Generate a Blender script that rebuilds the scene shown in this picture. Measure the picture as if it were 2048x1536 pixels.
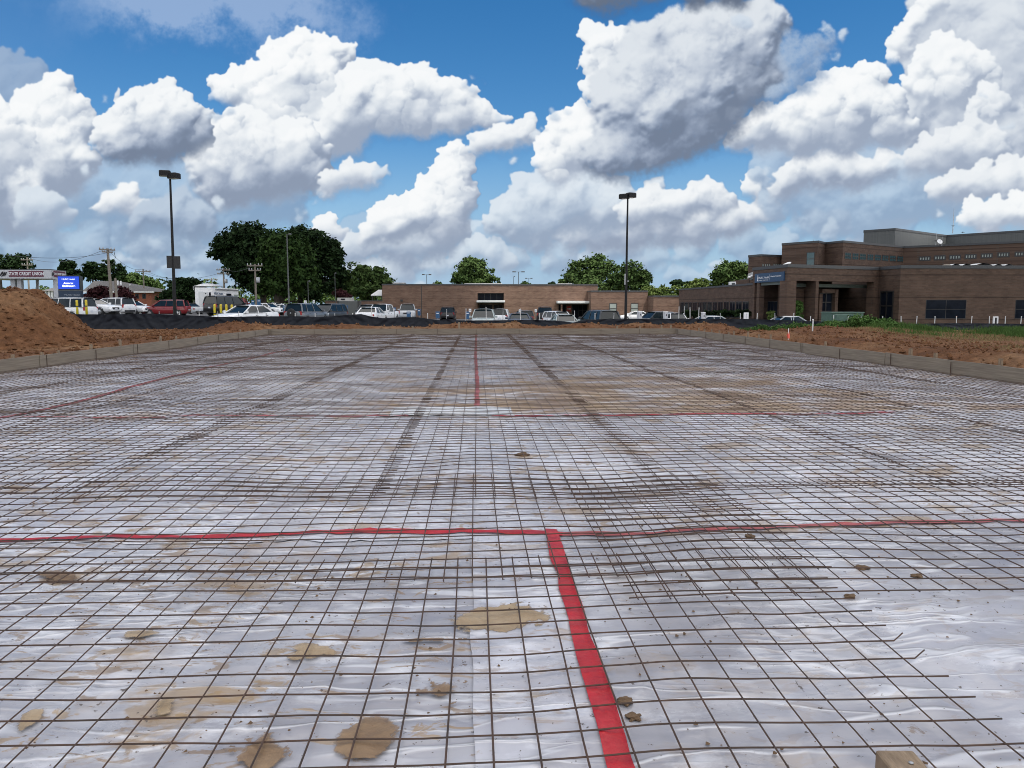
import bpy, bmesh, math, random
import numpy as np
from mathutils import Vector, Matrix
from math import radians as R, sin, cos, pi

for o in list(bpy.data.objects): bpy.data.objects.remove(o)
scene = bpy.context.scene
COL = scene.collection

# ================================================================ camera
FPX = 1538.0                       # focal length in pixels of a 2048 wide picture
CAMZ = 1.43
PITCH, YAW = math.atan2(158, FPX), math.atan2(72 * math.cos(math.atan2(158, FPX)), FPX)
cd = bpy.data.cameras.new('camera'); cam = bpy.data.objects.new('camera', cd); COL.objects.link(cam)
cd.sensor_width = 36; cd.lens = 36 * FPX / 2048; cd.clip_end = 9000; cd.clip_start = .05
cam.location = (0, 0, CAMZ); cam.rotation_euler = (pi / 2 - PITCH, 0, -YAW)
scene.camera = cam
scene.view_settings.view_transform = 'Standard'; scene.view_settings.look = 'None'
EXPOSURE = 0.9
scene.view_settings.exposure = EXPOSURE; scene.view_settings.gamma = 1
scene.cycles.filter_width = 1.0; scene.cycles.max_bounces = 6; scene.cycles.diffuse_bounces = 3; scene.cycles.glossy_bounces = 3
scene.cycles.transparent_max_bounces = 6; scene.cycles.caustics_reflective = False; scene.cycles.caustics_refractive = False
_M = cam.rotation_euler.to_matrix()
def ray(px, py): return _M @ Vector(((px - 1024) / FPX, (768 - py) / FPX, -1))
def at(px, py, Y):                 # the point of the view ray through a pixel that lies Y metres ahead
    d = ray(px, py); t = Y / d.y
    return Vector((d.x * t, Y, CAMZ + d.z * t))
def xat(px, Y): return at(px, 610, Y).x
def zat(py, Y, px=1024): return at(px, py, Y).z

# ================================================================ sun and sky
SUN = Vector((.32, -.28, .906)).normalized()
SUN_EL, SUN_AZ = math.asin(SUN.z), math.atan2(SUN.x, SUN.y)
sl = bpy.data.lights.new('sun', 'SUN'); sl.energy = 2.4; sl.angle = R(.53); sl.color = (1, .955, .89)
so = bpy.data.objects.new('sun', sl); COL.objects.link(so); so.rotation_euler = (-SUN).to_track_quat('-Z', 'Y').to_euler(); so.location = (60, -60, 160)

# ---- helpers -------------------------------------------------------------
def fft_noise(h, w, beta, seed, lo=0.0):
    rg = np.random.default_rng(seed)
    fy = np.fft.fftfreq(h)[:, None] * h; fx = np.fft.rfftfreq(w)[None, :] * w
    k = np.sqrt(fx**2 + (fy * w / h)**2); k[0, 0] = 1
    amp = k ** (-beta / 2.0); amp[0, 0] = 0
    if lo: amp *= 1 - np.exp(-(k / lo)**2)
    ph = np.exp(2j * np.pi * rg.random(amp.shape))
    n = np.fft.irfft2(amp * ph, s=(h, w))
    return (n / n.std()).astype(np.float32)
def blur(a, s):
    if s <= 0: return a
    h, w = a.shape; p = int(3 * s) + 1
    b = np.pad(a, p, mode='edge'); H, W = b.shape
    ky = np.exp(-2 * (np.pi * np.fft.fftfreq(H) * s)**2)[:, None]; kx = np.exp(-2 * (np.pi * np.fft.rfftfreq(W) * s)**2)[None]
    return np.fft.irfft2(np.fft.rfft2(b) * ky * kx, s=(H, W))[p:p+h, p:p+w].astype(np.float32)
def sst(a, b, x):
    t = np.clip((x - a) / (b - a), 0, 1); return t * t * (3 - 2 * t)
def sample(a, x, y):
    h, w = a.shape; x = np.clip(x, 0, w - 1.001); y = np.clip(y, 0, h - 1.001)
    i = x.astype(np.int32); j = y.astype(np.int32); fx = x - i; fy = y - j
    return (a[j, i] * (1-fx) * (1-fy) + a[j, i+1] * fx * (1-fy) + a[j+1, i] * (1-fx) * fy + a[j+1, i+1] * fx * fy).astype(np.float32)

S = 0.75; X0, X1, Y0, Y1 = -520, 2570, -480, 640
W = int((X1 - X0) * S); Hh = int((Y1 - Y0) * S)
YY, XX = np.mgrid[0:Hh, 0:W].astype(np.float32)

def puffs(mass, rg, base, kids=(11, 8, 6)):
    """cauliflower: every puff carries smaller puffs on the half of it that faces out and up"""
    out = []; cur = [(x, y, 0.0, r) for x, y, r in mass]
    out += cur
    for lev, n in enumerate(kids):
        nxt = []
        for (x, y, z, r) in cur:
            if r < 3.5: continue
            m = n if r > 12 else max(3, n // 2)
            for _ in range(m):
                a = rg.uniform(0, 2 * math.pi); q = math.sqrt(rg.uniform(0.0, 1.0))
                dx, dy = q * math.cos(a), q * math.sin(a)
                if dy > 0.25 and rg.random() < .75: dy = -dy
                dz = math.sqrt(max(0, 1 - q * q))
                rr = r * rg.uniform(.22, .48); k = r * rg.uniform(.80, 1.06)
                ny = y + dy * k
                if base is not None and ny + rr > base: ny = base - rr * rg.uniform(.6, 1.0)
                nxt.append((x + dx * k, ny, z + dz * k * .8, rr))
        out += nxt; cur = nxt
    return out


N1 = fft_noise(Hh, W, 2.6, 1, 10); N2 = fft_noise(Hh, W, 2.6, 2, 10)
F1 = fft_noise(Hh, W, 2.4, 3, 60); F2 = blur(fft_noise(Hh, W, 2.2, 4, 25), 1.0); F2 /= F2.std(); F3 = fft_noise(Hh, W, 3.0, 5, 4)
G1 = fft_noise(Hh, W, 3.2, 6, 8)

def cloud(mass, seed, base=None, lobe=False, bright=1.0, dark=0.5, soft=1.15, warp=5.0, L=(-.38, -.80, .46), fade=0.0, basefade=60, wisp=0.45, bot=9.0, od=1.0):
    rg = np.random.default_rng(seed)
    sph = puffs(mass, rg, base, (11, 7) if lobe else (11, 8, 6))
    pad = 26 if lobe else 70
    ax = max(0, int((min(x - r for x, y, z, r in sph) - X0) * S) - pad); bx = min(W, int((max(x + r for x, y, z, r in sph) - X0) * S) + pad)
    ay = max(0, int((min(y - r for x, y, z, r in sph) - Y0) * S) - pad); by = min(Hh, int((max(y + r for x, y, z, r in sph) - Y0) * S) + pad)
    if bx - ax < 8 or by - ay < 8: return None
    sl = (slice(ay, by), slice(ax, bx)); h, w = by - ay, bx - ax
    yy, xx = np.mgrid[0:h, 0:w].astype(np.float32)
    Z = np.full((h, w), -1e3, np.float32)
    for (x, y, z, r) in sph:
        cx, cy, R = (x - X0) * S - ax, (y - Y0) * S - ay, r * S
        a, b = max(0, int(cx - R)), min(w, int(cx + R) + 2); c, d = max(0, int(cy - R)), min(h, int(cy + R) + 2)
        if a >= b or c >= d: continue
        q = R * R - (xx[c:d, a:b] - cx)**2 - (yy[c:d, a:b] - cy)**2
        zz = np.where(q > 0, z * S + np.sqrt(np.maximum(q, 0)), -1e3)
        np.maximum(Z[c:d, a:b], zz, out=Z[c:d, a:b])
    n1, n2, f1, f2, g1 = N1[sl], N2[sl], F1[sl], F2[sl], G1[sl]
    M0 = (Z > -500).astype(np.float32)
    # how far under the mass a point lies: the lower rim is ragged and soft, the upper one crisp
    mb = blur(M0, 12); gy = np.gradient(mb, axis=0)
    low = sst(.0, .025, -gy)                       # 1 along lower rims
    k = 1 + 1.2 * low
    wx = xx + warp * k * (n1 * .42 + f1 * .34); wy = yy + warp * k * (n2 * .42 + np.roll(f1, 17, 1) * .34)
    M = sample(M0, wx, wy); Zf = sample(np.where(Z > -500, Z, -6.0).astype(np.float32), wx, wy)
    r1 = blur(M, soft * 1.3); r2 = blur(M, bot)
    A1 = sst(.30 + .05 * f2 * wisp, .70 + .25 * wisp, r1 + min(wisp, .5) * (.10 * f2 + .07 * f1))
    A2 = sst(.10, .95, r2 + .10 * g1 + .05 * f2)
    A = A1 * (1 - low) + A2 * low
    sh = np.zeros_like(Zf); tot = 0
    for s, wgt in ((1.6, .20), (3.2, .34), (6.5, .52), (13, .50), (28, .34)):
        b = blur(Zf, s); gy, gx = np.gradient(b)
        sh += wgt * (-gx * L[0] - gy * L[1] + L[2]) / np.sqrt(gx * gx + gy * gy + 1); tot += wgt
    sh /= tot
    occ = np.zeros_like(Zf); b = blur(Zf, 3)
    for kk in (6, 12, 22, 36, 56):
        dx, dy = int(round(L[0] * kk)), int(round(L[1] * kk))
        occ = np.maximum(occ, np.clip((np.roll(b, (-dy, -dx), (0, 1)) - b - L[2] * kk) / (8 + kk * .5), 0, 1))
    # the mass between a point and the light
    dep = np.zeros_like(Zf); m8 = blur(M, 6)
    for kk in (10, 20, 32, 46, 62):
        dx, dy = int(round(L[0] * 1.1 * kk)), int(round(L[1] * 1.1 * kk))
        dep += np.roll(m8, (-dy, -dx), (0, 1)) / 5
    cav = np.clip((blur(Zf, 10) - blur(Zf, 2)) / 14, -.5, 1)
    v = .57 + 1.05 * (sh - .40) - .20 * blur(occ, 1.6) - .24 * blur(cav, 1.0) - od * .26 * (dep - .45) + .055 * g1 + .03 * n1 * .5 + .014 * f2
    if base is not None:
        t = sst(base - basefade, base + 4, (yy + ay) / S + Y0 + 12 * g1)
        v = v * (1 - .5 * t) + (.06 + .10 * g1 + .05 * n1 + .25 * (sh - .4)) * .5 * t
    if lobe:                                       # a bright knuckle standing out of the mass behind it: it melts away below
        x0_, y0_, r0_ = mass[0]; q = (((xx + ax) / S + X0 - x0_) * -L[0] + ((yy + ay) / S + Y0 - y0_) * -L[1]) / r0_
        A = A * sst(.62, -.35, q + .35 * g1 + .25 * n1)
    lit = sst(-.05, 1.0, v)
    return sl, A.astype(np.float32), np.clip(dark + (bright - dark) * lit, 0, 1.1).astype(np.float32)

# far to near: (masses, seed, kwargs)
C = []
def add(m, seed, **k): C.append((m, seed, k))
# hazy far low banks near the horizon
add([(-200,470,80),(-60,480,70),(60,500,60),(180,500,50),(300,495,40),(360,490,35),(430,520,40),(520,540,50)],11,bright=.86,dark=.55,fade=.35,warp=9,soft=3,base=560)
add([(1480,490,45),(1380,505,35),(1560,500,40),(1660,470,18),(1290,520,40),(1210,505,40),(1120,520,40),(1030,525,30),(1700,520,40)],12,bright=.9,dark=.62,fade=.30,warp=7,soft=2.2,base=560)
add([(945,500,30),(975,505,28),(920,515,25),(1010,530,25),(870,535,28),(800,550,30),(740,545,30)],13,bright=.93,dark=.66,fade=.15,base=560,warp=5)
add([(280,492,26),(345,480,28),(390,490,22),(320,500,22)],14,bright=.88,dark=.6,fade=.25,base=515,soft=2)
# upper left grey cloud behind the tower
add([(20,150,55),(60,170,50),(-60,170,80),(0,220,90),(90,200,35)],15,bright=.74,dark=.60,fade=.25,soft=2,warp=6)
# grey mass under the left clouds
add([(60,390,90),(170,380,80),(280,400,90),(390,400,90),(480,400,80),(560,400,60),(-80,370,120),(330,440,50),(430,430,50),(240,430,50)],16,bright=.88,dark=.60,fade=.30,soft=4,warp=12,base=478,basefade=90)
# far left tower
add([(112,180,38),(95,215,48),(140,225,42),(60,260,70),(140,265,48),(20,300,80),(110,320,80),(-70,300,110),(30,390,80),(175,235,22)],17,bright=1.02,dark=.60,base=455,basefade=120)
add([(95,420,38),(130,432,25),(55,425,30),(60,400,30)],18,bright=.93,dark=.66,fade=.1,base=445,soft=2)
# the tall middle-left heap
add([(600,95,38),(560,120,40),(645,115,40),(690,112,22),(535,100,22),(470,178,44),(520,180,60),(590,180,80),(655,180,60),(440,195,24),(560,240,80),(650,250,70)],19,bright=1.03,dark=.62)
add([(720,175,48),(765,170,50),(835,168,40),(800,200,55),(870,200,45),(915,195,36),(700,240,65),(780,235,50),(850,235,45),(910,235,45),(960,230,32),(985,238,22),(690,285,40),(640,290,45),(1010,235,14)],20,bright=1.0,dark=.62,base=300,basefade=70,wisp=.6)
add([(480,250,38),(450,285,50),(530,290,55),(590,300,55),(420,320,55),(500,335,70),(570,335,70),(625,320,35),(450,360,60),(630,350,35)],21,bright=1.0,dark=.56,base=388,basefade=75)
add([(665,365,28),(700,352,26),(735,350,27),(760,350,14)],22,bright=.97,dark=.66,base=376,basefade=40,wisp=.8)
# left heap with the grey underside
add([(330,182,22),(318,205,30),(350,210,28),(270,235,46),(230,255,40),(300,245,55),(365,240,45),(395,265,34),(250,285,48),(330,285,55),(390,285,34),(205,275,24)],23,bright=.99,dark=.47,base=336,basefade=95)
add([(250,392,26),(222,410,24),(262,408,20),(200,418,14),(280,420,22)],24,bright=1.0,dark=.66,base=440,soft=1.8)
add([(300,432,34),(345,425,45),(400,440,40),(270,450,24)],25,bright=.82,dark=.56,fade=.15,base=472,soft=3.5,warp=9)
add([(235,188,9),(238,182,6),(231,195,6)],26,bright=.92,dark=.72,wisp=.8)
add([(655,462,30),(640,470,20),(672,470,20)],27,bright=1.0,dark=.66,base=492)
# diagonal tower in the middle
add([(690,500,26),(725,492,34),(770,485,40),(820,490,50),(870,480,50),(910,470,30)],28,bright=.93,dark=.60,base=525,fade=.05,basefade=80)
add([(908,302,20),(898,325,26),(886,345,26),(925,335,26),(905,370,40),(860,395,38),(935,385,26),(915,415,40),(850,430,45),(900,445,42),(790,425,32),(765,445,34),(800,455,44),(745,468,26),(850,360,12)],29,bright=1.02,dark=.60,base=500,basefade=60)
add([(1050,252,22),(1068,272,16),(1020,275,30),(985,282,30),(955,288,24),(1000,262,18),(940,305,20)],30,bright=.98,dark=.66,base=320,basefade=45,wisp=.8)
# right: far banks
add([(1330,455,45),(1260,465,50),(1400,450,50),(1470,440,40),(1200,470,40),(1150,478,32),(1530,425,36),(1270,440,36),(1130,470,20)],31,bright=.96,dark=.60,base=505,basefade=60,soft=2)
add([(1060,395,48),(1100,385,45),(1030,425,45),(1080,440,60),(1140,420,60),(1200,420,60),(1000,455,35),(1060,470,40),(1150,370,40),(1230,395,40),(1310,375,22)],32,bright=.96,dark=.62,fade=.08,base=500,basefade=110,soft=2,warp=7)
add([(1425,382,26),(1400,395,30),(1372,412,34),(1340,425,38),(1300,420,40),(1430,410,26),(1455,405,22),(1260,430,30)],33,bright=.98,dark=.60,base=455,basefade=50,soft=1.7)
add([(1515,352,18),(1512,372,22),(1530,385,22),(1500,390,16)],34,bright=.98,dark=.66,base=410)
# right hand bank
add([(1560,320,60),(1640,330,70),(1730,330,70),(1820,330,80),(1600,380,50),(1690,400,60),(1790,400,70),(1880,390,60),(1560,400,40),(1640,430,50),(1740,440,60)],35,bright=.90,dark=.64,fade=.22,base=490,basefade=140,soft=3,warp=9)
add([(1650,340,40),(1690,338,40),(1600,345,36),(1575,365,32),(1720,350,34),(1770,335,30),(1560,385,22)],36,bright=.97,dark=.60,base=400,basefade=60,soft=1.8)
add([(1880,60,80),(1950,60,90),(2030,60,100),(2120,80,120),(1860,20,50),(1840,90,40),(1960,160,100),(2040,180,100),(2150,220,140),(1880,180,80),(1840,230,60),(1930,260,90),(2040,270,90)],37,bright=.88,dark=.62,soft=2.5,warp=8,fade=.0)
add([(1800,85,26),(1815,60,26),(1835,40,28),(1850,15,26),(1795,115,22),(1870,5,30)],38,bright=1.0,dark=.70)
add([(1880,85,26),(1905,100,30),(1850,112,26),(1935,118,34),(1965,140,30),(1890,130,40),(1985,150,18),(1845,140,24),(1820,165,22),(1860,180,34),(1910,170,50)],39,bright=1.0,dark=.66)
add([(1975,195,28),(1995,212,26),(1960,220,24),(1985,238,18)],40,bright=.96,dark=.68,wisp=.7)
add([(1740,162,38),(1700,175,38),(1660,185,36),(1760,150,22),(1620,205,34),(1585,230,34),(1720,210,55),(1650,240,55),(1570,265,34),(1530,255,42),(1500,275,40),(1600,280,45),(1690,265,50),(1470,290,24),(1770,215,45),(1780,260,40)],41,bright=1.02,dark=.62,base=318,basefade=70)
add([(1940,275,38),(1985,290,34),(1910,300,45),(1960,305,40),(1870,315,45),(2005,300,20),(1830,320,30)],42,bright=.95,dark=.64,base=345,basefade=50,wisp=.7)
add([(1890,382,32),(1930,375,36),(1970,365,38),(2020,362,42),(2080,365,50),(1870,390,20)],43,bright=.96,dark=.64,base=412,basefade=50,wisp=.6)
add([(1955,432,28),(1990,430,34),(2035,425,40),(2090,430,44),(1930,440,16),(1985,455,20)],44,bright=1.0,dark=.68,base=465,basefade=40)
add([(1665,440,12),(1660,455,14),(1652,468,12)],45,bright=.84,dark=.66,wisp=1.2,soft=2.5,fade=.2)
# big near cloud with the dark underside
add([(1105,285,32),(1130,255,34),(1155,232,28),(1172,250,40),(1090,318,28),(1120,325,40),(1160,300,55),(1110,350,30)],46,bright=1.03,dark=.66)
add([(1205,90,42),(1195,130,34),(1215,150,45),(1195,180,30),(1240,80,30),(1225,200,50)],47,bright=1.0,dark=.60)
add([(1290,85,50),(1340,60,40),(1400,55,50),(1470,50,50),(1300,140,80),(1400,130,90),(1270,220,80),(1350,220,90),(1440,180,80),(1500,100,70),(1250,290,70),(1330,275,70),(1420,245,60),(1210,310,50),(1530,40,50),(1500,170,50),(1550,150,40),(1470,230,35)],48,bright=.90,dark=.46,base=352,basefade=170,soft=3,warp=9,wisp=.8,od=.75,bot=14)
add([(1590,120,36),(1630,95,26),(1655,75,18),(1600,160,30),(1560,190,30),(1640,140,24),(1670,105,14),(1580,75,22)],49,bright=.80,dark=.62,soft=3.5,wisp=1.6,warp=12,fade=.2)
add([(1230,-10,40),(1300,-25,50),(1380,-25,50),(1460,-20,35),(1200,-40,60),(1330,-90,90),(1430,-90,80)],50,bright=.62,dark=.40,base=18,basefade=60,soft=4,warp=9,wisp=1)

def scatter():
    rg = np.random.default_rng(200)
    for i in range(46):
        x = rg.uniform(-400, 2450); y = rg.uniform(438, 585); k = (y - 420) / 165; r = (34 - 15 * k) * rg.uniform(.5, 1.3); n = rg.integers(3, 8); w = r * rg.uniform(1.4, 3.4)
        m = [(x + rg.uniform(-w, w), y + rg.uniform(-.45, .15) * r, r * rg.uniform(.45, 1)) for _ in range(n)]
        C.insert(0 if i % 3 else 6, (m, 300 + i, dict(bright=.97 - .05 * rg.random(), dark=.62, fade=float(.18 + .34 * rg.random()), base=y + .5 * r, basefade=r * 1.2, warp=5, soft=2.4, wisp=.8, bot=6)))
    # torn scraps round the rims of the big clouds
    for i, (x, y) in enumerate([(950, 160), (935, 178), (1005, 225), (1690, 75), (1680, 110), (1650, 55), (1480, 40), (1075, 262), (205, 205), (770, 345), (1030, 318), (1960, 190), (2010, 250), (1790, 335), (640, 400), (1120, 235), (925, 292), (600, 430), (1245, 440), (1880, 430), (1545, 345), (160, 340), (440, 225), (430, 400)]):
        r = rg.uniform(7, 14); m = [(x + rg.uniform(-1.6, 1.6) * r, y + rg.uniform(-1, 1) * r, r * rg.uniform(.3, .8)) for _ in range(7)]
        add(m, 400 + i, bright=.95, dark=.70, wisp=1.4, soft=2.2, warp=7, fade=.12, bot=5)
def skycol(el):            # linear rgb wanted on screen, by elevation in degrees
    xs = np.array([-5, 0, 3, 7, 12, 18, 25, 45, 90.])
    r = np.array([150, 148, 132, 104, 74, 52, 42, 34, 28.]); g = np.array([178, 178, 172, 156, 133, 110, 96, 82, 70.]); b = np.array([205, 207, 208, 205, 196, 180, 166, 150, 130.])
    f = lambda a: (np.interp(el, xs, a) / 255)
    return np.stack([f(r), f(g), f(b)], -1)
def shade(v):
    xs = np.array([0, .38, .5, .62, .75, .88, 1.0, 1.1])
    r = np.array([44, 98, 126, 156, 188, 217, 244, 255.]); g = np.array([52, 110, 140, 169, 198, 224, 247, 255.]); b = np.array([64, 130, 163, 190, 213, 232, 249, 255.])
    return np.stack([np.interp(v, xs, c) / 255 for c in (r, g, b)], -1)
scatter()
def compose():
    px = XX / S + X0; py = YY / S + Y0
    el = np.degrees(np.arctan2(610 - py, np.sqrt(1538.**2 + (px - 952)**2)))
    sky = skycol(el)
    out = sky.copy(); A = np.zeros((Hh, W), np.float32)
    # thin high veil, top left
    v = sst(75, -60, py - 60 + 26 * F3 + 6*N2 - .06 * (px - 300)) * sst(790, 560, px + 34 * F3 + 8 * N1) * sst(0, 330, px + 40 * F3) * .85 + .34 * sst(500, -100, px + 40 * F3) * sst(420, 100, py)
    v = np.clip(v + .04 * F3 * v, 0, .8)
    vc = np.array([182, 200, 228]) / 255
    out = out * (1 - v[..., None]) + vc * v[..., None]; A = v
    # milky air low down
    hz = sst(11, 0, el) * .55 * np.clip(.7 + .25 * F3, 0, 1.3)
    out = out * (1 - hz[..., None]) + np.array([172, 203, 232]) / 255 * hz[..., None]; A = A + (1 - A) * hz
    for m, seed, k in C:
        r = cloud(m, seed, **k)
        if r is None: continue
        sl, a, vv = r; f = k.get('fade', 0)
        body = a
        col = shade(vv) * (1 - f) + sky[sl] * f
        a = a * (1 - .4 * f)
        out[sl] = out[sl] * (1 - a[..., None]) + col * a[..., None]; A[sl] = A[sl] + (1 - A[sl]) * a
        if seed >= 200: continue
        rg = np.random.default_rng(seed + 900); ks = {q: k[q] for q in ('bright', 'dark', 'soft', 'od') if q in k}
        ms = []
        for (x, y, r_) in m:
            if r_ < 15: continue
            for _ in range(2): ms.append((x + rg.uniform(-.55, .55) * r_, y + rg.uniform(-.55, .5) * r_, r_ * rg.uniform(.40, .72)))
        for j, q in enumerate(sorted(ms, key=lambda t: t[1])):
            r2 = cloud([q], seed * 50 + j, lobe=True, warp=3.5, **ks)
            if r2 is None: continue
            s2, a2, v2 = r2
            # inside the parent's own outline, dimmer low down in the mass
            low = 0 if k.get('base') is None else float(np.clip((q[1] - (k['base'] - k.get('basefade', 60) * 1.3)) / (k.get('basefade', 60) * 1.3), 0, 1))
            i0, i1, j0, j1 = max(s2[0].start, sl[0].start), min(s2[0].stop, sl[0].stop), max(s2[1].start, sl[1].start), min(s2[1].stop, sl[1].stop)
            if i1 <= i0 or j1 <= j0 or low > .55: continue
            g = (slice(i0, i1), slice(j0, j1)); aa = a2[i0 - s2[0].start:i1 - s2[0].start, j0 - s2[1].start:j1 - s2[1].start] * body[i0 - sl[0].start:i1 - sl[0].start, j0 - sl[1].start:j1 - sl[1].start]
            vv2 = v2[i0 - s2[0].start:i1 - s2[0].start, j0 - s2[1].start:j1 - s2[1].start]; pv = vv[i0 - sl[0].start:i1 - sl[0].start, j0 - sl[1].start:j1 - sl[1].start]; vv2 = .55 * vv2 + .5 * pv - .02; aa = (aa * (.85 - 1.1 * low) * (.45 if seed == 48 else 1) * (1 - .4 * f))[..., None]
            out[g] = out[g] * (1 - aa) + (shade(vv2) * (1 - f) + sky[g] * f) * aa
    return out, A

def sky_image():
    """the clouds of the photograph's part of the sky, as a map over azimuth and elevation"""
    rgb, A = compose()
    AZ0, AZ1, EL0, EL1, ST = -52.0, 56.0, -3.0, 34.0, .05
    w, h = int((AZ1 - AZ0) / ST), int((EL1 - EL0) / ST)
    el, az = np.meshgrid(np.radians(EL0 + (np.arange(h) + .5) * ST), np.radians(AZ0 + (np.arange(w) + .5) * ST), indexing='ij')
    d = np.stack([np.sin(az) * np.cos(el), np.cos(az) * np.cos(el), np.sin(el)], -1)
    m = np.array(_M.transposed()); c = d @ m.T
    px = 1024 + FPX * c[..., 0] / -c[..., 2]; py = 768 - FPX * c[..., 1] / -c[..., 2]
    x = ((px - X0) * S).astype(np.float32); y = ((py - Y0) * S).astype(np.float32)
    out = np.empty((h, w, 4), np.float32)
    for i in range(3):
        ch = sample(rgb[..., i].astype(np.float32), x, y)
        out[..., i] = np.where(ch <= .04045, ch / 12.92, ((ch + .055) / 1.055)**2.4)
    a = sample(A, x, y)
    ex = np.minimum(np.minimum(np.degrees(az) - AZ0, AZ1 - np.degrees(az)) / 5, np.minimum(EL1 - np.degrees(el), 99) / 5)
    out[..., 3] = a * np.clip(ex, 0, 1)
    im = bpy.data.images.new('sky_clouds', w, h, alpha=True, float_buffer=True, is_data=True)
    im.pixels.foreach_set(out.ravel()); im.update(); im.pack()
    return im, (AZ0, AZ1, EL0, EL1)

def make_world():
    w = bpy.data.worlds.new('World'); scene.world = w; w.use_nodes = True
    nt = w.node_tree; nt.nodes.clear(); N = nt.nodes.new; L = nt.links.new
    def mth(op, a, b=None, c=None):
        n = N('ShaderNodeMath'); n.operation = op
        for i, v in enumerate((a, b, c)):
            if v is None: continue
            if isinstance(v, (int, float)): n.inputs[i].default_value = v
            else: L(v, n.inputs[i])
        return n.outputs[0]
    sky = N('ShaderNodeTexSky'); sky.sky_type = 'NISHITA'; sky.sun_disc = False
    sky.sun_elevation = SUN_EL; sky.sun_rotation = SUN_AZ; sky.altitude = 150; sky.air_density = 1.0; sky.dust_density = 0.0; sky.ozone_density = 3.0
    tc = N('ShaderNodeTexCoord'); sp = N('ShaderNodeSeparateXYZ'); L(tc.outputs['Generated'], sp.inputs[0])
    x, y, z = sp.outputs
    az = mth('MULTIPLY', mth('ARCTAN2', x, y), 180 / pi); el = mth('MULTIPLY', mth('ARCSINE', z), 180 / pi)
    im, (a0, a1, e0, e1) = sky_image()
    cb = N('ShaderNodeCombineXYZ')
    L(mth('DIVIDE', mth('SUBTRACT', az, a0), a1 - a0), cb.inputs[0]); L(mth('DIVIDE', mth('SUBTRACT', el, e0), e1 - e0), cb.inputs[1])
    tx = N('ShaderNodeTexImage'); tx.image = im; tx.extension = 'CLIP'; tx.interpolation = 'Linear'; L(cb.outputs[0], tx.inputs[0])
    # the rest of the dome: broken cumulus from noise
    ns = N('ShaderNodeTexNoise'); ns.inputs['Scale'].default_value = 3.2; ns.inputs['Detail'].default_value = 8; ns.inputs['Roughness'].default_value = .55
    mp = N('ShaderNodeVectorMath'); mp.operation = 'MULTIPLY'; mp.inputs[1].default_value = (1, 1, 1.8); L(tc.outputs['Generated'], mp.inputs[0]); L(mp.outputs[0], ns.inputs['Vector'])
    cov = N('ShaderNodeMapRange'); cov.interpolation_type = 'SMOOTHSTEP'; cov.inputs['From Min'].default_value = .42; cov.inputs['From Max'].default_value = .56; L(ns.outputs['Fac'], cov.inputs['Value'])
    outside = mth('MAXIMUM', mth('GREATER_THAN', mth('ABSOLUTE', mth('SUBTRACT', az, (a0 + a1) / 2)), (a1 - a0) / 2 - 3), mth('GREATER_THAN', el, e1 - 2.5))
    bg_sky = N('ShaderNodeBackground'); bg_sky.inputs['Strength'].default_value = SKY_STRENGTH
    hs = N('ShaderNodeHueSaturation'); hs.inputs['Saturation'].default_value = SKY_SAT; L(sky.outputs[0], hs.inputs['Color']); L(hs.outputs[0], bg_sky.inputs['Color'])
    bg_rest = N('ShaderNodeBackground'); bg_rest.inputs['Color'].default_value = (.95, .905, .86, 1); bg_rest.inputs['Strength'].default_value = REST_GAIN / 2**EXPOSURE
    bg_img = N('ShaderNodeBackground'); bg_img.inputs['Strength'].default_value = CLOUD_GAIN / 2**EXPOSURE; L(tx.outputs['Color'], bg_img.inputs['Color'])
    hz = N('ShaderNodeMapRange'); hz.interpolation_type = 'SMOOTHSTEP'; hz.inputs['From Min'].default_value = 13; hz.inputs['From Max'].default_value = -2; hz.inputs['To Max'].default_value = 1.0; L(el, hz.inputs['Value'])
    bg_hz = N('ShaderNodeBackground'); bg_hz.inputs['Color'].default_value = (.37, .54, .74, 1); bg_hz.inputs['Strength'].default_value = 1 / 2**EXPOSURE
    m0 = N('ShaderNodeMixShader'); L(hz.outputs[0], m0.inputs[0]); L(bg_sky.outputs[0], m0.inputs[1]); L(bg_hz.outputs[0], m0.inputs[2])
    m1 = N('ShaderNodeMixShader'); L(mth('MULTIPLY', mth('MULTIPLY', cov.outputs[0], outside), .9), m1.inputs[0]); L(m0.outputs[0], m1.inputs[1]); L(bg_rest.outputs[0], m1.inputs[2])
    m2 = N('ShaderNodeMixShader'); L(tx.outputs['Alpha'], m2.inputs[0]); L(m1.outputs[0], m2.inputs[1]); L(bg_img.outputs[0], m2.inputs[2])
    o = N('ShaderNodeOutputWorld'); L(m2.outputs[0], o.inputs[0])
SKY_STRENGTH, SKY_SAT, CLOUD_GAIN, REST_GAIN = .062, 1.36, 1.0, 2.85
make_world()


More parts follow.
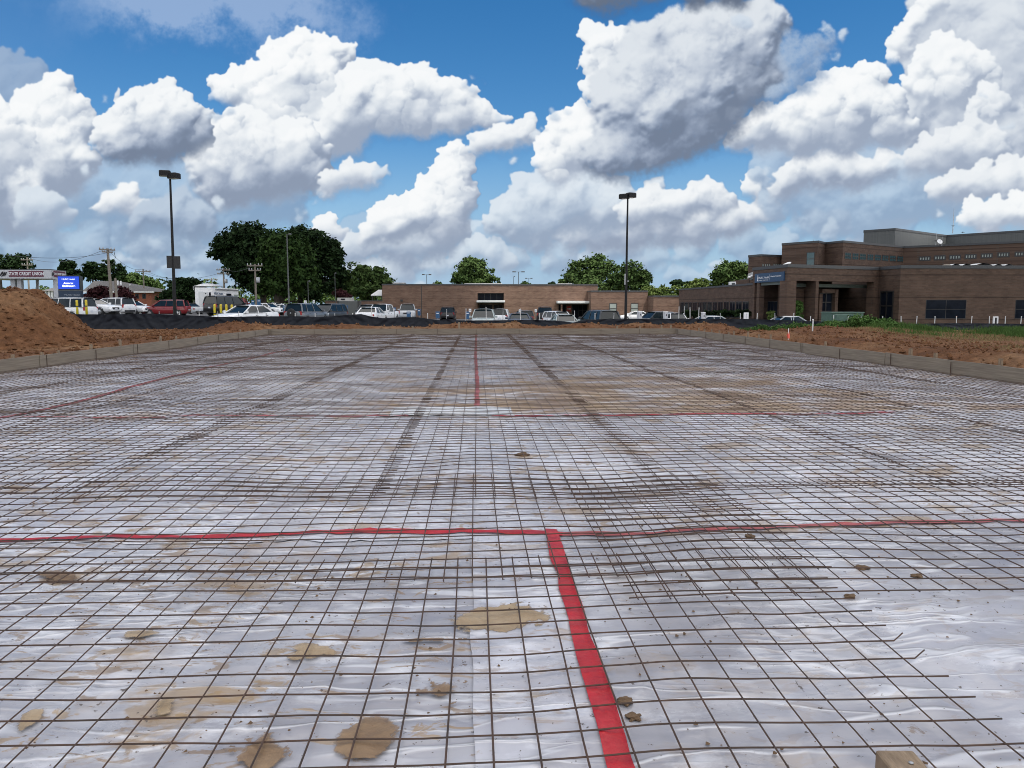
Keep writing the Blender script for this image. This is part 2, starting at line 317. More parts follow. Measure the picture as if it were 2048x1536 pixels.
# ================================================================ materials
def mat(name, color, rough=.7, metal=0, spec=.5, var=.12, scale=6, stretch=(1, 1, 1), bump=0, bscale=30, emit=None, emit_strength=1, coat=0, color2=None, lo=.3, hi=.7):
    m = bpy.data.materials.new(name); m.use_nodes = True; nt = m.node_tree; b = nt.nodes['Principled BSDF']; N = nt.nodes.new; L = nt.links.new
    b.inputs['Roughness'].default_value = rough; b.inputs['Metallic'].default_value = metal; b.inputs['Specular IOR Level'].default_value = spec; b.inputs['Coat Weight'].default_value = coat
    tc = N('ShaderNodeTexCoord'); mp = N('ShaderNodeMapping'); mp.inputs['Scale'].default_value = stretch; L(tc.outputs['Object'], mp.inputs[0])
    n = N('ShaderNodeTexNoise'); n.inputs['Scale'].default_value = scale; n.inputs['Detail'].default_value = 6; L(mp.outputs[0], n.inputs['Vector'])
    r = N('ShaderNodeValToRGB'); r.color_ramp.elements[0].position = lo; r.color_ramp.elements[1].position = hi
    c = Vector(color); c2 = Vector(color2) if color2 else c * (1 + var)
    r.color_ramp.elements[0].color = (*(c * (1 - var) if not color2 else c), 1); r.color_ramp.elements[1].color = (*c2, 1)
    L(n.outputs['Fac'], r.inputs[0]); L(r.outputs[0], b.inputs['Base Color'])
    if bump:
        n2 = N('ShaderNodeTexNoise'); n2.inputs['Scale'].default_value = bscale; n2.inputs['Detail'].default_value = 5; L(mp.outputs[0], n2.inputs['Vector'])
        bp = N('ShaderNodeBump'); bp.inputs['Strength'].default_value = bump; bp.inputs['Distance'].default_value = .02; L(n2.outputs['Fac'], bp.inputs['Height']); L(bp.outputs[0], b.inputs['Normal'])
    if emit:
        b.inputs['Emission Color'].default_value = (*emit, 1); b.inputs['Emission Strength'].default_value = emit_strength
    return m
def brick_mat(name, c1, c2, mortar, band=1.2):
    m = bpy.data.materials.new(name); m.use_nodes = True; nt = m.node_tree; b = nt.nodes['Principled BSDF']; N = nt.nodes.new; L = nt.links.new
    b.inputs['Roughness'].default_value = .85; b.inputs['Specular IOR Level'].default_value = .25
    tc = N('ShaderNodeTexCoord'); sp = N('ShaderNodeSeparateXYZ'); L(tc.outputs['Object'], sp.inputs[0])
    ad = N('ShaderNodeMath'); ad.operation = 'ADD'; L(sp.outputs[0], ad.inputs[0]); L(sp.outputs[1], ad.inputs[1])
    cb = N('ShaderNodeCombineXYZ'); L(ad.outputs[0], cb.inputs[0]); L(sp.outputs[2], cb.inputs[1])
    br = N('ShaderNodeTexBrick'); br.inputs['Scale'].default_value = 1; br.inputs['Brick Width'].default_value = .42; br.inputs['Row Height'].default_value = .14; br.inputs['Mortar Size'].default_value = .010; br.inputs['Bias'].default_value = -.1
    br.inputs['Color1'].default_value = (*c1, 1); br.inputs['Color2'].default_value = (*c2, 1); br.inputs['Mortar'].default_value = (*mortar, 1); L(cb.outputs[0], br.inputs['Vector'])
    n = N('ShaderNodeTexNoise'); n.inputs['Scale'].default_value = .5; n.inputs['Detail'].default_value = 7; n.inputs['Roughness'].default_value = .65
    mp = N('ShaderNodeMapping'); mp.inputs['Scale'].default_value = (1, 3.5, 1); L(cb.outputs[0], mp.inputs[0]); L(mp.outputs[0], n.inputs['Vector'])
    r = N('ShaderNodeMapRange'); r.inputs['From Min'].default_value = .3; r.inputs['From Max'].default_value = .7; r.inputs['To Min'].default_value = .72; r.inputs['To Max'].default_value = 1.25; L(n.outputs['Fac'], r.inputs['Value'])
    # recessed dark courses
    dv = N('ShaderNodeMath'); dv.operation = 'DIVIDE'; dv.inputs[1].default_value = band; L(sp.outputs[2], dv.inputs[0])
    fr = N('ShaderNodeMath'); fr.operation = 'FRACT'; L(dv.outputs[0], fr.inputs[0])
    lt = N('ShaderNodeMath'); lt.operation = 'LESS_THAN'; lt.inputs[1].default_value = .05; L(fr.outputs[0], lt.inputs[0])
    k = N('ShaderNodeMath'); k.operation = 'MULTIPLY_ADD'; k.inputs[1].default_value = -.45; k.inputs[2].default_value = 1; L(lt.outputs[0], k.inputs[0])
    k2 = N('ShaderNodeMath'); k2.operation = 'MULTIPLY'; L(k.outputs[0], k2.inputs[0]); L(r.outputs[0], k2.inputs[1])
    mx = N('ShaderNodeVectorMath'); mx.operation = 'SCALE'; L(br.outputs['Color'], mx.inputs[0]); L(k2.outputs[0], mx.inputs['Scale']); L(mx.outputs[0], b.inputs['Base Color'])
    return m

MT = dict(
    brick=brick_mat('brick', (.20, .125, .088), (.15, .088, .062), (.17, .13, .105)),
    dark_brick=brick_mat('dark_brick', (.112, .072, .052), (.080, .049, .037), (.094, .073, .059), 2.1),
    coping=mat('coping_metal', (.05, .052, .055), .5, var=.1),
    pale=mat('pale_paint', (.62, .63, .62), .6, var=.06), white=mat('white_paint', (.78, .78, .77), .45, var=.04),
    roofing=mat('roof_membrane', (.42, .42, .40), .8), glass=mat('dark_glass', (.010, .013, .020), .08, spec=.03, var=.3, scale=1.5),
    teal=mat('teal_glass', (.035, .085, .095), .08, spec=.6), pale_glass=mat('window_blind', (.30, .34, .31), .25, stretch=(1, 1, 12), var=.1),
    frame=mat('bronze_frame', (.03, .028, .027), .45), void=mat('interior_shade_black', (.012, .012, .015), .9),
    soffit=mat('green_grey_soffit', (.11, .135, .125), .6), grey_panel=mat('grey_metal_panel', (.085, .09, .088), .55, stretch=(9, 9, .1), var=.14, scale=1),
    pole=mat('bronze_pole', (.013, .0125, .0135), .6, spec=.25), galv=mat('galvanised_metal', (.35, .36, .37), .4, metal=.6), rubber=mat('rubber', (.018, .018, .019), .85),
    rim=mat('alloy_rim', (.45, .46, .47), .3, metal=.8), black=mat('black_plastic', (.015, .015, .016), .5), car_glass=mat('car_glass', (.012, .020, .024), .05, spec=.32, var=.25, scale=1.2),
    lamp=mat('lamp_lens', (.72, .74, .76), .12), tail=mat('tail_lens', (.33, .012, .012), .2), plate=mat('number_plate', (.6, .62, .66), .4),
    yellow=mat('yellow_paint', (.62, .47, .03), .5, var=.18, scale=5), wood=mat('weathered_wood', (.15, .105, .066), .85, stretch=(1, .25, .12), scale=60, color2=(.27, .20, .13), bump=.5, bscale=70),
    lumber=mat('form_lumber', (.115, .094, .072), .85, color2=(.235, .195, .145), stretch=(.5, .5, 16), scale=2.5, lo=.25, hi=.75, bump=.3, bscale=8), util_wood=mat('pole_wood', (.19, .165, .135), .85, stretch=(1, 1, .1), scale=14, var=.3),
    concrete=mat('concrete', (.42, .41, .38), .85, var=.12, scale=3), maroon=mat('maroon_panel', (.10, .014, .036), .45), light_grey=mat('light_grey_panel', (.46, .47, .49), .5),
    navy=mat('navy_panel', (.010, .028, .060), .4), sign_blue=mat('sign_blue', (.022, .060, .125), .4), led=mat('led_screen', (.01, .02, .1), .4, emit=(.004, .045, .48), emit_strength=.75, var=.2),
    led_text=mat('led_text', (.8, .8, .8), .5, emit=(.75, .82, 1), emit_strength=.75), letters=mat('white_letters', (.72, .73, .75), .5), dim_letters=mat('grey_letters', (.30, .33, .38), .5),
    p_blue=mat('blue_sign', (.02, .09, .20), .45), orange=mat('orange_flag', (.75, .13, .08), .6), red_sign=mat('red_sign', (.50, .03, .015), .5), green_box=mat('green_box', (.060, .115, .085), .5, var=.18),
    shingle=mat('shingles', (.105, .100, .096), .9, var=.22, scale=9), red_brick=mat('red_brick', (.26, .085, .05), .85, stretch=(1, 1, 5), var=.3, scale=3),
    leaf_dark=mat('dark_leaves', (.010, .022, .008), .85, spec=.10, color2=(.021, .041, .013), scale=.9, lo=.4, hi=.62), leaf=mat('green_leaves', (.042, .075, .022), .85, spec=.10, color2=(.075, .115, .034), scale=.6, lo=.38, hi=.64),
    leaf_light=mat('light_leaves', (.075, .115, .030), .85, spec=.10, color2=(.12, .16, .045), scale=.6, lo=.38, hi=.64), leaf_red=mat('red_leaves', (.035, .016, .017), .85, spec=.10, color2=(.065, .021, .025), scale=1.2), weed=mat('weed_leaves', (.045, .095, .022), .85, spec=.10, color2=(.085, .155, .04), scale=2.5),
    bark=mat('bark', (.045, .036, .028), .9, var=.25, scale=5), wire=mat('rusty_wire', (.032, .019, .012), .65, color2=(.075, .036, .019), scale=7),
)
def car_paint(name, c): return mat(name, c, .30, spec=.4, var=.03, coat=.5 if max(c) > .1 else .12)

# ================================================================ mesh helpers
class MB:
    """collects simple shapes and links them as ONE mesh object"""
    def __init__(s): s.v = []; s.f = []; s.smooth = []
    def add(s, vs, fs, smooth=False):
        o = len(s.v); s.v += [tuple(v) for v in vs]; s.f += [tuple(i + o for i in f) for f in fs]; s.smooth += [smooth] * len(fs); return s
    def box(s, x0, x1, y0, y1, z0, z1, M=None, bev=0):
        if bev:
            c = bev
            P = [(x0 + c, y0), (x1 - c, y0), (x1, y0 + c), (x1, y1 - c), (x1 - c, y1), (x0 + c, y1), (x0, y1 - c), (x0, y0 + c)]
            cx, cy = (x0 + x1) / 2, (y0 + y1) / 2; sx = 1 - 2 * c / max(x1 - x0, 1e-6); sy = 1 - 2 * c / max(y1 - y0, 1e-6)
            Q = [(cx + (x - cx) * sx, cy + (y - cy) * sy) for x, y in P]
            vs = [(x, y, z0) for x, y in P] + [(x, y, z1 - c) for x, y in P] + [(x, y, z1) for x, y in Q]
            fs = [tuple(range(7, -1, -1)), tuple(range(16, 24))]
            for k in (0, 8): fs += [(k + i, k + (i + 1) % 8, k + 8 + (i + 1) % 8, k + 8 + i) for i in range(8)]
        else:
            vs = [(x0, y0, z0), (x1, y0, z0), (x1, y1, z0), (x0, y1, z0), (x0, y0, z1), (x1, y0, z1), (x1, y1, z1), (x0, y1, z1)]
            fs = [(3, 2, 1, 0), (4, 5, 6, 7), (0, 1, 5, 4), (1, 2, 6, 5), (2, 3, 7, 6), (3, 0, 4, 7)]
        if M is not None: vs = [M @ Vector(v) for v in vs]
        return s.add(vs, fs)
    def prism(s, poly, z0, z1):
        n = len(poly); a = sum(poly[i][0] * poly[(i + 1) % n][1] - poly[(i + 1) % n][0] * poly[i][1] for i in range(n))
        if a < 0: poly = poly[::-1]
        return s.add([(x, y, z0) for x, y in poly] + [(x, y, z1) for x, y in poly], [tuple(range(n - 1, -1, -1)), tuple(range(n, 2 * n))] + [(i, (i + 1) % n, n + (i + 1) % n, n + i) for i in range(n)])
    def tube(s, pts, r, n=8, caps=True, smooth=True):
        pts = [Vector(p) for p in pts]; rr = r if isinstance(r, (list, tuple)) else [r] * len(pts); vs = []; fs = []
        for i, p in enumerate(pts):
            d = (pts[min(i + 1, len(pts) - 1)] - pts[max(i - 1, 0)]).normalized()
            u = d.cross(Vector((0, 0, 1)) if abs(d.z) < .95 else Vector((1, 0, 0))).normalized(); w = d.cross(u)
            vs += [p + (u * cos(2 * pi * k / n) + w * sin(2 * pi * k / n)) * rr[i] for k in range(n)]
        for i in range(len(pts) - 1): fs += [(i * n + k, i * n + (k + 1) % n, (i + 1) * n + (k + 1) % n, (i + 1) * n + k) for k in range(n)]
        s.add(vs, fs, smooth)
        if caps: s.add(vs[:n], [tuple(range(n))]); s.add(vs[-n:], [tuple(range(n - 1, -1, -1))])
        return s
    def lathe(s, prof, n=16, M=None, smooth=True):          # profile of (radius, height), about local Z
        vs = [(r * cos(2 * pi * k / n), r * sin(2 * pi * k / n), z) for r, z in prof for k in range(n)]
        if M is not None: vs = [M @ Vector(v) for v in vs]
        fs = [(i * n + k, i * n + (k + 1) % n, (i + 1) * n + (k + 1) % n, (i + 1) * n + k) for i in range(len(prof) - 1) for k in range(n)]
        fs += [tuple(range(n - 1, -1, -1)), tuple(range((len(prof) - 1) * n, len(prof) * n))]
        return s.add(vs, fs, smooth)
    def data(s, name, m):
        me = bpy.data.meshes.new(name); me.from_pydata(s.v, [], s.f); me.polygons.foreach_set('use_smooth', s.smooth); me.materials.append(m); me.update(); return me
    def build(s, name, m, parent=None):
        o = bpy.data.objects.new(name, s.data(name, m)); COL.objects.link(o); o.parent = parent; return o
def np_mesh(name, V, F, m, parent=None, smooth=False, mats=None, mi=None):
    """V (n,3), F (m,k) arrays -> one mesh object"""
    V = np.asarray(V, np.float32); F = np.asarray(F, np.int32); k = F.shape[1]
    me = bpy.data.meshes.new(name); me.vertices.add(len(V)); me.vertices.foreach_set('co', V.ravel()); me.loops.add(F.size); me.loops.foreach_set('vertex_index', F.ravel())
    me.polygons.add(len(F)); me.polygons.foreach_set('loop_start', np.arange(0, F.size, k, dtype=np.int32)); me.polygons.foreach_set('use_smooth', np.full(len(F), smooth)); me.materials.append(m); me.update(calc_edges=True); me.validate()
    o = bpy.data.objects.new(name, me); COL.objects.link(o); o.parent = parent; return o
def tag(o, label=None, cat=None, group=None, kind=None):
    if label: o['label'] = label
    if cat: o['category'] = cat
    if group: o['group'] = group
    if kind: o['kind'] = kind
    return o
def empty(name, loc=(0, 0, 0), rz=0, label=None, cat=None, group=None):
    o = bpy.data.objects.new(name, None); COL.objects.link(o); o.location = loc; o.rotation_euler = (0, 0, rz); o.empty_display_size = .3
    return tag(o, label, cat, group)
def text(name, s, size, loc, rot, m, parent=None, align='CENTER', depth=.008, spacing=1.0, sx=1.0, bold=0):
    c = bpy.data.curves.new(name, 'FONT'); c.body = s; c.size = size; c.extrude = depth; c.align_x = align; c.align_y = 'CENTER'; c.space_character = spacing; c.offset = bold; c.materials.append(m)
    t = bpy.data.objects.new(name, c); COL.objects.link(t); bpy.context.view_layer.update()
    me = bpy.data.meshes.new_from_object(t.evaluated_get(bpy.context.evaluated_depsgraph_get())); bpy.data.objects.remove(t); bpy.data.curves.remove(c)
    o = bpy.data.objects.new(name, me); COL.objects.link(o); o.location = loc; o.rotation_euler = rot; o.scale = (sx, 1, 1); o.parent = parent; return o
# value noise for shaping ground
def vnoise(x, y, seed=0):
    xi = np.floor(x).astype(np.int64); yi = np.floor(y).astype(np.int64); fx = x - xi; fy = y - yi; fx = fx * fx * (3 - 2 * fx); fy = fy * fy * (3 - 2 * fy)
    def hsh(a, b):
        n = (a * 374761393 + b * 668265263 + seed * 1442695041) & 0xffffffff; n = ((n ^ (n >> 13)) * 1274126177) & 0xffffffff
        return ((n ^ (n >> 16)) & 0xffff) / 32767.5 - 1
    return (hsh(xi, yi) * (1 - fx) + hsh(xi + 1, yi) * fx) * (1 - fy) + (hsh(xi, yi + 1) * (1 - fx) + hsh(xi + 1, yi + 1) * fx) * fy
def fbm2(x, y, oct=5, seed=0, gain=.5):
    a, t, s = 1.0, 0, 0
    for i in range(oct): t = t + a * vnoise(x * 2**i + 13.7 * i, y * 2**i - 7.1 * i, seed + i); s += a; a *= gain
    return t / s
def grid_faces(nx, ny):
    i = np.arange((nx - 1) * (ny - 1)); r, c = i // (nx - 1), i % (nx - 1); a = r * nx + c
    return np.stack([a, a + 1, a + nx + 1, a + nx], 1)
_GP = np.array([(-50, 45, .3), (-40, 88, .45), (-25, 81, .4), (-38, 105, .4), (-19, 58, .1), (-15.6, 52, -.02), (-15, 68, -.2), (-9, 69, -.26), (-11, 79, -.4), (-9, 96, -.4), (-4, 104, -.6), (1, 63, -.5), (3, 83, -.65), (3.5, 62, -.66), (8, 63, -.8), (10, 60, -.78), (24, 118, -1.0), (0, 125, -.8),
    (28, 88, -1.1), (18, 63, -.9), (25, 62, -.9), (40, 73, -.55), (45, 60, -.4), (30, 43, -.02), (20, 44, .0), (10, 44, .05), (0, 44, .05), (-10, 44, .08), (-20, 44, .12), (-30, 40, .2), (-17, 28, .1), (15, 30, .08), (25, 28, .0), (40, 30, -.1), (-30, 10, .1), (30, 10, .0), (0, -10, .0), (-10, 20, .08), (10, 20, .05), (-10, 5, .05), (10, 5, .05),
    (0, 300, -.5), (-150, 200, .6), (120, 200, -.6), (0, 900, 0), (-600, 300, 1), (600, 300, -1), (0, -400, 0), (-400, -100, 0), (400, -100, 0), (-60, 130, .6), (-80, 100, .6)])
def gz(x, y):
    x = np.asarray(x, float); y = np.asarray(y, float); w = 0; t = 0
    for a, b, c in _GP:
        k = 1 / ((x - a)**2 + (y - b)**2 + 9)**1.6; w = w + k; t = t + k * c
    return t / w
def G(x, y): return float(gz(x, y))


# ================================================================ ground, soil, parking lot
XL, XR, YF = -10.0, 9.85, 37.6                      # the slab form: left, right and far inner faces
def graded(lo, hi, fine, grow, core0, core1):
    a = list(np.arange(core0, core1 + fine / 2, fine)); s = fine
    while a[-1] < hi: s *= grow; a.append(a[-1] + s)
    s = fine
    while a[0] > lo: s *= grow; a.insert(0, a[0] - s)
    return np.array(a)
def ground_material():
    m = mat('ground_earth', (.060, .080, .026), .95, color2=(.115, .105, .050), scale=.35, spec=.1, bump=.3, bscale=5); return m
gx = graded(-6000, 6000, 4, 1.22, -80, 80); gy = graded(-800, 7000, 4, 1.22, -20, 140)
XX_, YY_ = np.meshgrid(gx, gy); ZZ_ = gz(XX_, YY_) - .10
inside = (np.abs(XX_) < 46) & (YY_ < 45) & (YY_ > -8); ZZ_ = np.where(inside, ZZ_ - .9, ZZ_)
tag(np_mesh('ground', np.stack([XX_, YY_, ZZ_], -1).reshape(-1, 3), grid_faces(len(gx), len(gy)), ground_material(), smooth=True), kind='structure')

def sheet(name, x0, x1, y0, y1, step, m, dz, edge=0, hfun=None):
    a = np.arange(x0, x1 + step / 2, step); b = np.arange(y0, y1 + step / 2, step); x, y = np.meshgrid(a, b)
    z = gz(x, y) + dz if hfun is None else hfun(x, y)
    return np_mesh(name, np.stack([x, y, z], -1).reshape(-1, 3), grid_faces(len(a), len(b)), m, smooth=True)
asphalt = mat('asphalt', (.085, .085, .088), .9, color2=(.135, .135, .137), scale=.8, spec=.2, bump=.2, bscale=30)
tag(sheet('parking_lot', -16, 30, 47.0, 117, 1.5, asphalt, -.02), kind='structure')
tag(sheet('road', -75, -21, 60, 112, 2, asphalt, -.015), kind='structure')
lawn_m = mat('lawn_grass', (.055, .10, .022), .95, color2=(.10, .15, .04), scale=.9, spec=.1, bump=.4, bscale=14)
tag(sheet('lawn', -60, -16.5, 45.5, 59.5, 1, lawn_m, .0), kind='structure')
tag(sheet('lawn', -75, 20, 126, 300, 6, lawn_m, .0), kind='structure')
def lot_line(x, y, l):
    b = MB(); n = 6
    for i in range(n):
        ya, yb = y + l * i / n, y + l * (i + 1) / n
        b.add([(x - .06, ya, G(x, ya) - .006), (x + .06, ya, G(x, ya) - .006), (x + .06, yb, G(x, yb) - .006), (x - .06, yb, G(x, yb) - .006)], [(0, 1, 2, 3)])
    return b
lines = MB()
for r_, yr in enumerate((50.5, 66, 82, 98)):
    for k in range(-5, 10):
        q = lot_line(k * 2.75 + .4, yr, 5); lines.add(q.v, q.f)
tag(lines.build('road_markings', MT['white']), kind='structure')

# bare soil around the slab
def soil_h(x, y):
    z = gz(x, y); d = np.maximum(np.maximum(XL - x, x - XR), y - YF)             # distance outside the form
    lump = fbm2(x * .55, y * .55, 5, 3); fine = fbm2(x * 2.4, y * 2.4, 4, 9); ridge = 1 - np.abs(fbm2(x * 1.1, y * 1.1, 4, 21)) * 2
    belt = np.exp(-((d - 1.9) / 1.5)**2)
    far = np.clip((y - 36) / 2, 0, 1)
    right = np.clip((x - 9.8) / 1.5, 0, 1) * np.clip((36 - y) / 6, .35, 1) * np.exp(-np.clip(x - 14.2, 0, 99)**2 / 4)
    left = np.clip((-x - 9.8) / 1.5, 0, 1)
    z = z + .07 * lump + .045 * fine * (1 - .5 * np.clip((x - 15) / 4, 0, 1)) + belt * (.30 * far + .24 * right + .05 * left) * (1 + .5 * lump + .35 * ridge)
    # softer heap beyond the right hand form, rising to the weeds
    z = z + .38 * np.exp(-((x - 15.8)**2 / 7 + (y - 34.5)**2 / 6)) + .30 * np.exp(-((x - 20.5)**2 / 8 + (y - 39)**2 / 5))
    z = np.minimum(z, np.where(d < 1.0, .21 + .03 * fine, 9))
    z = np.where(d < .04, -.45, z)
    e = np.minimum(np.minimum(x + 46, 46 - x), np.minimum(y + 8, 45.2 - y)); return np.where(e < .5, z - .35 * (1 - np.clip(e / .5, 0, 1)), z)
def soil_material():
    m = bpy.data.materials.new('red_soil'); m.use_nodes = True; nt = m.node_tree; b = nt.nodes['Principled BSDF']; N = nt.nodes.new; L = nt.links.new
    b.inputs['Roughness'].default_value = .95; b.inputs['Specular IOR Level'].default_value = .12
    tc = N('ShaderNodeTexCoord')
    n1 = N('ShaderNodeTexNoise'); n1.inputs['Scale'].default_value = .35; n1.inputs['Detail'].default_value = 8; n1.inputs['Roughness'].default_value = .6; L(tc.outputs['Object'], n1.inputs['Vector'])
    n2 = N('ShaderNodeTexNoise'); n2.inputs['Scale'].default_value = 5; n2.inputs['Detail'].default_value = 8; n2.inputs['Roughness'].default_value = .7; L(tc.outputs['Object'], n2.inputs['Vector'])
    r = N('ShaderNodeValToRGB'); e = r.color_ramp.elements; e[0].position = .3; e[0].color = (.096, .043, .021, 1); e[1].position = .72; e[1].color = (.24, .14, .074, 1)
    q = e.new(.5); q.color = (.155, .073, .034, 1); L(n1.outputs['Fac'], r.inputs[0])
    mr = N('ShaderNodeMapRange'); mr.inputs['From Min'].default_value = .3; mr.inputs['From Max'].default_value = .7; mr.inputs['To Min'].default_value = .55; mr.inputs['To Max'].default_value = 1.35; L(n2.outputs['Fac'], mr.inputs['Value'])
    sc = N('ShaderNodeVectorMath'); sc.operation = 'SCALE'; L(r.outputs[0], sc.inputs[0]); L(mr.outputs[0], sc.inputs['Scale']); L(sc.outputs[0], b.inputs['Base Color'])
    n3 = N('ShaderNodeTexNoise'); n3.inputs['Scale'].default_value = 9; n3.inputs['Detail'].default_value = 8; n3.inputs['Roughness'].default_value = .7; L(tc.outputs['Object'], n3.inputs['Vector'])
    bp = N('ShaderNodeBump'); bp.inputs['Strength'].default_value = 1; bp.inputs['Distance'].default_value = .09; L(n3.outputs['Fac'], bp.inputs['Height']); L(bp.outputs[0], b.inputs['Normal'])
    return m
SOIL = soil_material()
tag(sheet('bare_soil_ground', -46, 46, -8, 45.2, .2, SOIL, 0, hfun=soil_h), kind='structure')

# spoil heap at the left
def mound_h(x, y):
    u = np.clip((x + 30.5) / 5, 0, 1) * np.clip(np.minimum((-.468 * y - x) / 2.75, (-12.2 - x) / 3.2), 0, 1); v = np.clip((y - 21.5) / 6, 0, 1) * np.clip((39 - y) / 3.5, 0, 1)
    s = lambda t: t * t * (3 - 2 * t) * .2 + t * .8
    n = fbm2(x * .5, y * .5, 4, 31); f = fbm2(x * 2.2, y * 2.2, 5, 37, .6)
    h = s(u) * s(v); return gz(x, y) - .22 + 2.0 * h * (1 + .14 * n) + .24 * f * np.clip(h * 4, 0, 1) + .12 * np.clip(1 - 3 * np.abs(fbm2(x * 1.3, y * 1.3, 4, 43)), 0, 1) * np.clip(h * 3, 0, 1) + .10 * np.abs(fbm2(x * 4, y * 4, 3, 41))
a = np.arange(-31, -10.9, .11); b_ = np.arange(20, 39.4, .11); x, y = np.meshgrid(a, b_)
tag(np_mesh('soil_mound', np.stack([x, y, mound_h(x, y)], -1).reshape(-1, 3), grid_faces(len(a), len(b_)), SOIL, smooth=True), 'big heap of loose red brown soil at the left beside the slab form', 'dirt mound')
# clods thrown about on the bare soil: nobody could count them
rg = np.random.default_rng(5); V = []; F = []
for i in range(9000):
    side = rg.random()
    if side < .42: x, y = rg.uniform(XR + .3, 19), rg.uniform(12, 42)
    elif side < .68: x, y = rg.uniform(-18, XL - .3), rg.uniform(13, 42)
    else: x, y = rg.uniform(-16, 17), rg.uniform(YF + .4, 42.6)
    s = .022 + .075 * rg.random()**3.5; z = float(soil_h(np.array([x]), np.array([y]))[0]) if i < 0 else 0
    V.append((x, y, s))
for i in range(2600):
    V.append((rg.uniform(-24, -12.5), rg.uniform(23, 36), .02 + .08 * rg.random()**3.2))
V = np.array(V); zz = np.maximum(soil_h(V[:, 0], V[:, 1]), np.where(V[:, 0] < -12.4, mound_h(V[:, 0], V[:, 1]), -9))
ico = np.array([(0, 0, 1), (.9, 0, .1), (-.2, .85, .2), (-.7, -.55, .1), (.25, -.85, .15), (0, 0, -.6)]); icf = np.array([(0, 1, 2), (0, 2, 3), (0, 3, 4), (0, 4, 1), (5, 2, 1), (5, 3, 2), (5, 4, 3), (5, 1, 4)])
P = ico[None] * V[:, None, 2:3] * rg.uniform(.6, 1.3, (len(V), 6, 1)); P[..., 0] += V[:, None, 0]; P[..., 1] += V[:, None, 1]; P[..., 2] += zz[:, None] + V[:, None, 2] * .2
tag(np_mesh('soil_clods', P.reshape(-1, 3), (icf[None] + (np.arange(len(V)) * 6)[:, None, None]).reshape(-1, 3), SOIL), kind='stuff')

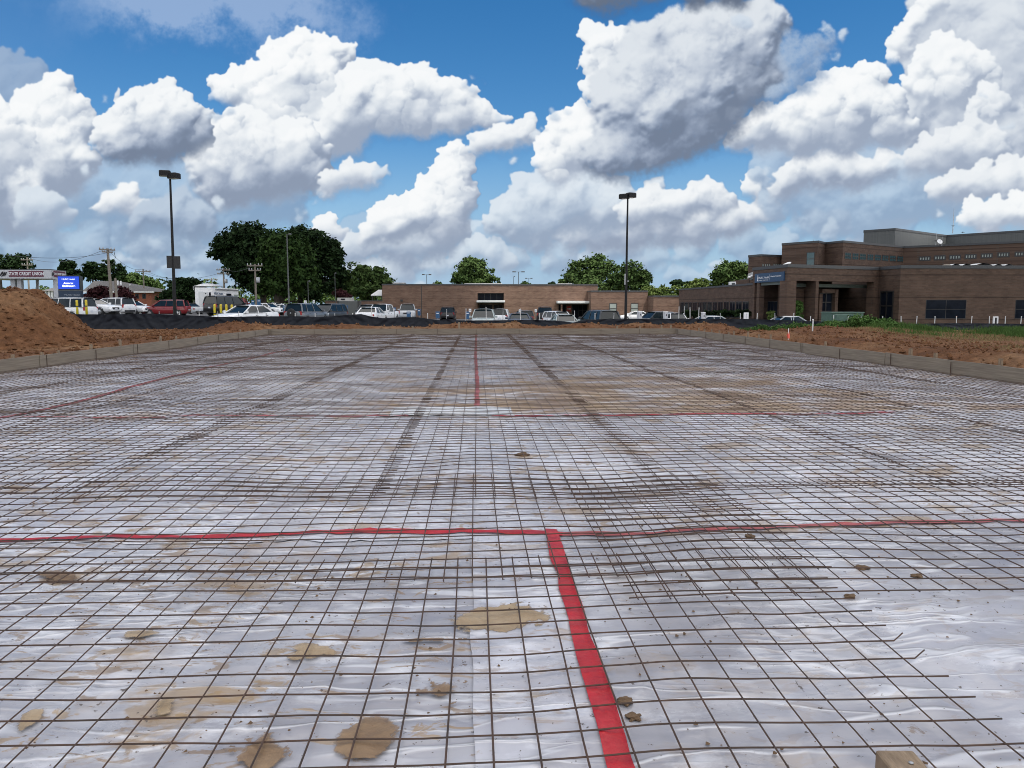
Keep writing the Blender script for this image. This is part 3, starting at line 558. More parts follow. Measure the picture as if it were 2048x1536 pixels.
# ================================================================ plastic vapour barrier
def base_h(x, y):
    d = np.minimum(np.minimum(x - XL, XR - x), YF - y)
    return .030 * fbm2(x * .32 + 3, y * .32, 3, 51) + .018 * fbm2(x * .9, y * .9, 2, 57) + .03 * np.clip(1 - d / .9, 0, 1)**2
def plastic_h(x, y, near=True):
    z = base_h(x, y) - .045
    if near:
        xa, ya = x * .8 + y * .55, -x * .5 + y * .9
        r1 = 1 - np.abs(fbm2(xa * 1.1, ya * 3.4, 3, 61)) * 2.2; r2 = 1 - np.abs(fbm2((x - .6 * y) * 2.5, (y + .3 * x) * 1.4, 3, 67)) * 2.2
        z = z + .009 * np.clip(r1, 0, 1)**3 + .011 * np.clip(r2, 0, 1)**3 + .005 * fbm2(x * 6, y * 6, 3, 71)
    return z
def plastic_material(name, tone, mud=1.0):
    m = bpy.data.materials.new(name); m.use_nodes = True; nt = m.node_tree; b = nt.nodes['Principled BSDF']; N = nt.nodes.new; L = nt.links.new
    tc = N('ShaderNodeTexCoord'); O = tc.outputs['Object']
    def noise(scale, detail=6, rough=.55, ty=None, stretch=None, rot=0, dist=0):
        n = N('ShaderNodeTexNoise'); n.inputs['Scale'].default_value = scale; n.inputs['Detail'].default_value = detail; n.inputs['Roughness'].default_value = rough; n.inputs['Distortion'].default_value = dist
        if ty: n.noise_type = ty
        if stretch:
            mp = N('ShaderNodeMapping'); mp.inputs['Scale'].default_value = stretch; mp.inputs['Rotation'].default_value = (0, 0, rot); L(O, mp.inputs[0]); L(mp.outputs[0], n.inputs['Vector'])
        else: L(O, n.inputs['Vector'])
        return n.outputs['Fac']
    def mr(v, a, c, d=0, e=1, sm=True):
        n = N('ShaderNodeMapRange'); n.interpolation_type = 'SMOOTHSTEP' if sm else 'LINEAR'
        for k, q in zip(('From Min', 'From Max', 'To Min', 'To Max'), (a, c, d, e)): n.inputs[k].default_value = q
        L(v, n.inputs['Value']); return n.outputs[0]
    def mix(f, c1, c2):
        n = N('ShaderNodeMix'); n.data_type = 'RGBA'; L(f, n.inputs[0])
        for i, c in ((6, c1), (7, c2)):
            if isinstance(c, tuple): n.inputs[i].default_value = (*c, 1)
            else: L(c, n.inputs[i])
        return n.outputs[2]
    def mth(op, a, c):
        n = N('ShaderNodeMath'); n.operation = op
        for i, v in enumerate((a, c)):
            if isinstance(v, (int, float)): n.inputs[i].default_value = v
            else: L(v, n.inputs[i])
        return n.outputs[0]
    def crease(scale, stretch, rot, seed_shift, w=.035):
        mp = N('ShaderNodeMapping'); mp.inputs['Rotation'].default_value = (0, 0, rot); mp.inputs['Location'].default_value = (seed_shift, seed_shift * .7, seed_shift * .3); mp.inputs['Scale'].default_value = (scale * stretch[0], scale * stretch[1], 1); L(O, mp.inputs[0])
        n = N('ShaderNodeTexNoise'); n.inputs['Scale'].default_value = 1; n.inputs['Detail'].default_value = 1.6; n.inputs['Distortion'].default_value = .35; L(mp.outputs[0], n.inputs['Vector'])
        d = mth('ABSOLUTE', mth('SUBTRACT', n.outputs['Fac'], .5), 0); return mr(d, w, 0)
    k1 = crease(1.0, (.35, 2.6), .45, 3, .022); k2 = crease(1.3, (.32, 2.2), -.5, 17, .022); k3 = crease(1.1, (.3, 2.4), 1.25, 31, .022); k4 = crease(3.2, (.5, 1.8), .1, 47, .05); k5 = crease(2.6, (.5, 2.0), -1.0, 59, .045)
    gate = mr(noise(.7, 3), .42, .60)
    g2 = mr(noise(.9, 3, .5, None, (1, 1.4, 1), 1.1), .40, .56); g3 = mr(noise(1.1, 3, .5, None, (1.3, 1, 1), .3), .44, .58); cr1 = mth('MAXIMUM', mth('MAXIMUM', mth('MULTIPLY', k1, g2), mth('MULTIPLY', k2, g3)), mth('MULTIPLY', k3, gate)); cr2 = mth('MULTIPLY', mth('MAXIMUM', k4, k5), gate)
    t = tone
    c = mix(mr(noise(.8, 6), .35, .65), (.29 * t, .285 * t, .305 * t), (.43 * t, .43 * t, .455 * t))
    c = mix(mr(noise(2.2, 7, .65, None, (1, 2, 1), .3), .52, .70, 0, .65), c, (.62 * t, .63 * t, .66 * t))
    c = mix(mr(cr1, .3, 1, 0, .55), c, (.80, .81, .83)); c = mix(mr(cr2, .2, 1, 0, .38), c, (.78, .79, .81))
    # mud washed over the sheet, thickest across the middle of the slab
    sp = N('ShaderNodeSeparateXYZ'); L(O, sp.inputs[0])
    wob = mth('MULTIPLY', mth('SUBTRACT', noise(.35, 4), .5), 9.0); ys_ = mth('ADD', sp.outputs[1], wob); xs_ = mth('ADD', sp.outputs[0], wob); band = mth('MULTIPLY', mr(sp.outputs[1], 9.9, 10.6), mr(ys_, 21, 11.5)); bandx = mr(xs_, -4, 1.5); bandx2 = mr(xs_, 9.0, 4.5)
    bm = mth('MULTIPLY', mth('MULTIPLY', band, bandx), bandx2)
    mudn = mth('ADD', mth('ADD', mth('MULTIPLY', noise(.55, 8, .62, None, (1, 1.6, 1), .2), .65), mth('MULTIPLY', noise(1.9, 7, .65, None, (.7, 1.3, 1), .1), .35)), mth('MULTIPLY', bm, .18 * mud))
    c = mix(mr(mudn, .55, .68, 0, .85 * mud), c, mix(mr(noise(1.3, 5), .35, .65), (.20, .115, .052), (.36, .25, .135)))
    mud2 = noise(1.5, 8, .6, None, (1, 1.9, 1), -.25, .6)
    c = mix(mr(mud2, .565, .625, 0, min(.68, .75 * mud)), c, (.335, .225, .105)); mud3 = noise(4.2, 7, .62, None, (1, 2.2, 1), .4, .8); c = mix(mr(mth('ADD', mth('MULTIPLY', mud3, .7), mth('MULTIPLY', mudn, .3)), .555, .59, 0, .68 * mud), c, (.26, .165, .075)); mud4 = noise(3.0, 8, .6, None, (1, 1.8, 1), -.5, 1.2); c = mix(mr(mud4, .60, .64, 0, .7 * mud), c, (.33, .22, .10))
    c = mix(mr(noise(26, 4, .6), .655, .70, 0, .85), c, (.075, .05, .032))
    c = mix(mr(noise(7, 6, .65), .66, .70, 0, .7), c, (.16, .10, .055))
    L(c, b.inputs['Base Color'])
    L(mr(mudn, .5, .66, .25, .6), b.inputs['Roughness']); b.inputs['Specular IOR Level'].default_value = .5
    h = mth('ADD', mth('MULTIPLY', cr1, .55), mth('ADD', mth('MULTIPLY', cr2, .4), mth('ADD', mth('MULTIPLY', noise(11, 5), .35), mth('MULTIPLY', noise(2.2, 3), .5))))
    bp = N('ShaderNodeBump'); bp.inputs['Strength'].default_value = .36; bp.inputs['Distance'].default_value = .022; L(h, bp.inputs['Height']); L(bp.outputs[0], b.inputs['Normal'])
    return m
PL = plastic_material('milky_plastic', 1.02); PL4 = plastic_material('clean_milky_plastic', 1.0, .3); PL3 = plastic_material('far_milky_plastic', 1.34, .95); PL2 = plastic_material('doubled_plastic', 1.22, .6)
def psheet(name, x0, x1, y0, y1, step, dz, near, m=PL, parent=None):
    nx = max(2, int((x1 - x0) / step) + 1); ny = max(2, int((y1 - y0) / step) + 1); a = np.linspace(x0, x1, nx); b = np.linspace(y0, y1, ny); x, y = np.meshgrid(a, b)
    # torn and wavy rims
    x = x + np.where((np.arange(nx) == 0) | (np.arange(nx) == nx - 1), .02, 0)[None] * vnoise(y * 3, y * 0, 5); z = plastic_h(x, y, near) + dz
    return np_mesh(name, np.stack([x, y, z], -1).reshape(-1, 3), grid_faces(nx, ny), m, parent, smooth=True)
GP_ = 'plastic sheets under the mesh'
tag(psheet('plastic_sheet', -4.6, .46, 1.0, 4.86, .03, .0, True), 'wrinkled mud spotted plastic sheet nearest the camera, left of the short red tape', 'plastic sheet', GP_)
pr = tag(psheet('plastic_sheet', .44, 5.8, 1.0, 4.84, .03, .005, True, PL4), 'cleaner wrinkled plastic sheet nearest the camera, right of the short red tape', 'plastic sheet', GP_)
psheet('lap_flap', -.02, .47, 1.0, 4.80, .03, .010, True, PL2, pr)
tag(psheet('plastic_sheet', XL, XR, 4.76, 10.15, .06, .006, True, PL3), 'wide plastic sheet between the two red tape lines that cross the slab', 'plastic sheet', GP_)
tag(psheet('plastic_sheet', XL, -6.1, 10.05, YF, .12, .0, False, PL3), 'far plastic sheet along the left form, left of the long red tape', 'plastic sheet', GP_)
tag(psheet('plastic_sheet', -6.2, .1, 10.05, YF, .12, .005, False, PL3), 'far plastic sheet between the long left red tape and the middle red tape', 'plastic sheet', GP_)
tag(psheet('plastic_sheet', .0, XR, 10.05, YF, .12, .010, False, PL3), 'far mud washed plastic sheet between the middle red tape and the right form', 'plastic sheet', GP_)
patch = tag(psheet('plastic_patch', -1.15, .5, 10.12, 10.95, .08, .018, True, mat('clean_plastic', (.70, .72, .72), .2, color2=(.82, .83, .83), scale=3, bump=.3, bscale=9)), 'small clean white plastic patch at the end of the middle red tape', 'plastic patch')

# red seam tape
tape_m = mat('red_tape', (.30, .009, .014), .42, spec=.35, color2=(.47, .016, .024), scale=9, bump=.6, bscale=16)
faded = mat('faded_red_tape', (.34, .07, .07), .5, var=.3, scale=6, bump=.5, bscale=16)
def tape(pts, wd, m, label, dz=.016, near=True, seed=0):
    P = []; n = len(pts) - 1
    for i in range(n):
        a, b = Vector(pts[i]), Vector(pts[i + 1]); k = max(2, int((b - a).length / .05))
        P += [a + (b - a) * (j / k) for j in range(k)]
    P.append(Vector(pts[-1])); P = np.array([(p.x, p.y) for p in P]); T = np.gradient(P, axis=0); T /= np.linalg.norm(T, axis=1)[:, None]; Nn = np.stack([-T[:, 1], T[:, 0]], 1)
    s = np.arange(len(P)) * .05; V = []
    for c, q in enumerate(np.linspace(-.5, .5, 6)):
        o = q * wd + (.010 * vnoise(s * 4 + 9 * c, s * 0 + c, seed) if c in (0, 5) else 0); p = P + Nn * np.asarray(o)[..., None] if np.ndim(o) else P + Nn * o
        V.append(np.column_stack([p, plastic_h(p[:, 0], p[:, 1], near) + dz + .004 * vnoise(s * 7, s * 0 + c * 1.7, seed + 2)]))
    V = np.stack(V, 1).reshape(-1, 3); tag(np_mesh('red_tape_strip', V, grid_faces(6, len(P)), m, smooth=True), label, 'tape', 'red tape over the plastic seams')
tape([(-8.5, 4.76), (-4.4, 4.79), (-2, 4.87), (-.6, 4.93), (-.1, 4.90), (.55, 4.80)], .074, tape_m, 'crossways red seam tape in front, left of the tape corner', seed=1)
tape([(.53, 4.80), (1.2, 4.80), (2.5, 4.88), (4, 4.92), (6.5, 4.92)], .066, faded, 'paler crossways red seam tape in front, right of the tape corner', seed=2)
tape([(.455, 1.0), (.455, 2.3), (.465, 3.5), (.48, 4.89)], .085, tape_m, 'short wide bright red tape running from the crossways tape towards the camera', dz=.021, seed=3)
tape([(-9.9, 10.12), (-4, 10.15), (-.9, 10.1)], .07, faded, 'distant faded crossways red tape, left of the white patch', seed=4)
tape([(.2, 10.12), (3, 10.1), (5.8, 10.14)], .08, tape_m, 'distant crossways red tape, right of the white patch', seed=5)
tape([(.0, 10.6), (.02, 14), (-.02, 22), (0, 37.3)], .075, faded, 'distant red tape running up the middle of the slab to the far form', near=False, seed=6)
tape([(-6.15, 9.8), (-6.2, 16), (-6.25, 26)], .10, faded, 'long faded red tape running away on the left of the slab', near=False, seed=7)

# mud patches left by puddles
def mud_material(name, c1, c2, rough):
    m = mat(name, c1, rough, spec=.35, color2=c2, scale=11, bump=.25, bscale=50); nt = m.node_tree; N = nt.nodes.new; L = nt.links.new; b = nt.nodes['Principled BSDF']; out = [n for n in nt.nodes if n.type == 'OUTPUT_MATERIAL'][0]
    at_ = N('ShaderNodeAttribute'); at_.attribute_name = 'body'; tc = N('ShaderNodeTexCoord'); n = N('ShaderNodeTexNoise'); n.inputs['Scale'].default_value = 38; n.inputs['Detail'].default_value = 6; L(tc.outputs['Object'], n.inputs['Vector'])
    a = N('ShaderNodeMath'); a.operation = 'MULTIPLY_ADD'; a.inputs[1].default_value = 1.1; a.inputs[2].default_value = -.55; L(n.outputs['Fac'], a.inputs[0]); s = N('ShaderNodeMath'); s.operation = 'ADD'; L(a.outputs[0], s.inputs[0]); L(at_.outputs['Fac'], s.inputs[1])
    r = N('ShaderNodeMapRange'); r.interpolation_type = 'SMOOTHSTEP'; r.inputs['From Min'].default_value = .06; r.inputs['From Max'].default_value = .62; r.inputs['To Max'].default_value = .93; L(s.outputs[0], r.inputs['Value'])
    t = N('ShaderNodeBsdfTransparent'); mx = N('ShaderNodeMixShader'); L(r.outputs[0], mx.inputs[0]); L(t.outputs[0], mx.inputs[1]); L(b.outputs[0], mx.inputs[2]); L(mx.outputs[0], out.inputs[0]); return m
mud_m = mud_material('wet_mud', (.17, .105, .055), (.27, .18, .10), .42); pale_mud = mud_material('pale_mud', (.29, .205, .115), (.40, .31, .20), .5)
def puddle(px, py, w, h, m, label, seed, square=0):
    c = at(px, py, 3); d = ray(px, py); t = (CAMZ + .03) / -d.z; cx, cy = d.x * t, d.y * t; k = t * -(_M.inverted() @ d).z / FPX; wx = w * k / 2
    wy = abs((ray(px, py + h / 2).y * (CAMZ + .03) / -ray(px, py + h / 2).z) - cy); rg = np.random.default_rng(seed); st = .0075
    gx_ = np.arange(cx - wx * 1.7, cx + wx * 1.7, st); gy_ = np.arange(cy - wy * 1.7, cy + wy * 1.7, st); X, Y = np.meshgrid(gx_, gy_); u, v = (X - cx) / wx, (Y - cy) / wy
    f = (np.abs(u)**4 + np.abs(v)**4)**.25 if square else np.hypot(u, v)
    n = fbm2(X * 5 + seed * 7, Y * 5, 5, 131 + seed, .62); val = np.clip((1.08 - f - 1.45 * n) / .5, 0, 1); keep = val > 0; sat = (fbm2(X * 22 + seed, Y * 22, 3, 141 + seed) > .50) & (f < 1.6); keep |= sat; val = np.where(sat, np.maximum(val, .55), val)
    c_ = keep[:-1, :-1]; F_ = grid_faces(len(gx_), len(gy_))[c_.ravel()]; used = np.unique(F_); idx = -np.ones(X.size, int); idx[used] = np.arange(len(used))
    V = np.stack([X + rg.uniform(-.3, .3, X.shape) * st, Y + rg.uniform(-.3, .3, X.shape) * st, plastic_h(X, Y) + .0122 + .0008 * n], -1).reshape(-1, 3)[used]
    o = np_mesh('mud_patch', V, idx[F_], m, smooth=True); at_ = o.data.attributes.new('body', 'FLOAT', 'POINT'); at_.data.foreach_set('value', val.ravel()[used].astype(np.float32)); tag(o, label, 'mud patch', 'mud patches on the near plastic')
puddle(1010, 1230, 135, 44, pale_mud, 'pale squarish mud patch just left of the short red tape', 1, 1)
puddle(883, 1374, 84, 44, mud_m, 'brown mud patch at the left rim of the lighter plastic strip', 2)
puddle(742, 1464, 88, 58, mud_m, 'brown mud patch in the bottom foreground, left of the lighter plastic strip', 3)
puddle(515, 1503, 84, 70, mud_m, 'lowest brown mud patch, cut by the bottom of the picture', 4)
puddle(637, 1299, 84, 26, pale_mud, 'flat tan mud patch alone in the middle of the near mesh', 5, 1)
puddle(325, 1410, 60, 44, pale_mud, 'streaky tan mud patch at the left of the near mesh', 6, 1)
puddle(52, 1440, 44, 60, pale_mud, 'tan mud streak by the left edge of the near mesh', 7)
puddle(130, 1150, 90, 26, mud_m, 'thin brown mud patch under the mesh overlap at the left', 8)
puddle(280, 1268, 64, 18, pale_mud, 'small tan smear above the streaky tan patch', 9)
puddle(860, 1278, 110, 9, mud_m, 'long thin brown smear left of the pale squarish patch', 10)
# crumbs of soil scattered on the plastic
rg = np.random.default_rng(8); nC = 3200; yy = 1.7 + 13 * rg.random(nC)**1.6; xx = rg.uniform(-1, 1, nC) * (yy * .72 + .3); cl = fbm2(xx * 1.3, yy * 1.3, 3, 77)
keep = (cl > -.15) & (rg.random(nC) < .8); xx, yy = xx[keep], yy[keep]; ss = .0025 + .010 * rg.random(len(xx))**3
P = ico[None] * ss[:, None, None] * rg.uniform(.6, 1.4, (len(ss), 6, 1)); P[..., 0] += xx[:, None]; P[..., 1] += yy[:, None]; P[..., 2] = P[..., 2] * .6 + (plastic_h(xx, yy) + .008 + ss * .3)[:, None]
crumb_m = mat('soil_crumb', (.085, .055, .033), .95, color2=(.17, .105, .055), scale=3)
tag(np_mesh('soil_crumbs', P.reshape(-1, 3), (icf[None] + (np.arange(len(ss)) * 6)[:, None, None]).reshape(-1, 3), crumb_m), kind='stuff')
def clod(px, py, r, label):
    d = ray(px, py); t = (CAMZ + .03) / -d.z; b = bmesh.new(); bmesh.ops.create_icosphere(b, subdivisions=3, radius=r)
    for v in b.verts: k = 1 + .35 * vnoise(np.array([v.co.x / r * 2 + px]), np.array([v.co.y / r * 2 + v.co.z / r]), 3)[0] + .2 * vnoise(np.array([v.co.x / r * 5 + px]), np.array([v.co.y / r * 5 + v.co.z / r * 4]), 4)[0]; v.co *= k; v.co.z *= .5; v.co.x *= 1.25
    me = bpy.data.meshes.new('soil_clod'); b.to_mesh(me); b.free(); me.materials.append(crumb_m); o = bpy.data.objects.new('soil_clod', me); COL.objects.link(o); o.location = (d.x * t, d.y * t, float(plastic_h(d.x * t, d.y * t)) + .012); tag(o, label, 'soil clod', 'loose clods on the plastic')
clod(1252, 1404, .024, 'upper of two yellowish clods right of the short red tape'); clod(1268, 1432, .022, 'lower of two yellowish clods right of the short red tape')
clod(1725, 1138, .03, 'dark clod on the plastic under the right hand mesh sheet'); clod(1835, 1155, .024, 'dark clod on the right, further right of the other dark clod'); clod(1700, 1196, .022, 'clod beside the frayed rim of the right hand mesh sheet'); clod(1045, 910, .05, 'dark clod between the mesh overlaps in mid slab')
clod(1498, 1074, .025, 'small dark clod just below the paler red tape')

# ================================================================ welded wire mesh
SP = .1524
def bulge(x, y): return .045 * np.exp(-((x - 1.45)**2 / .55 + (y - 4.15)**2 / .55))
def mesh_sheet(x0, x1, y0, y1, label, dz=0, seed=0, lift=None, fine=True, rot=0, ends=.05, bends=()):
    rg = np.random.default_rng(seed); V = []; F = []; nv = 0; rad = .0037 if fine else .0033
    def zz(x, y):
        z = base_h(x, y) + dz + .010 * vnoise(x * 1.3 + seed, y * 1.3, seed) + .004 * vnoise(x * 5, y * 5 + seed, seed + 1)
        return z + lift(x, y) if lift else z
    def wire(P):
        nonlocal nv
        T = np.gradient(P, axis=0); T /= np.linalg.norm(T, axis=1)[:, None]; S_ = np.cross(T, (0, 0, 1)); S_ /= np.linalg.norm(S_, axis=1)[:, None]; U = np.cross(S_, T); n = len(P)
        V.append(np.stack([P + S_ * rad, P + U * rad, P - S_ * rad, P - U * rad], 1).reshape(-1, 3)); i = np.arange(n - 1)[:, None] * 4; k = np.arange(4)[None]
        F.append((nv + np.stack([i + k, i + (k + 1) % 4, i + 4 + (k + 1) % 4, i + 4 + k], -1)).reshape(-1, 4)); nv += 4 * n
    xs = np.arange(x0 + ends, x1 - ends + .01, SP); ys = np.arange(y0 + ends, y1 - ends + .01, SP); st = SP / 2 if fine else SP * 1.5
    cr, sr = cos(rot), sin(rot); cx, cy = (x0 + x1) / 2, (y0 + y1) / 2
    def tw(x, y): return cx + (x - cx) * cr - (y - cy) * sr, cy + (x - cx) * sr + (y - cy) * cr
    for j, yv in enumerate(ys):
        e = rg.uniform(-.012, .012, 2); a = np.concatenate([[x0 + e[0]], np.arange(x0 + ends, x1 - ends, st), [x1 - ends, x1 + e[1]]]); b = yv + .006 * vnoise(a * .9, a * 0 + j * 3.1, seed + 5); X, Y = tw(a, b); P = np.column_stack([X, Y, zz(X, Y) - rad])
        if j in bends: P[-1, 2] += .018; P[-1, 1] += .035; P[-1, 0] += .012
        wire(P)
    for j, xv in enumerate(xs):
        e = rg.uniform(-.012, .012, 2); b = np.concatenate([[y0 + e[0]], np.arange(y0 + ends, y1 - ends, st), [y1 - ends, y1 + e[1]]]); a = xv + .006 * vnoise(b * .9, b * 0 + j * 3.1, seed + 6); X, Y = tw(a, b); wire(np.column_stack([X, Y, zz(X, Y) + rad]))
    o = np_mesh('wire_mesh_sheet', np.concatenate(V), np.concatenate(F), MT['wire']); return tag(o, label, 'wire mesh', 'wire mesh sheets laid over the plastic')
mesh_sheet(-4.27, 1.83, 1.66, 4.30, 'nearest rusty wire mesh sheet, with free wire ends along its right side', 0, 1, bends=(8, 9))
mesh_sheet(-4.19, 1.91, 3.88, 6.38, 'rusty wire mesh sheet in the second row, lapped over the nearest sheet', .012, 2, rot=.002, lift=lambda x, y: .55 * bulge(x, y))
mesh_sheet(-10 + .1, -4.0, 3.9, 6.4, 'rusty wire mesh sheet at the far left of the second row', .02, 3)
mesh_sheet(.73, 6.83, 3.50, 6.0, 'buckled wire mesh sheet on the right of the second row, raised at its left end', .024, 4, rot=-.006, lift=lambda x, y: bulge(x, y) + .02 * np.exp(-((x - 3.4)**2 + (y - 3.5)**2) / .3))
mesh_sheet(6.6, 9.75, 3.6, 6.1, 'rusty wire mesh sheet at the far right of the second row', .012, 5)
ROWN = ['nearest', 'second', 'third', 'fourth', 'fifth', 'last']; COLN = ['first', 'second', 'third', 'fourth', 'fifth', 'sixth', 'seventh', 'eighth', 'ninth']
y = 5.72
for r_ in range(6):
    y1 = min(y + 6.1, YF - .12)
    if y1 - y < 1: break
    for k in range(9):
        x0 = XL + .03 + 2.287 * k - (.032 if k % 2 else 0); x1 = min(x0 + 2.45, XR - .06)
        if x0 > XR - .6: continue
        j = random.Random(r_ * 10 + k).uniform(-.14, .14)
        mesh_sheet(x0, x1, y + j, min(y1 + j * .5, YF - .08), f'rusty wire mesh sheet, {COLN[k]} from the left form, in the {ROWN[r_]} lengthways row', .006 + .012 * (k % 2) + .006 * (r_ % 2), 20 + r_ * 10 + k, fine=r_ == 0, rot=random.Random(r_ * 31 + k).uniform(-.002, .002))
    y += 5.95

# ================================================================ form boards and stakes
def board(p0, p1, label, seed):
    p0, p1 = Vector(p0), Vector(p1); d = p1 - p0; l = d.length; o = empty('form_board', (*p0, 0), math.atan2(d.y, d.x), label, 'form board', 'boards of the slab form'); rd = random.Random(seed)
    b = MB(); n = 14; w = .04; t0 = .285 + rd.uniform(-.006, .006); vs = []; fs = []
    for i in range(n + 1):
        x = .004 + (l - .008) * i / n; s_ = .008 * math.sin(i * .7 + seed) + rd.uniform(-.002, .002); t = t0 + .004 * math.sin(i * 1.1 + seed)
        vs += [(x, s_, -.06), (x, s_ + w, -.06), (x, s_ + w, t), (x, s_, t)]
    for i in range(n): fs += [(i * 4 + k, i * 4 + (k + 1) % 4, i * 4 + 4 + (k + 1) % 4, i * 4 + 4 + k) for k in range(4)]
    b.add(vs, fs + [(0, 1, 2, 3), (n * 4 + 3, n * 4 + 2, n * 4 + 1, n * 4)]); b.build('plank', MT['lumber'], o)
    for q in (.02, .5):
        t = MB(); x = l * q + rd.uniform(0, .2); t.box(x, x + .014, -.020, -.010, -.05, t0 - .02 + rd.uniform(-.02, .02)); t.build('pin', MT['wire'], o)
    k = MB(); k.box(.0, .30, w + .012, w + .052, -.05, t0 - .01); k.build('splice_block', MT['wood'], o)
ORD = ['first', 'second', 'third', 'fourth', 'fifth', 'sixth', 'seventh']
for i in range(6): board((XL, YF - 4.88 * i), (XL, YF - 4.88 * (i + 1)), f'weathered board of the left form, {ORD[i]} from the far corner', i + 1) if False else None
for i in range(6):
    board((XL, YF - 4.88 * (i + 1)), (XL, YF - 4.88 * i), f'weathered board of the left form, {ORD[i]} from the far left corner', i + 1)
    board((XR, YF - 4.88 * i), (XR, YF - 4.88 * (i + 1)), f'weathered board of the right form, {ORD[i]} from the far right corner', i + 11)
for i in range(5):
    a = XL + (XR - XL) * i / 5; board((a, YF), (a + (XR - XL) / 5, YF), f'weathered board across the far end of the slab, {ORD[i]} from the left corner', i + 21)
def stake(x, y, h, rz, label, w=.045, t=.02, seed=0):
    o = empty('wood_stake', (x, y, 0), rz, label, 'stake', 'stakes along the form'); b = MB(); rd = random.Random(seed); k = rd.uniform(-.03, .03)
    vs = [(-w, -t, -.1), (w, -t, -.1), (w, t, -.1), (-w, t, -.1), (-w + k, -t, h), (w + k, -t, h - .006), (w + k, t, h - .002), (-w + k, t, h)]
    b.add(vs, [(3, 2, 1, 0), (4, 5, 6, 7), (0, 1, 5, 4), (1, 2, 6, 5), (2, 3, 7, 6), (3, 0, 4, 7)]); b.build('shaft', MT['wood'], o); n = MB(); n.lathe([(.004, 0), (.006, .004), (0.001, .008)], 8, Matrix.Translation((0, -t, h - .06)) @ Matrix.Rotation(pi / 2, 4, 'X')); n.build('nail_head', MT['galv'], o)
LST = [(50, .36), (107, .34), (137, .34), (201, .42), (257, .46), (334, .44), (364, .40), (426, .40), (489, .40)]
for i, (px, h) in enumerate(LST): stake(XL - .10, (-XL + .10) * FPX / (952 - px), h, pi / 2 + .1 * math.sin(i), f'wooden stake behind the left form board, {ORD[i] if i < 7 else ("eighth", "ninth")[i - 7]} from the near end', seed=i)
RST = [(1402, .42), (1413, .40), (1428, .42), (1444, .40), (1463, .38), (1474, .44), (1503, .46), (1526, .40), (1550, .44), (1664, .40), (1843, .44), (1896, .40), (2036, .42)]
OR2 = ORD + ['eighth', 'ninth', 'tenth', 'eleventh', 'twelfth', 'thirteenth']
for i, (px, h) in enumerate(RST): stake(XR + .10, (XR + .10) * FPX / (px - 952), h, pi / 2 + .1 * math.sin(i * 2), f'wooden stake behind the right form board, {OR2[i]} from the far end', seed=i + 30)
for i, (px, h) in enumerate([(825, .42), (918, .60), (1234, .40), (1281, .38), (1324, .44), (1343, .46)]): stake(xat(px, YF + .1), YF + .10, h, .1 * math.sin(i), f'wooden stake behind the far form board, {ORD[i]} from the left', seed=i + 60)
pq = at(1807, 1522, 1.62); o = empty('form_post', (pq.x, 1.62, 0), -.06, 'sawn square wooden post top at the bottom edge of the picture', 'post'); MB().box(-.044, .044, -.044, .044, -.1, pq.z, bev=.003).build('shaft', MT['wood'], o)
MB().lathe([(.004, 0), (.006, .003), (.001, .005)], 8, Matrix.Translation((.012, -.010, pq.z))).build('nail_head', MT['galv'], o)


# ================================================================ unseen cloud mesh, added behind the camera to block the sun over the site
def sun_blocker_cloud():
    rg = np.random.default_rng(3); alt = 640; t = alt / SUN.z; c = Vector((8, 36, 0)) + SUN * t; b = bmesh.new(); hx, hy = 86, 62
    for i in range(150):
        x, y = rg.uniform(-hx, hx), rg.uniform(-hy, hy); r = rg.uniform(13, 22)
        bmesh.ops.create_icosphere(b, subdivisions=2, radius=r, matrix=Matrix.Translation((c.x + x, c.y + y, c.z + rg.uniform(0, 14) * (1 - (x / hx)**2))))
    for i in range(40):  # further puffs added so the blocker shades the left trees too
        x, y = rg.uniform(-62, -18), rg.uniform(58, 104)
        bmesh.ops.create_icosphere(b, subdivisions=2, radius=rg.uniform(12, 17), matrix=Matrix.Translation((c.x + x, c.y + y, c.z + rg.uniform(0, 9))))
    for v in b.verts:
        v.co.z = max(v.co.z, c.z - 7)
    me = bpy.data.meshes.new('cloud'); b.to_mesh(me); b.free(); me.materials.append(mat('blocker_cloud_white', (.8, .8, .8), .95, spec=0, var=.03)); o = bpy.data.objects.new('cloud', me); COL.objects.link(o); tag(o, kind='structure')
sun_blocker_cloud()

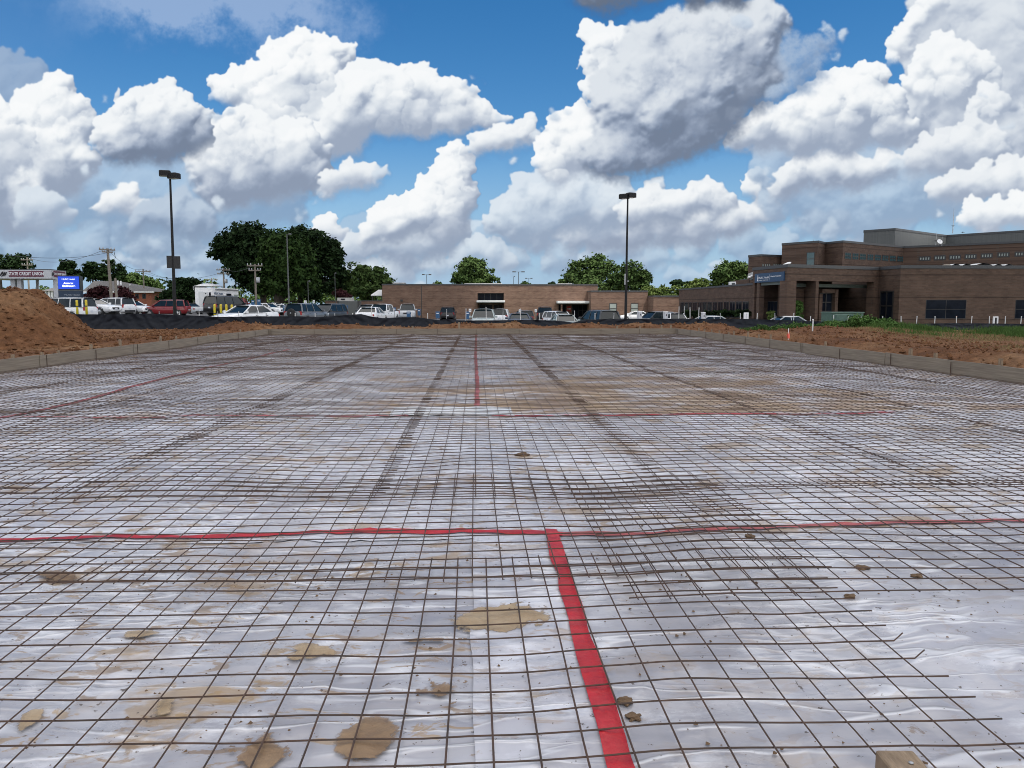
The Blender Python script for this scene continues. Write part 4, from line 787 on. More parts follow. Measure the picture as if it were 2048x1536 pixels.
# ================================================================ buildings
class Wall:
    """a straight wall face from p0 to p1 as seen with its outside on the right hand of p0->p1 towards the camera; pieces are laid on it by distance or by view ray"""
    def __init__(s, p0, p1):
        s.p0, s.p1 = Vector(p0[:2]), Vector(p1[:2]); s.d = (s.p1 - s.p0); s.l = s.d.length; s.d.normalize(); s.n = Vector((s.d.y, -s.d.x))
        if s.n.dot(-s.p0) < 0: s.n = -s.n
    def s_of(s, px, py=610):
        r = ray(px, py); r = Vector((r.x, r.y)); den = r.x * s.d.y - r.y * s.d.x
        return (s.p0.y * r.x - s.p0.x * r.y) / -den
    def z_of(s, px, py):
        k = s.s_of(px, py); p = s.p0 + s.d * k; r = ray(px, py); return CAMZ + r.z * (p.length / Vector((r.x, r.y)).length)
    def M(s):
        return Matrix(((s.d.x, s.n.x, 0, s.p0.x), (s.d.y, s.n.y, 0, s.p0.y), (0, 0, 1, 0), (0, 0, 0, 1)))
    def box(s, b, a0, a1, o0, o1, z0, z1): return b.box(a0, a1, o0, o1, z0, z1, M=s.M())
    def panel(s, name, m, parent, px0, px1, py0, py1, o0=-.05, o1=.02):
        pm = (px0 + px1) / 2; b = MB(); s.box(b, s.s_of(px0), s.s_of(px1), o0, o1, s.z_of(pm, py1), s.z_of(pm, py0)); return b.build(name, m, parent)
    def window(s, parent, px0, px1, py0, py1, cols=2, rows=1, glass='glass', fr=.06, o=.03, frame='frame', name='window', sill=None):
        pm = (px0 + px1) / 2; return s.window_at(parent, s.s_of(px0), s.s_of(px1), s.z_of(pm, py1), s.z_of(pm, py0), cols, rows, glass, fr, o, frame, name)
    def window_at(s, parent, a0, a1, z0, z1, cols=2, rows=1, glass='glass', fr=.06, o=.03, frame='frame', name='window'):
        w = MB(); s.box(w, a0, a1, -.10, .012, z0, z1); W_ = w.build(name, MT[glass], parent); f = MB(); 
        for i in range(cols + 1):
            x = a0 + (a1 - a0) * i / cols; s.box(f, x - fr / 2, x + fr / 2, .0, o + .002, z0, z1)
        for i in range(rows + 1):
            z = z0 + (z1 - z0) * i / rows; s.box(f, a0 - fr / 2, a1 + fr / 2, .0, o, z - fr / 2, z + fr / 2)
        f.build('frame', MT[frame], W_); return W_
def coping(poly, z, parent, h=.22, over=.06, m='coping'):
    """a metal cap along the top of a prism"""
    n = len(poly); a = sum(poly[i][0] * poly[(i + 1) % n][1] - poly[(i + 1) % n][0] * poly[i][1] for i in range(n)); P = [Vector(p) for p in (poly if a > 0 else poly[::-1])]; out = []
    for i in range(n):
        d0 = (P[i] - P[i - 1]).normalized(); d1 = (P[(i + 1) % n] - P[i]).normalized(); k = (Vector((d0.y, -d0.x)) + Vector((d1.y, -d1.x))); out.append(P[i] + k.normalized() * over / max(.4, k.length / 2))
    b = MB(); b.prism([tuple(p) for p in out], z - h * .55, z + h * .45); return b.build('coping', MT[m], parent)

# ---- the long low brick building across the car park
YB = 124.0
mid = empty('medical_building', (xat(980, YB), YB, -.9), 0, 'long low brown brick building with two canopied entrances across the car park', 'building')
mid.location = (0, 0, 0)
x0, x1, x2, x3 = xat(765, YB), xat(1195, YB), xat(1295, YB - 4), xat(1354, YB - 8)
z1 = zat(570.5, YB, 980); z2 = zat(583.5, YB - 4, 1240); z3 = zat(593.5, YB - 8, 1320); gb = -1.5
xa, xb = xat(955, YB), xat(1008, YB); xc, xd = xat(1117, YB), xat(1190, YB); zc, zd = zat(586, YB, 980), zat(606, YB, 1150)
wb = MB()
wb.prism([(x0, YB), (xa, YB), (xa, YB + 2.5), (xb, YB + 2.5), (xb, YB), (xc, YB), (xc, YB + 3), (xd, YB + 3), (xd, YB), (x1, YB), (x1, YB + 30), (x0, YB + 30)], gb, min(zc, zd))
wb.prism([(x0, YB), (xa, YB), (xa, YB + 1.2), (xb, YB + 1.2), (xb, YB), (x1, YB), (x1, YB + 30), (x0, YB + 30)], zd, zc); wb.prism([(x0, YB), (x1, YB), (x1, YB + 30), (x0, YB + 30)], zc, z1)
x1b = xat(1182, YB - 4)
wb.prism([(x1b, YB - 4), (x2, YB - 4), (x2, YB + 20), (x1b + 2.5, YB + 20), (x1b + 2.5, YB - .03), (x1b, YB - .03)], gb, z2); wb.prism([(x2 + .01, YB - 8), (x3 + 8, YB - 8), (x3 + 8, YB + 10), (x2 + .01, YB + 10)], gb, z3)
wb.build('wall', MT['brick'], mid)
coping([(x0, YB), (x1, YB), (x1, YB + 30), (x0, YB + 30)], z1 + .1, mid); coping([(x1b, YB - 4), (x2, YB - 4), (x2, YB + 20), (x1b, YB + 20)], z2 + .1, mid); coping([(x2 + .05, YB - 8), (x3 + 8, YB - 8), (x3 + 8, YB + 10), (x2 + .05, YB + 10)], z3 + .1, mid)
MB().box(x0 + .5, x1 - .5, YB + .5, YB + 29, z1 - .15, z1 - .05).build('roof', MT['roofing'], mid)
wm = Wall((x0, YB), (x1, YB)); w2 = Wall((x1b, YB - 4), (x2, YB - 4)); wr = Wall((xa, YB + 1.2), (xb, YB + 1.2)); we = Wall((xa, YB + 2.5), (xb, YB + 2.5)); wn = Wall((xc, YB + 3), (xd, YB + 3))
wr.window_at(mid, .1, xb - xa - .1, zat(602, YB, 980), zc - .05, 4, 1)
def canopy(px0, px1, py0, py1, m='pale', deep=2.2):
    b = MB(); b.box(xat(px0, YB), xat(px1, YB), YB - deep, YB + .5, zat(py1, YB, px0), zat(py0, YB, px0), bev=.04); c = b.build('canopy', MT[m], mid); MB().box(xat(px0, YB) + .1, xat(px1, YB) - .1, YB - deep + .1, YB + .4, zat(py1, YB, px0) - .12, zat(py1, YB, px0) - .005).build('soffit', MT['soffit'], c)
canopy(953, 1009, 601, 604.5); canopy(1112, 1196, 602, 606.5)
zg = G(10, YB) - .05
def door(w, s0, s1, z1_, nm='door', m='glass', cols=2):
    d = w.window_at(mid, s0, s1, zg, z1_, cols, 1, m, .09, name=nm); b = MB(); w.box(b, (s0 + s1) / 2 - .2, (s0 + s1) / 2 - .14, .04, .09, zg + .9, zg + 1.3); b.build('handle', MT['galv'], d)
door(we, .3, 2.4, zg + 2.3); we.window_at(mid, 2.7, xb - xa - .2, zg + .3, zg + 2.3, 2, 2)
L_ = xd - xc; door(wn, .35, 1.55, zg + 2.3, cols=1); door(wn, 2.6, 3.7, zg + 2.3, cols=1); wn.window_at(mid, L_ - 2.2, L_ - .3, zg + .4, zg + 2.3, 3, 2)
b = MB(); wn.box(b, 1.72, 2.42, .02, .06, zg + 1.2, zg + 2.1); s_ = b.build('red_door_sign', MT['red_sign'], mid); b = MB(); wn.box(b, 1.8, 2.34, .06, .075, zg + 1.55, zg + 1.72); b.build('sign_bar', MT['white'], s_)
for q in (xc + .3, xd - .3): MB().box(q - .12, q + .12, YB - 1.9, YB - 1.66, gb, zat(606.5, YB, 1112) - .13).build('canopy_post', MT['brick'], mid)
for pr_ in ((1219, 1233), (1262, 1276)):
    ww = w2.window(mid, pr_[0], pr_[1], 607, 627, 1, 2, 'pale_glass', .09)
for px, py0, py1, w_ in ((872, 0, 0, 0),): pass
b = MB(); wm.box(b, wm.s_of(843) - .06, wm.s_of(843) + .06, -.02, .012, gb, z1 - .1); b.build('expansion_joint', MT['frame'], mid)
b = MB(); wm.box(b, wm.s_of(801), wm.s_of(806), .0, .28, zat(603, YB, 803), zat(599, YB, 803)); b.build('wall_lamp', MT['frame'], mid)
# roof plant and lights over the building
def roof_unit(px0, px1, py0, py1, Y, label, m='pale', lip=True):
    o = empty('roof_unit', (0, 0, 0), 0, label, 'roof unit', 'units on the flat roof'); a0, a1 = xat(px0, Y), xat(px1, Y); zt, zb = zat(py0, Y, px0), z1 - .06
    MB().box(a0, a1, Y, Y + 3, zb, zt - .12, bev=.05).build('housing', MT[m], o); MB().box(a0 - .08, a1 + .08, Y - .08, Y + 3.08, zt - .12, zt, bev=.03).build('lid', MT['roofing'], o); g = MB()
    for i in range(5): g.box(a0 + .2, a1 - .2, Y - .03, Y + .01, zb + .15 + i * .09, zb + .19 + i * .09)
    g.build('louvre', MT['galv'], o)
roof_unit(786, 809, 565, 570, YB + 8, 'small white roof unit near the left end of the long brick building', 'white'); roof_unit(930, 1003, 566.5, 570, YB + 6, 'long pale roof unit above the first entrance of the brick building'); roof_unit(1116, 1143, 567, 571, YB + 8, 'cream boxed roof unit above the second entrance of the brick building'); roof_unit(862, 873, 568.3, 570, YB + 5, 'low white roof hatch between the roof unit and the first entrance', 'white')

# ---- brick screen wall and plant enclosure left of it
YS = 120
o = empty('screen_wall', (0, 0, 0), 0, 'low brown brick wall left of the long building, below the trees', 'wall'); sa, sb = xat(651, YS), xat(765, YS); MB().box(sa, sb, YS, YS + .35, -1.2, zat(602.5, YS, 700)).build('brickwork', MT['brick'], o); MB().box(sa - .05, sb + .05, YS - .05, YS + .4, zat(602.5, YS, 700), zat(602.5, YS, 700) + .12).build('cap', MT['coping'], o)
o = empty('plant_enclosure', (0, 0, 0), 0, 'square grey plant enclosure in front of the low brick wall', 'enclosure'); YE = 116; ea, eb = xat(676, YE), xat(717, YE); ez = zat(602, YE, 700); MB().box(ea, eb, YE, YE + 3, -1, ez, bev=.03).build('panel', MT['grey_panel'], o); q = MB(); q.box(xat(673, YE), xat(703, YE), YE + .5, YE + 2.6, ez, zat(595.5, YE, 690), bev=.04); q.build('louvre_box', MT['concrete'], o); q = MB(); q.box(xat(681, YE), xat(689, YE), YE + .46, YE + .5, ez + .15, zat(597, YE, 690)); q.build('vent', MT['void'], o)
for e_ in (ea, eb): MB().box(e_ - .12, e_ + .12, YE - .1, YE + .14, -1, ez + .06).build('post', MT['frame'], o)
o = empty('side_awning', (0, 0, 0), 0, 'grey lean-to awning at the left end of the long brick building', 'awning'); b = MB(); ya = YB + .5; b.add([at(742, 592, ya), at(764, 592, ya), at(764, 582, ya + 4), at(757, 582, ya + 4), at(742, 592, ya) + Vector((0, 0, .2)), at(764, 592, ya) + Vector((0, 0, .2)), at(764, 582, ya + 4) + Vector((0, 0, .2)), at(757, 582, ya + 4) + Vector((0, 0, .2))], [(3, 2, 1, 0), (4, 5, 6, 7), (0, 1, 5, 4), (1, 2, 6, 5), (2, 3, 7, 6), (3, 0, 4, 7)]); b.build('roof_sheet', MT['pale'], o); MB().box(xat(744, ya), xat(745.5, ya), ya + .2, ya + .4, -1, zat(592, ya, 744)).build('post', MT['frame'], o); MB().box(xat(762, ya), xat(763.5, ya), ya + .2, ya + .4, -1, zat(592, ya, 762)).build('post', MT['frame'], o)

# ---- the hospital at the right
hosp = empty('hospital_building', (0, 0, 0), 0, 'large dark brown brick hospital with stepped upper floors and a deep drive-through porch', 'building')
def pt(px, Y): return (xat(px, Y), Y)
A, B, C_, D, E = pt(1504, 76.5), pt(1573, 69.5), pt(1756, 74.6), pt(1798, 71.2), pt(2420, 71.2)
ZR = zat(532, 69.5, 1573); ZF = zat(561, 69.5, 1573); GB = -1.8
wAB, wBC, wCD, wDE = Wall(A, B), Wall(B, C_), Wall(C_, D), Wall(D, E)
nB = -wBC.n; Bk, Ck = Vector(B) + nB * 9, Vector(C_) + nB * 9
porch = [A, B, C_, tuple(Ck), (A[0] + 1.5, A[1] + 6)]
fa = MB(); fa.prism([A, B, C_, tuple(Vector(C_) + nB * .8), tuple(Vector(B) + nB * .8 + wBC.d * .8), tuple(Vector(A) + wBC.d * .8)], ZF, ZR); fa.build('porch_fascia', MT['dark_brick'], hosp)
MB().prism([tuple(Vector(p) + (Vector((33.5, 78)) - Vector(p)) * .02) for p in porch], ZR - .5, ZR - .18).build('porch_roof', MT['roofing'], hosp)
coping(porch[:3] + [tuple(Vector(C_) + nB * .9), tuple(Vector(A) + wBC.d * .9)], ZR + .05, hosp, .3)
MB().prism([tuple(Vector(p) + (Vector((33.5, 78)) - Vector(p)) * .05) for p in porch], ZF + .45, ZF + .55).build('porch_ceiling', MT['soffit'], hosp)
def pier(w, px0, px1, deep=.9, top=None, m='dark_brick'):
    b = MB(); w.box(b, w.s_of(px0), w.s_of(px1), -deep, .0, GB, ZF - .003 if top is None else top); b.build('pier', MT[m], hosp)
pier(wAB, 1504, 1508, .5); pier(wAB, 1512.5, 1518, .5); pier(wAB, 1562, 1572.9, .9); pier(wBC, 1573.2, 1589, .9)
pier(wBC, 1746, 1755.5, .8)
# recessed walls under the porch
rb0, rb1 = Vector(B) + nB * 1.6, Vector(C_) + nB * 1.6; wRC = Wall(rb0 + wBC.d * .2, rb1)
b = MB(); wRC.box(b, wRC.s_of(1589), wRC.s_of(1668), -.4, 0, GB, ZF - .7); b.build('recessed_wall', MT['dark_brick'], hosp)
b = MB(); wRC.box(b, wRC.s_of(1589), wRC.s_of(1748), -.5, .25, ZF - .52, ZF - .20); b.build('porch_beam', MT['soffit'], hosp)
b = MB(); wRC.box(b, wRC.s_of(1632), wRC.s_of(1638), 0, .4, GB, ZF - 1.15); wRC.box(b, wRC.s_of(1663), wRC.s_of(1669), 0, .4, GB, ZF - .72); wRC.box(b, wRC.s_of(1638), wRC.s_of(1663), 0, .35, wRC.z_of(1650, 586) + .0, ZF - .71); b.build('window_surround', MT['dark_brick'], hosp)
wRC.window(hosp, 1638.5, 1662.5, 586.5, 641, 2, 3, 'glass', .12, .08)
deep = Wall(Vector(B) + nB * 8.5, Vector(C_) + nB * 8.5); b = MB(); deep.box(b, 5.5, deep.l + 1, -.3, 0, GB, ZF + .5); b.build('porch_back_wall', MT['void'], hosp)  # near-black colour stands in for the shade deep inside the porch
b = MB(); wRC.box(b, wRC.s_of(1668), wRC.s_of(1669.5), -7, -.41, GB, ZF + .4); b.build('porch_side_wall', MT['dark_brick'], hosp)
deep.window_at(hosp, deep.l * .62, deep.l * .9, -.4, 2.1, 4, 1, 'glass', .08, .05, name='door')
# inner walls seen through the left side of the porch
wl = Wall((A[0] + 3.0, A[1] + 1.0), (B[0] + 3.2, B[1] + 1.2)); b = MB(); wl.box(b, 0, wl.l, -.3, 0, GB, ZF - .02); b.build('lobby_wall', MT['dark_brick'], hosp); wl.window(hosp, 1536, 1555, 603, 630, 3, 1)
b = MB(); wAB.box(b, wAB.s_of(1519), wAB.s_of(1562), -.35, -.1, ZF - .32, ZF - .01); b.build('porch_lintel', MT['soffit'], hosp)
# right hand block
rb = MB(); rb.prism([D, E, (E[0], 112), (C_[0] - 2, 112), (C_[0] - .0, C_[1] + 3), C_], GB, ZR); rb.build('wall', MT['dark_brick'], hosp); coping([D, E, (E[0], 112), (C_[0] - 1, 112), C_], ZR + .05, hosp, .3)
MB().prism([(D[0] + 1, D[1] + 1), (E[0] - 1, E[1] + 1), (E[0] - 1, 92), (C_[0] + 1, 92), (C_[0] + 1, C_[1] + 2)], ZR + .04, ZR + .10).build('roof', MT['roofing'], hosp)
wCD.window(hosp, 1761, 1786, 583, 640, 2, 2, 'glass', .14, .06, name='glazed_door')
wDE.window(hosp, 1852, 1932, 600, 637, 2, 2, 'glass', .04, .02); wDE.window(hosp, 2031, 2112, 600, 637, 2, 2, 'glass', .04, .02); wDE.window(hosp, 2210, 2290, 600, 637, 2, 2, 'glass', .04, .02)
# long wing running away along the left
WX = xat(1502, 80); wing = [(WX, 79.5), (WX, 109), (WX + 14, 109), (WX + 14, 86), (A[0] + 4, 86), (A[0] + 4, 79.5)]; ZW = zat(569, 80, 1502)
b = MB(); b.prism(wing, GB, ZW); b.build('wing_wall', MT['dark_brick'], hosp); coping(wing, ZW + .05, hosp, .2); MB().prism([(WX + .4, 80), (WX + .4, 108.5), (WX + 13.5, 108.5), (WX + 13.5, 80)], ZW - .08, ZW + .02).build('wing_roof', MT['roofing'], hosp)
wW = Wall((WX, 109), (WX, 79.5)); wz1 = wW.z_of(1480, 603.5); wz0 = wz1 - 1.75
for i in range(13):
    a = 1.0 + i * 2.13; wW.window_at(hosp, a, a + 1.72, wz0, wz1, 2, 1, 'glass', .07, .03)
# upper floors
T = [pt(1560, 97), pt(1632, 92.8), pt(1646, 95.2), pt(1681, 92.4), pt(1801, 101), pt(2048, 91.7), pt(2300, 83)]; ZT = zat(489, 97, 1560)
TB = [(T[-1][0] + 20, 118), (T[0][0] * 1.24, 118)]; tw_ = MB(); tw_.prism(T + TB, 2, ZT); tw_.build('upper_wall', MT['dark_brick'], hosp); coping(T + TB, ZT + .05, hosp, .25); MB().prism([(p[0] * .99 + .6, p[1] + .7) for p in T] + [(T[-1][0] + 18, 117), (T[0][0] * 1.24 + 1, 117)], ZT + .0, ZT + .06).build('upper_roof', MT['roofing'], hosp)
w01, w34, w45 = Wall(T[0], T[1]), Wall(T[3], T[4]), Wall(T[4], T[5]); w01.window(hosp, 1610, 1625, 505, 531, 1, 2, 'teal', .08, .02, 'frame')
zq0, zq1 = w34.z_of(1690, 518), w34.z_of(1690, 506)
for i in range(8):
    px = 1685.5 + 14.9 * i; w34.window(hosp, px, px + 11.5, 505.6 + i * .95, 517.5 + i * .75, 3, 2, 'teal', .09, .03)
for i in range(7):
    px = [1834, 1864, 1894, 1925, 1957, 1990, 2024][i]; w45.window(hosp, px, px + 21, [514, 512, 511, 509.5, 508, 506, 504.5][i], [521, 519.5, 518.5, 517, 515.5, 513.5, 512][i], 4, 1, 'pale_glass', .16, .03)
# left upper block and its narrow windows
LB = [pt(1494, 99), pt(1517, 97), pt(1520, 97), pt(1562, 98.5)]; ZL = zat(512, 98, 1500); b = MB(); b.prism(LB + [(LB[3][0] * 1.12, 110), (LB[0][0] * 1.13, 110)], 2, ZL); b.build('upper_wall', MT['dark_brick'], hosp); coping(LB + [(LB[3][0] * 1.12, 110), (LB[0][0] * 1.13, 110)], ZL + .05, hosp, .25); wlb = Wall(LB[2], LB[3])
for px in (1522, 1527, 1531, 1535, 1544, 1548, 1552, 1556): wlb.window(hosp, px, px + 2.6, 527.5, 533, 1, 1, 'pale_glass', .05, .02)
# grey plant storey
PH = [pt(1721, 111), pt(1783, 107.7), pt(1885, 117.8), pt(2048, 109.1), pt(2260, 98)]; ZP = zat(463, 111, 1721); b = MB(); b.prism(PH + [(PH[-1][0] + 30, 140), (PH[0][0] * 1.28, 140)], ZT - 1, ZP); b.build('plant_storey', MT['grey_panel'], hosp); coping(PH + [(PH[-1][0] + 30, 140), (PH[0][0] * 1.28, 140)], ZP + .05, hosp, .3)
# blue name board on the porch
sg_ = empty('name_board', (0, 0, 0), 0, 'blue board with white lettering on the left face of the porch', 'sign'); b = MB(); s0, s1 = wAB.s_of(1510), wAB.s_of(1568); zb0, zb1 = wAB.z_of(1540, 564), wAB.z_of(1540, 545.5); wAB.box(b, s0, s1, .01, .12, zb0, zb1); b.build('panel', MT['sign_blue'], sg_)
ang = math.atan2(wAB.d.y, wAB.d.x); rot = (pi / 2, 0, ang); zm = (zb0 + zb1) / 2; H_ = zb1 - zb0
def on(w, s, z, o=.13): p = w.p0 + w.d * s + w.n * o; return (p.x, p.y, z)
LS = s1 - s0
text('lettering', 'MUSC Health', .30 * H_, on(wAB, s0 + LS * .33, zm - .0), rot, MT['letters'], sg_, sx=1.5); text('lettering', 'Lancaster Medical Center', .13 * H_, on(wAB, s0 + LS * .33, zm - .26 * H_), rot, MT['letters'], sg_, sx=1.6); text('lettering', 'Hospital Entrance', .22 * H_, on(wAB, s0 + LS * .74, zm + .08 * H_), rot, MT['letters'], sg_, sx=1.5)
b = MB(); wAB.box(b, s0 + LS * .52, s0 + LS * .525, .121, .13, zm - .3 * H_, zm + .3 * H_); b.build('divider', MT['letters'], sg_)
b = MB(); q = s0 + LS * .115; zz = zm + .02 * H_; wAB.box(b, q - .10, q + .10, .121, .13, zz - .3 * H_, zz + .05 * H_); wAB.box(b, q - .05, q + .05, .121, .13, zz + .05 * H_, zz + .3 * H_); wAB.box(b, q - .2, q + .2, .121, .131, zz - .36 * H_, zz - .3 * H_); b.build('emblem', MT['letters'], sg_)
# things on the hospital roofs
o = empty('satellite_dish', (xat(1871, 96), 96, ZT), 0, 'white satellite dish on the hospital roof in front of the grey plant storey', 'dish'); b = MB(); b.lathe([(.0, .0), (.15, .015), (.25, .05), (.34, .11), (.33, .12), (.15, .03)], 20, Matrix.Translation((0, -.08, .3)) @ Matrix.Rotation(R(60), 4, 'X')); b.build('reflector', MT['white'], o); MB().tube([(0, .1, -.1), (0, 0, .3)], .04).build('mast', MT['galv'], o); MB().tube([(0, -.1, .3), (0, -.42, .5)], .015).build('feed_arm', MT['galv'], o)
def antenna(px, py0, Y, zb, r, label): 
    o = empty('antenna', (xat(px, Y), Y, zb), 0, label, 'antenna', 'antennas on the hospital roof'); h = zat(py0, Y, px) - zb; MB().tube([(0, 0, -.1), (0, 0, h * .35), (0, 0, h)], [r, r * .7, r * .35]).build('mast', MT['galv'], o); b = MB(); b.box(-.06, .06, -.06, .06, h * .25, h * .25 + .12); b.tube([(-.3, 0, h * .3), (.3, 0, h * .3)], .02); b.build('bracket', MT['frame'], o)
antenna(1897, 416, 112, ZP, .07, 'tallest thin mast above the grey plant storey'); antenna(1865, 464, 96, ZT, .035, 'thin grey mast left of the satellite dish'); antenna(1622, 478, 94, ZT, .03, 'short mast on the roof above the tall teal window'); antenna(1917, 465, 112, ZP, .03, 'short mast right of the tallest mast'); antenna(1877, 472, 97, ZT, .025, 'faint mast right of the satellite dish')
for i, (a0, a1, py, lab) in enumerate([(1898, 1917, 527.5, 'pale skylight, leftmost of the row on the low hospital roof'), (1919, 1939, 527.5, 'pale skylight, second of the row on the low hospital roof'), (1947, 1978, 526, 'whitest and longest skylight of the row on the low hospital roof'), (1982, 2001, 528, 'skylight right of the longest skylight'), (2003, 2023, 528, 'skylight at the right end of the row on the low hospital roof')]):
    Y = 82; o = empty('skylight', (0, 0, 0), 0, lab, 'skylight', 'skylights on the low hospital roof'); x_, X_ = xat(a0, Y), xat(a1, Y); zt = zat(py, Y, a0); b = MB(); n = 8; vs = []
    for k in range(n + 1): t = k / n; vs += [(x_ + (X_ - x_) * t, Y, zt - .35 + .35 * math.sin(pi * (.12 + .76 * t))), (x_ + (X_ - x_) * t, Y + 1.4, zt - .35 + .35 * math.sin(pi * (.12 + .76 * t)))]
    b.add(vs, [(k * 2, k * 2 + 2, k * 2 + 3, k * 2 + 1) for k in range(n)], True); b.build('dome', MT['pale'], o); MB().box(x_ - .04, X_ + .04, Y - .05, Y + 1.5, ZR - .05, zt - .2).build('kerb', MT['coping'], o)
o = empty('exhaust_fan', (xat(1889, 80), 80, ZR + .05), 0, 'rusty rounded exhaust fan left of the skylights', 'roof fan'); MB().lathe([(.45, -.1), (.42, .25), (.62, .3), (.58, .5), (.3, .68), (.02, .72)], 16).build('cowl', MT['util_wood'], o)
o = empty('roof_unit', (0, 0, 0), 0, 'white air conditioning unit on the roof of the long hospital wing', 'roof unit'); Y = 92; q0, q1 = xat(1460, Y), xat(1471, Y); zt = zat(563.5, Y, 1465); MB().box(q0, q1, Y, Y + .8, ZW + .12, zt, bev=.03).build('housing', MT['white'], o); MB().box(q0 + .15, q1 - .15, Y - .02, Y + .01, ZW + .25, zt - .12).build('grille', MT['grey_panel'], o)
for q in (q0 + .05, q1 - .1): MB().box(q, q + .06, Y + .1, Y + .16, ZW - .05, ZW + .12).build('leg', MT['galv'], o)
for px, py, Y, lab in ((1572, 527, 74, 'white flat light fitting above the corner of the porch'), (1502, 552, 78, 'white flat light fitting left of the blue name board')):
    o = empty('flood_light', (xat(px, Y), Y, zat(py, Y, px)), .4, lab, 'flood light', 'flood lights on the hospital'); MB().box(-.45, .3, -.2, .2, -.06, .06, M=Matrix.Rotation(-.35, 4, 'Y'), bev=.02).build('lamp_head', MT['white'], o); MB().box(-.2, .45, .15, .45, -.22, -.12, bev=.02).build('lamp_head', MT['white'], o); MB().tube([(0, 0, 0), (0, .2, -.5 if px > 1550 else .1), (.6 if px < 1550 else 0, 1.0, -.6)], .03).build('arm', MT['frame'], o)

# ---- houses and bank porch at the left
YH = 132; o = empty('brick_house', (0, 0, 0), 0, 'low brick house with a wide grey hipped roof at the left', 'house'); hx0, hx1 = xat(165, YH), xat(309, YH); zc_, ze = zat(562, YH + 6, 220), zat(583, YH, 250); gH = G((hx0 + hx1) / 2, YH) - .3
MB().box(hx0 + .6, hx1 - .6, YH + .6, YH + 12, gH, ze + .05).build('wall', MT['red_brick'], o)
rx0, rx1 = xat(188, YH + 6), xat(236, YH + 6); b = MB(); b.add([(hx0, YH, ze), (hx1, YH, ze), (hx1, YH + 13, ze), (hx0, YH + 13, ze), (rx0, YH + 6.5, zc_), (rx1, YH + 6.5, zc_)], [(0, 1, 5, 4), (1, 2, 5), (2, 3, 4, 5), (3, 0, 4), (3, 2, 1, 0)]); rf = b.build('roof', MT['shingle'], o)
for px, py in ((238, 561), (244, 562), (262, 569)): MB().tube([(xat(px, YH + 4), YH + 4, zat(py + 4, YH + 4, px) - .4), (xat(px, YH + 4), YH + 4, zat(py, YH + 4, px))], .14).build('vent_pipe', MT['white'], rf)
wH = Wall((hx0 + .6, YH + .6), (hx1 - .6, YH + .6))
for px in (272, 286): wH.window(o, px, px + 6, 588, 597, 2, 1, 'glass', .1)
MB().box(hx0, hx1, YH - .02, YH + .12, ze - .18, ze + .02).build('gutter', MT['white'], o)
YK = 128; o = empty('small_house', (0, 0, 0), 0, 'small pale house with white porch columns behind the bank porch', 'house'); kx0, kx1 = xat(79, YK), xat(118, YK); ke = zat(582, YK, 100); b = MB(); b.add([(kx0, YK, ke), (kx1, YK, ke), (kx1, YK + 8, ke), (kx0, YK + 8, ke), (kx0 + 1.2, YK + 4, zat(573, YK + 4, 100)), (kx1 - .5, YK + 4, zat(573, YK + 4, 100))], [(0, 1, 5, 4), (1, 2, 5), (2, 3, 4, 5), (3, 0, 4), (3, 2, 1, 0)]); b.build('roof', MT['shingle'], o); MB().box(kx0 + .3, kx1 - .3, YK + 2, YK + 7.5, -.3, ke).build('wall', MT['red_brick'], o)
for px in (83, 90, 97, 103, 109): MB().box(xat(px, YK) - .16, xat(px, YK) + .16, YK + .3, YK + .6, -.3, ke).build('column', MT['white'], o)

YK = 108; bk = empty('bank_porch', (0, 0, 0), 0, 'grey drive-through porch of a bank with maroon name panels at the far left', 'porch')
P0, P1, P2 = pt(-70, YK), pt(106, YK), pt(136, YK + 4.5); zt, zb = zat(540, YK, 50), zat(557, YK, 50); wf, ws = Wall(P0, P1), Wall(P1, P2)
MB().prism([P0, P1, P2, (P0[0] + 1, YK + 9)], zb, zt).build('fascia', MT['light_grey'], bk); MB().prism([P0, P1, P2, (P0[0] + 1, YK + 9)], zt, zt + .12).build('coping', MT['coping'], bk)
ph = wf.panel('name_panel', MT['maroon'], bk, 22, 91, 542, 553.5, 0, .05); s = wf.s_of(56.5); zm = wf.z_of(56, 547.8); Hp = zt - zb
text('lettering', 'STATE CREDIT UNION', .52 * Hp, on(wf, s, zm, .06), (pi / 2, 0, math.atan2(wf.d.y, wf.d.x)), MT['letters'], ph, sx=.78, bold=.012)
ph = ws.panel('name_panel', MT['maroon'], bk, 111, 134, 543, 555, 0, .05); text('lettering', 'STATE CREDIT UNION', .36 * Hp, on(ws, ws.s_of(122.5), ws.z_of(122, 549), .06), (pi / 2, 0, math.atan2(ws.d.y, ws.d.x)), MT['letters'], ph, sx=.80, bold=.008)
def swoosh(w, px0, px1, py0, py1):
    b = MB(); a0, a1 = w.s_of(px0), w.s_of(px1); z0_, z1_ = w.z_of(px0, py1), w.z_of(px0, py0); P = lambda u, v: on(w, a0 + (a1 - a0) * u, z0_ + (z1_ - z0_) * v, .05)
    b.tube([P(0, .1), P(.2, .35), P(.38, .75), P(.5, .95), P(.55, .7), P(.3, .5)], [.02, .07, .09, .06, .05, .02], 6); b.tube([P(.25, .0), P(.5, .3), P(.75, .8), P(.8, .95)], [.02, .08, .08, .03], 6); b.tube([P(.55, .1), P(.8, .4), P(1, .9)], [.03, .08, .03], 6); b.tube([P(.45, .35), P(.75, .4), P(.95, .6)], [.02, .05, .02], 6); b.build('emblem', MT['black'], bk)
swoosh(wf, 3, 18, 543, 553); swoosh(ws, 107, 110.3, 545, 552)
for px in (28, 41): MB().box(xat(px, YK + 1) - .28, xat(px, YK + 1) + .28, YK + 1, YK + 1.6, -.5, zb).build('column', MT['light_grey'], bk)
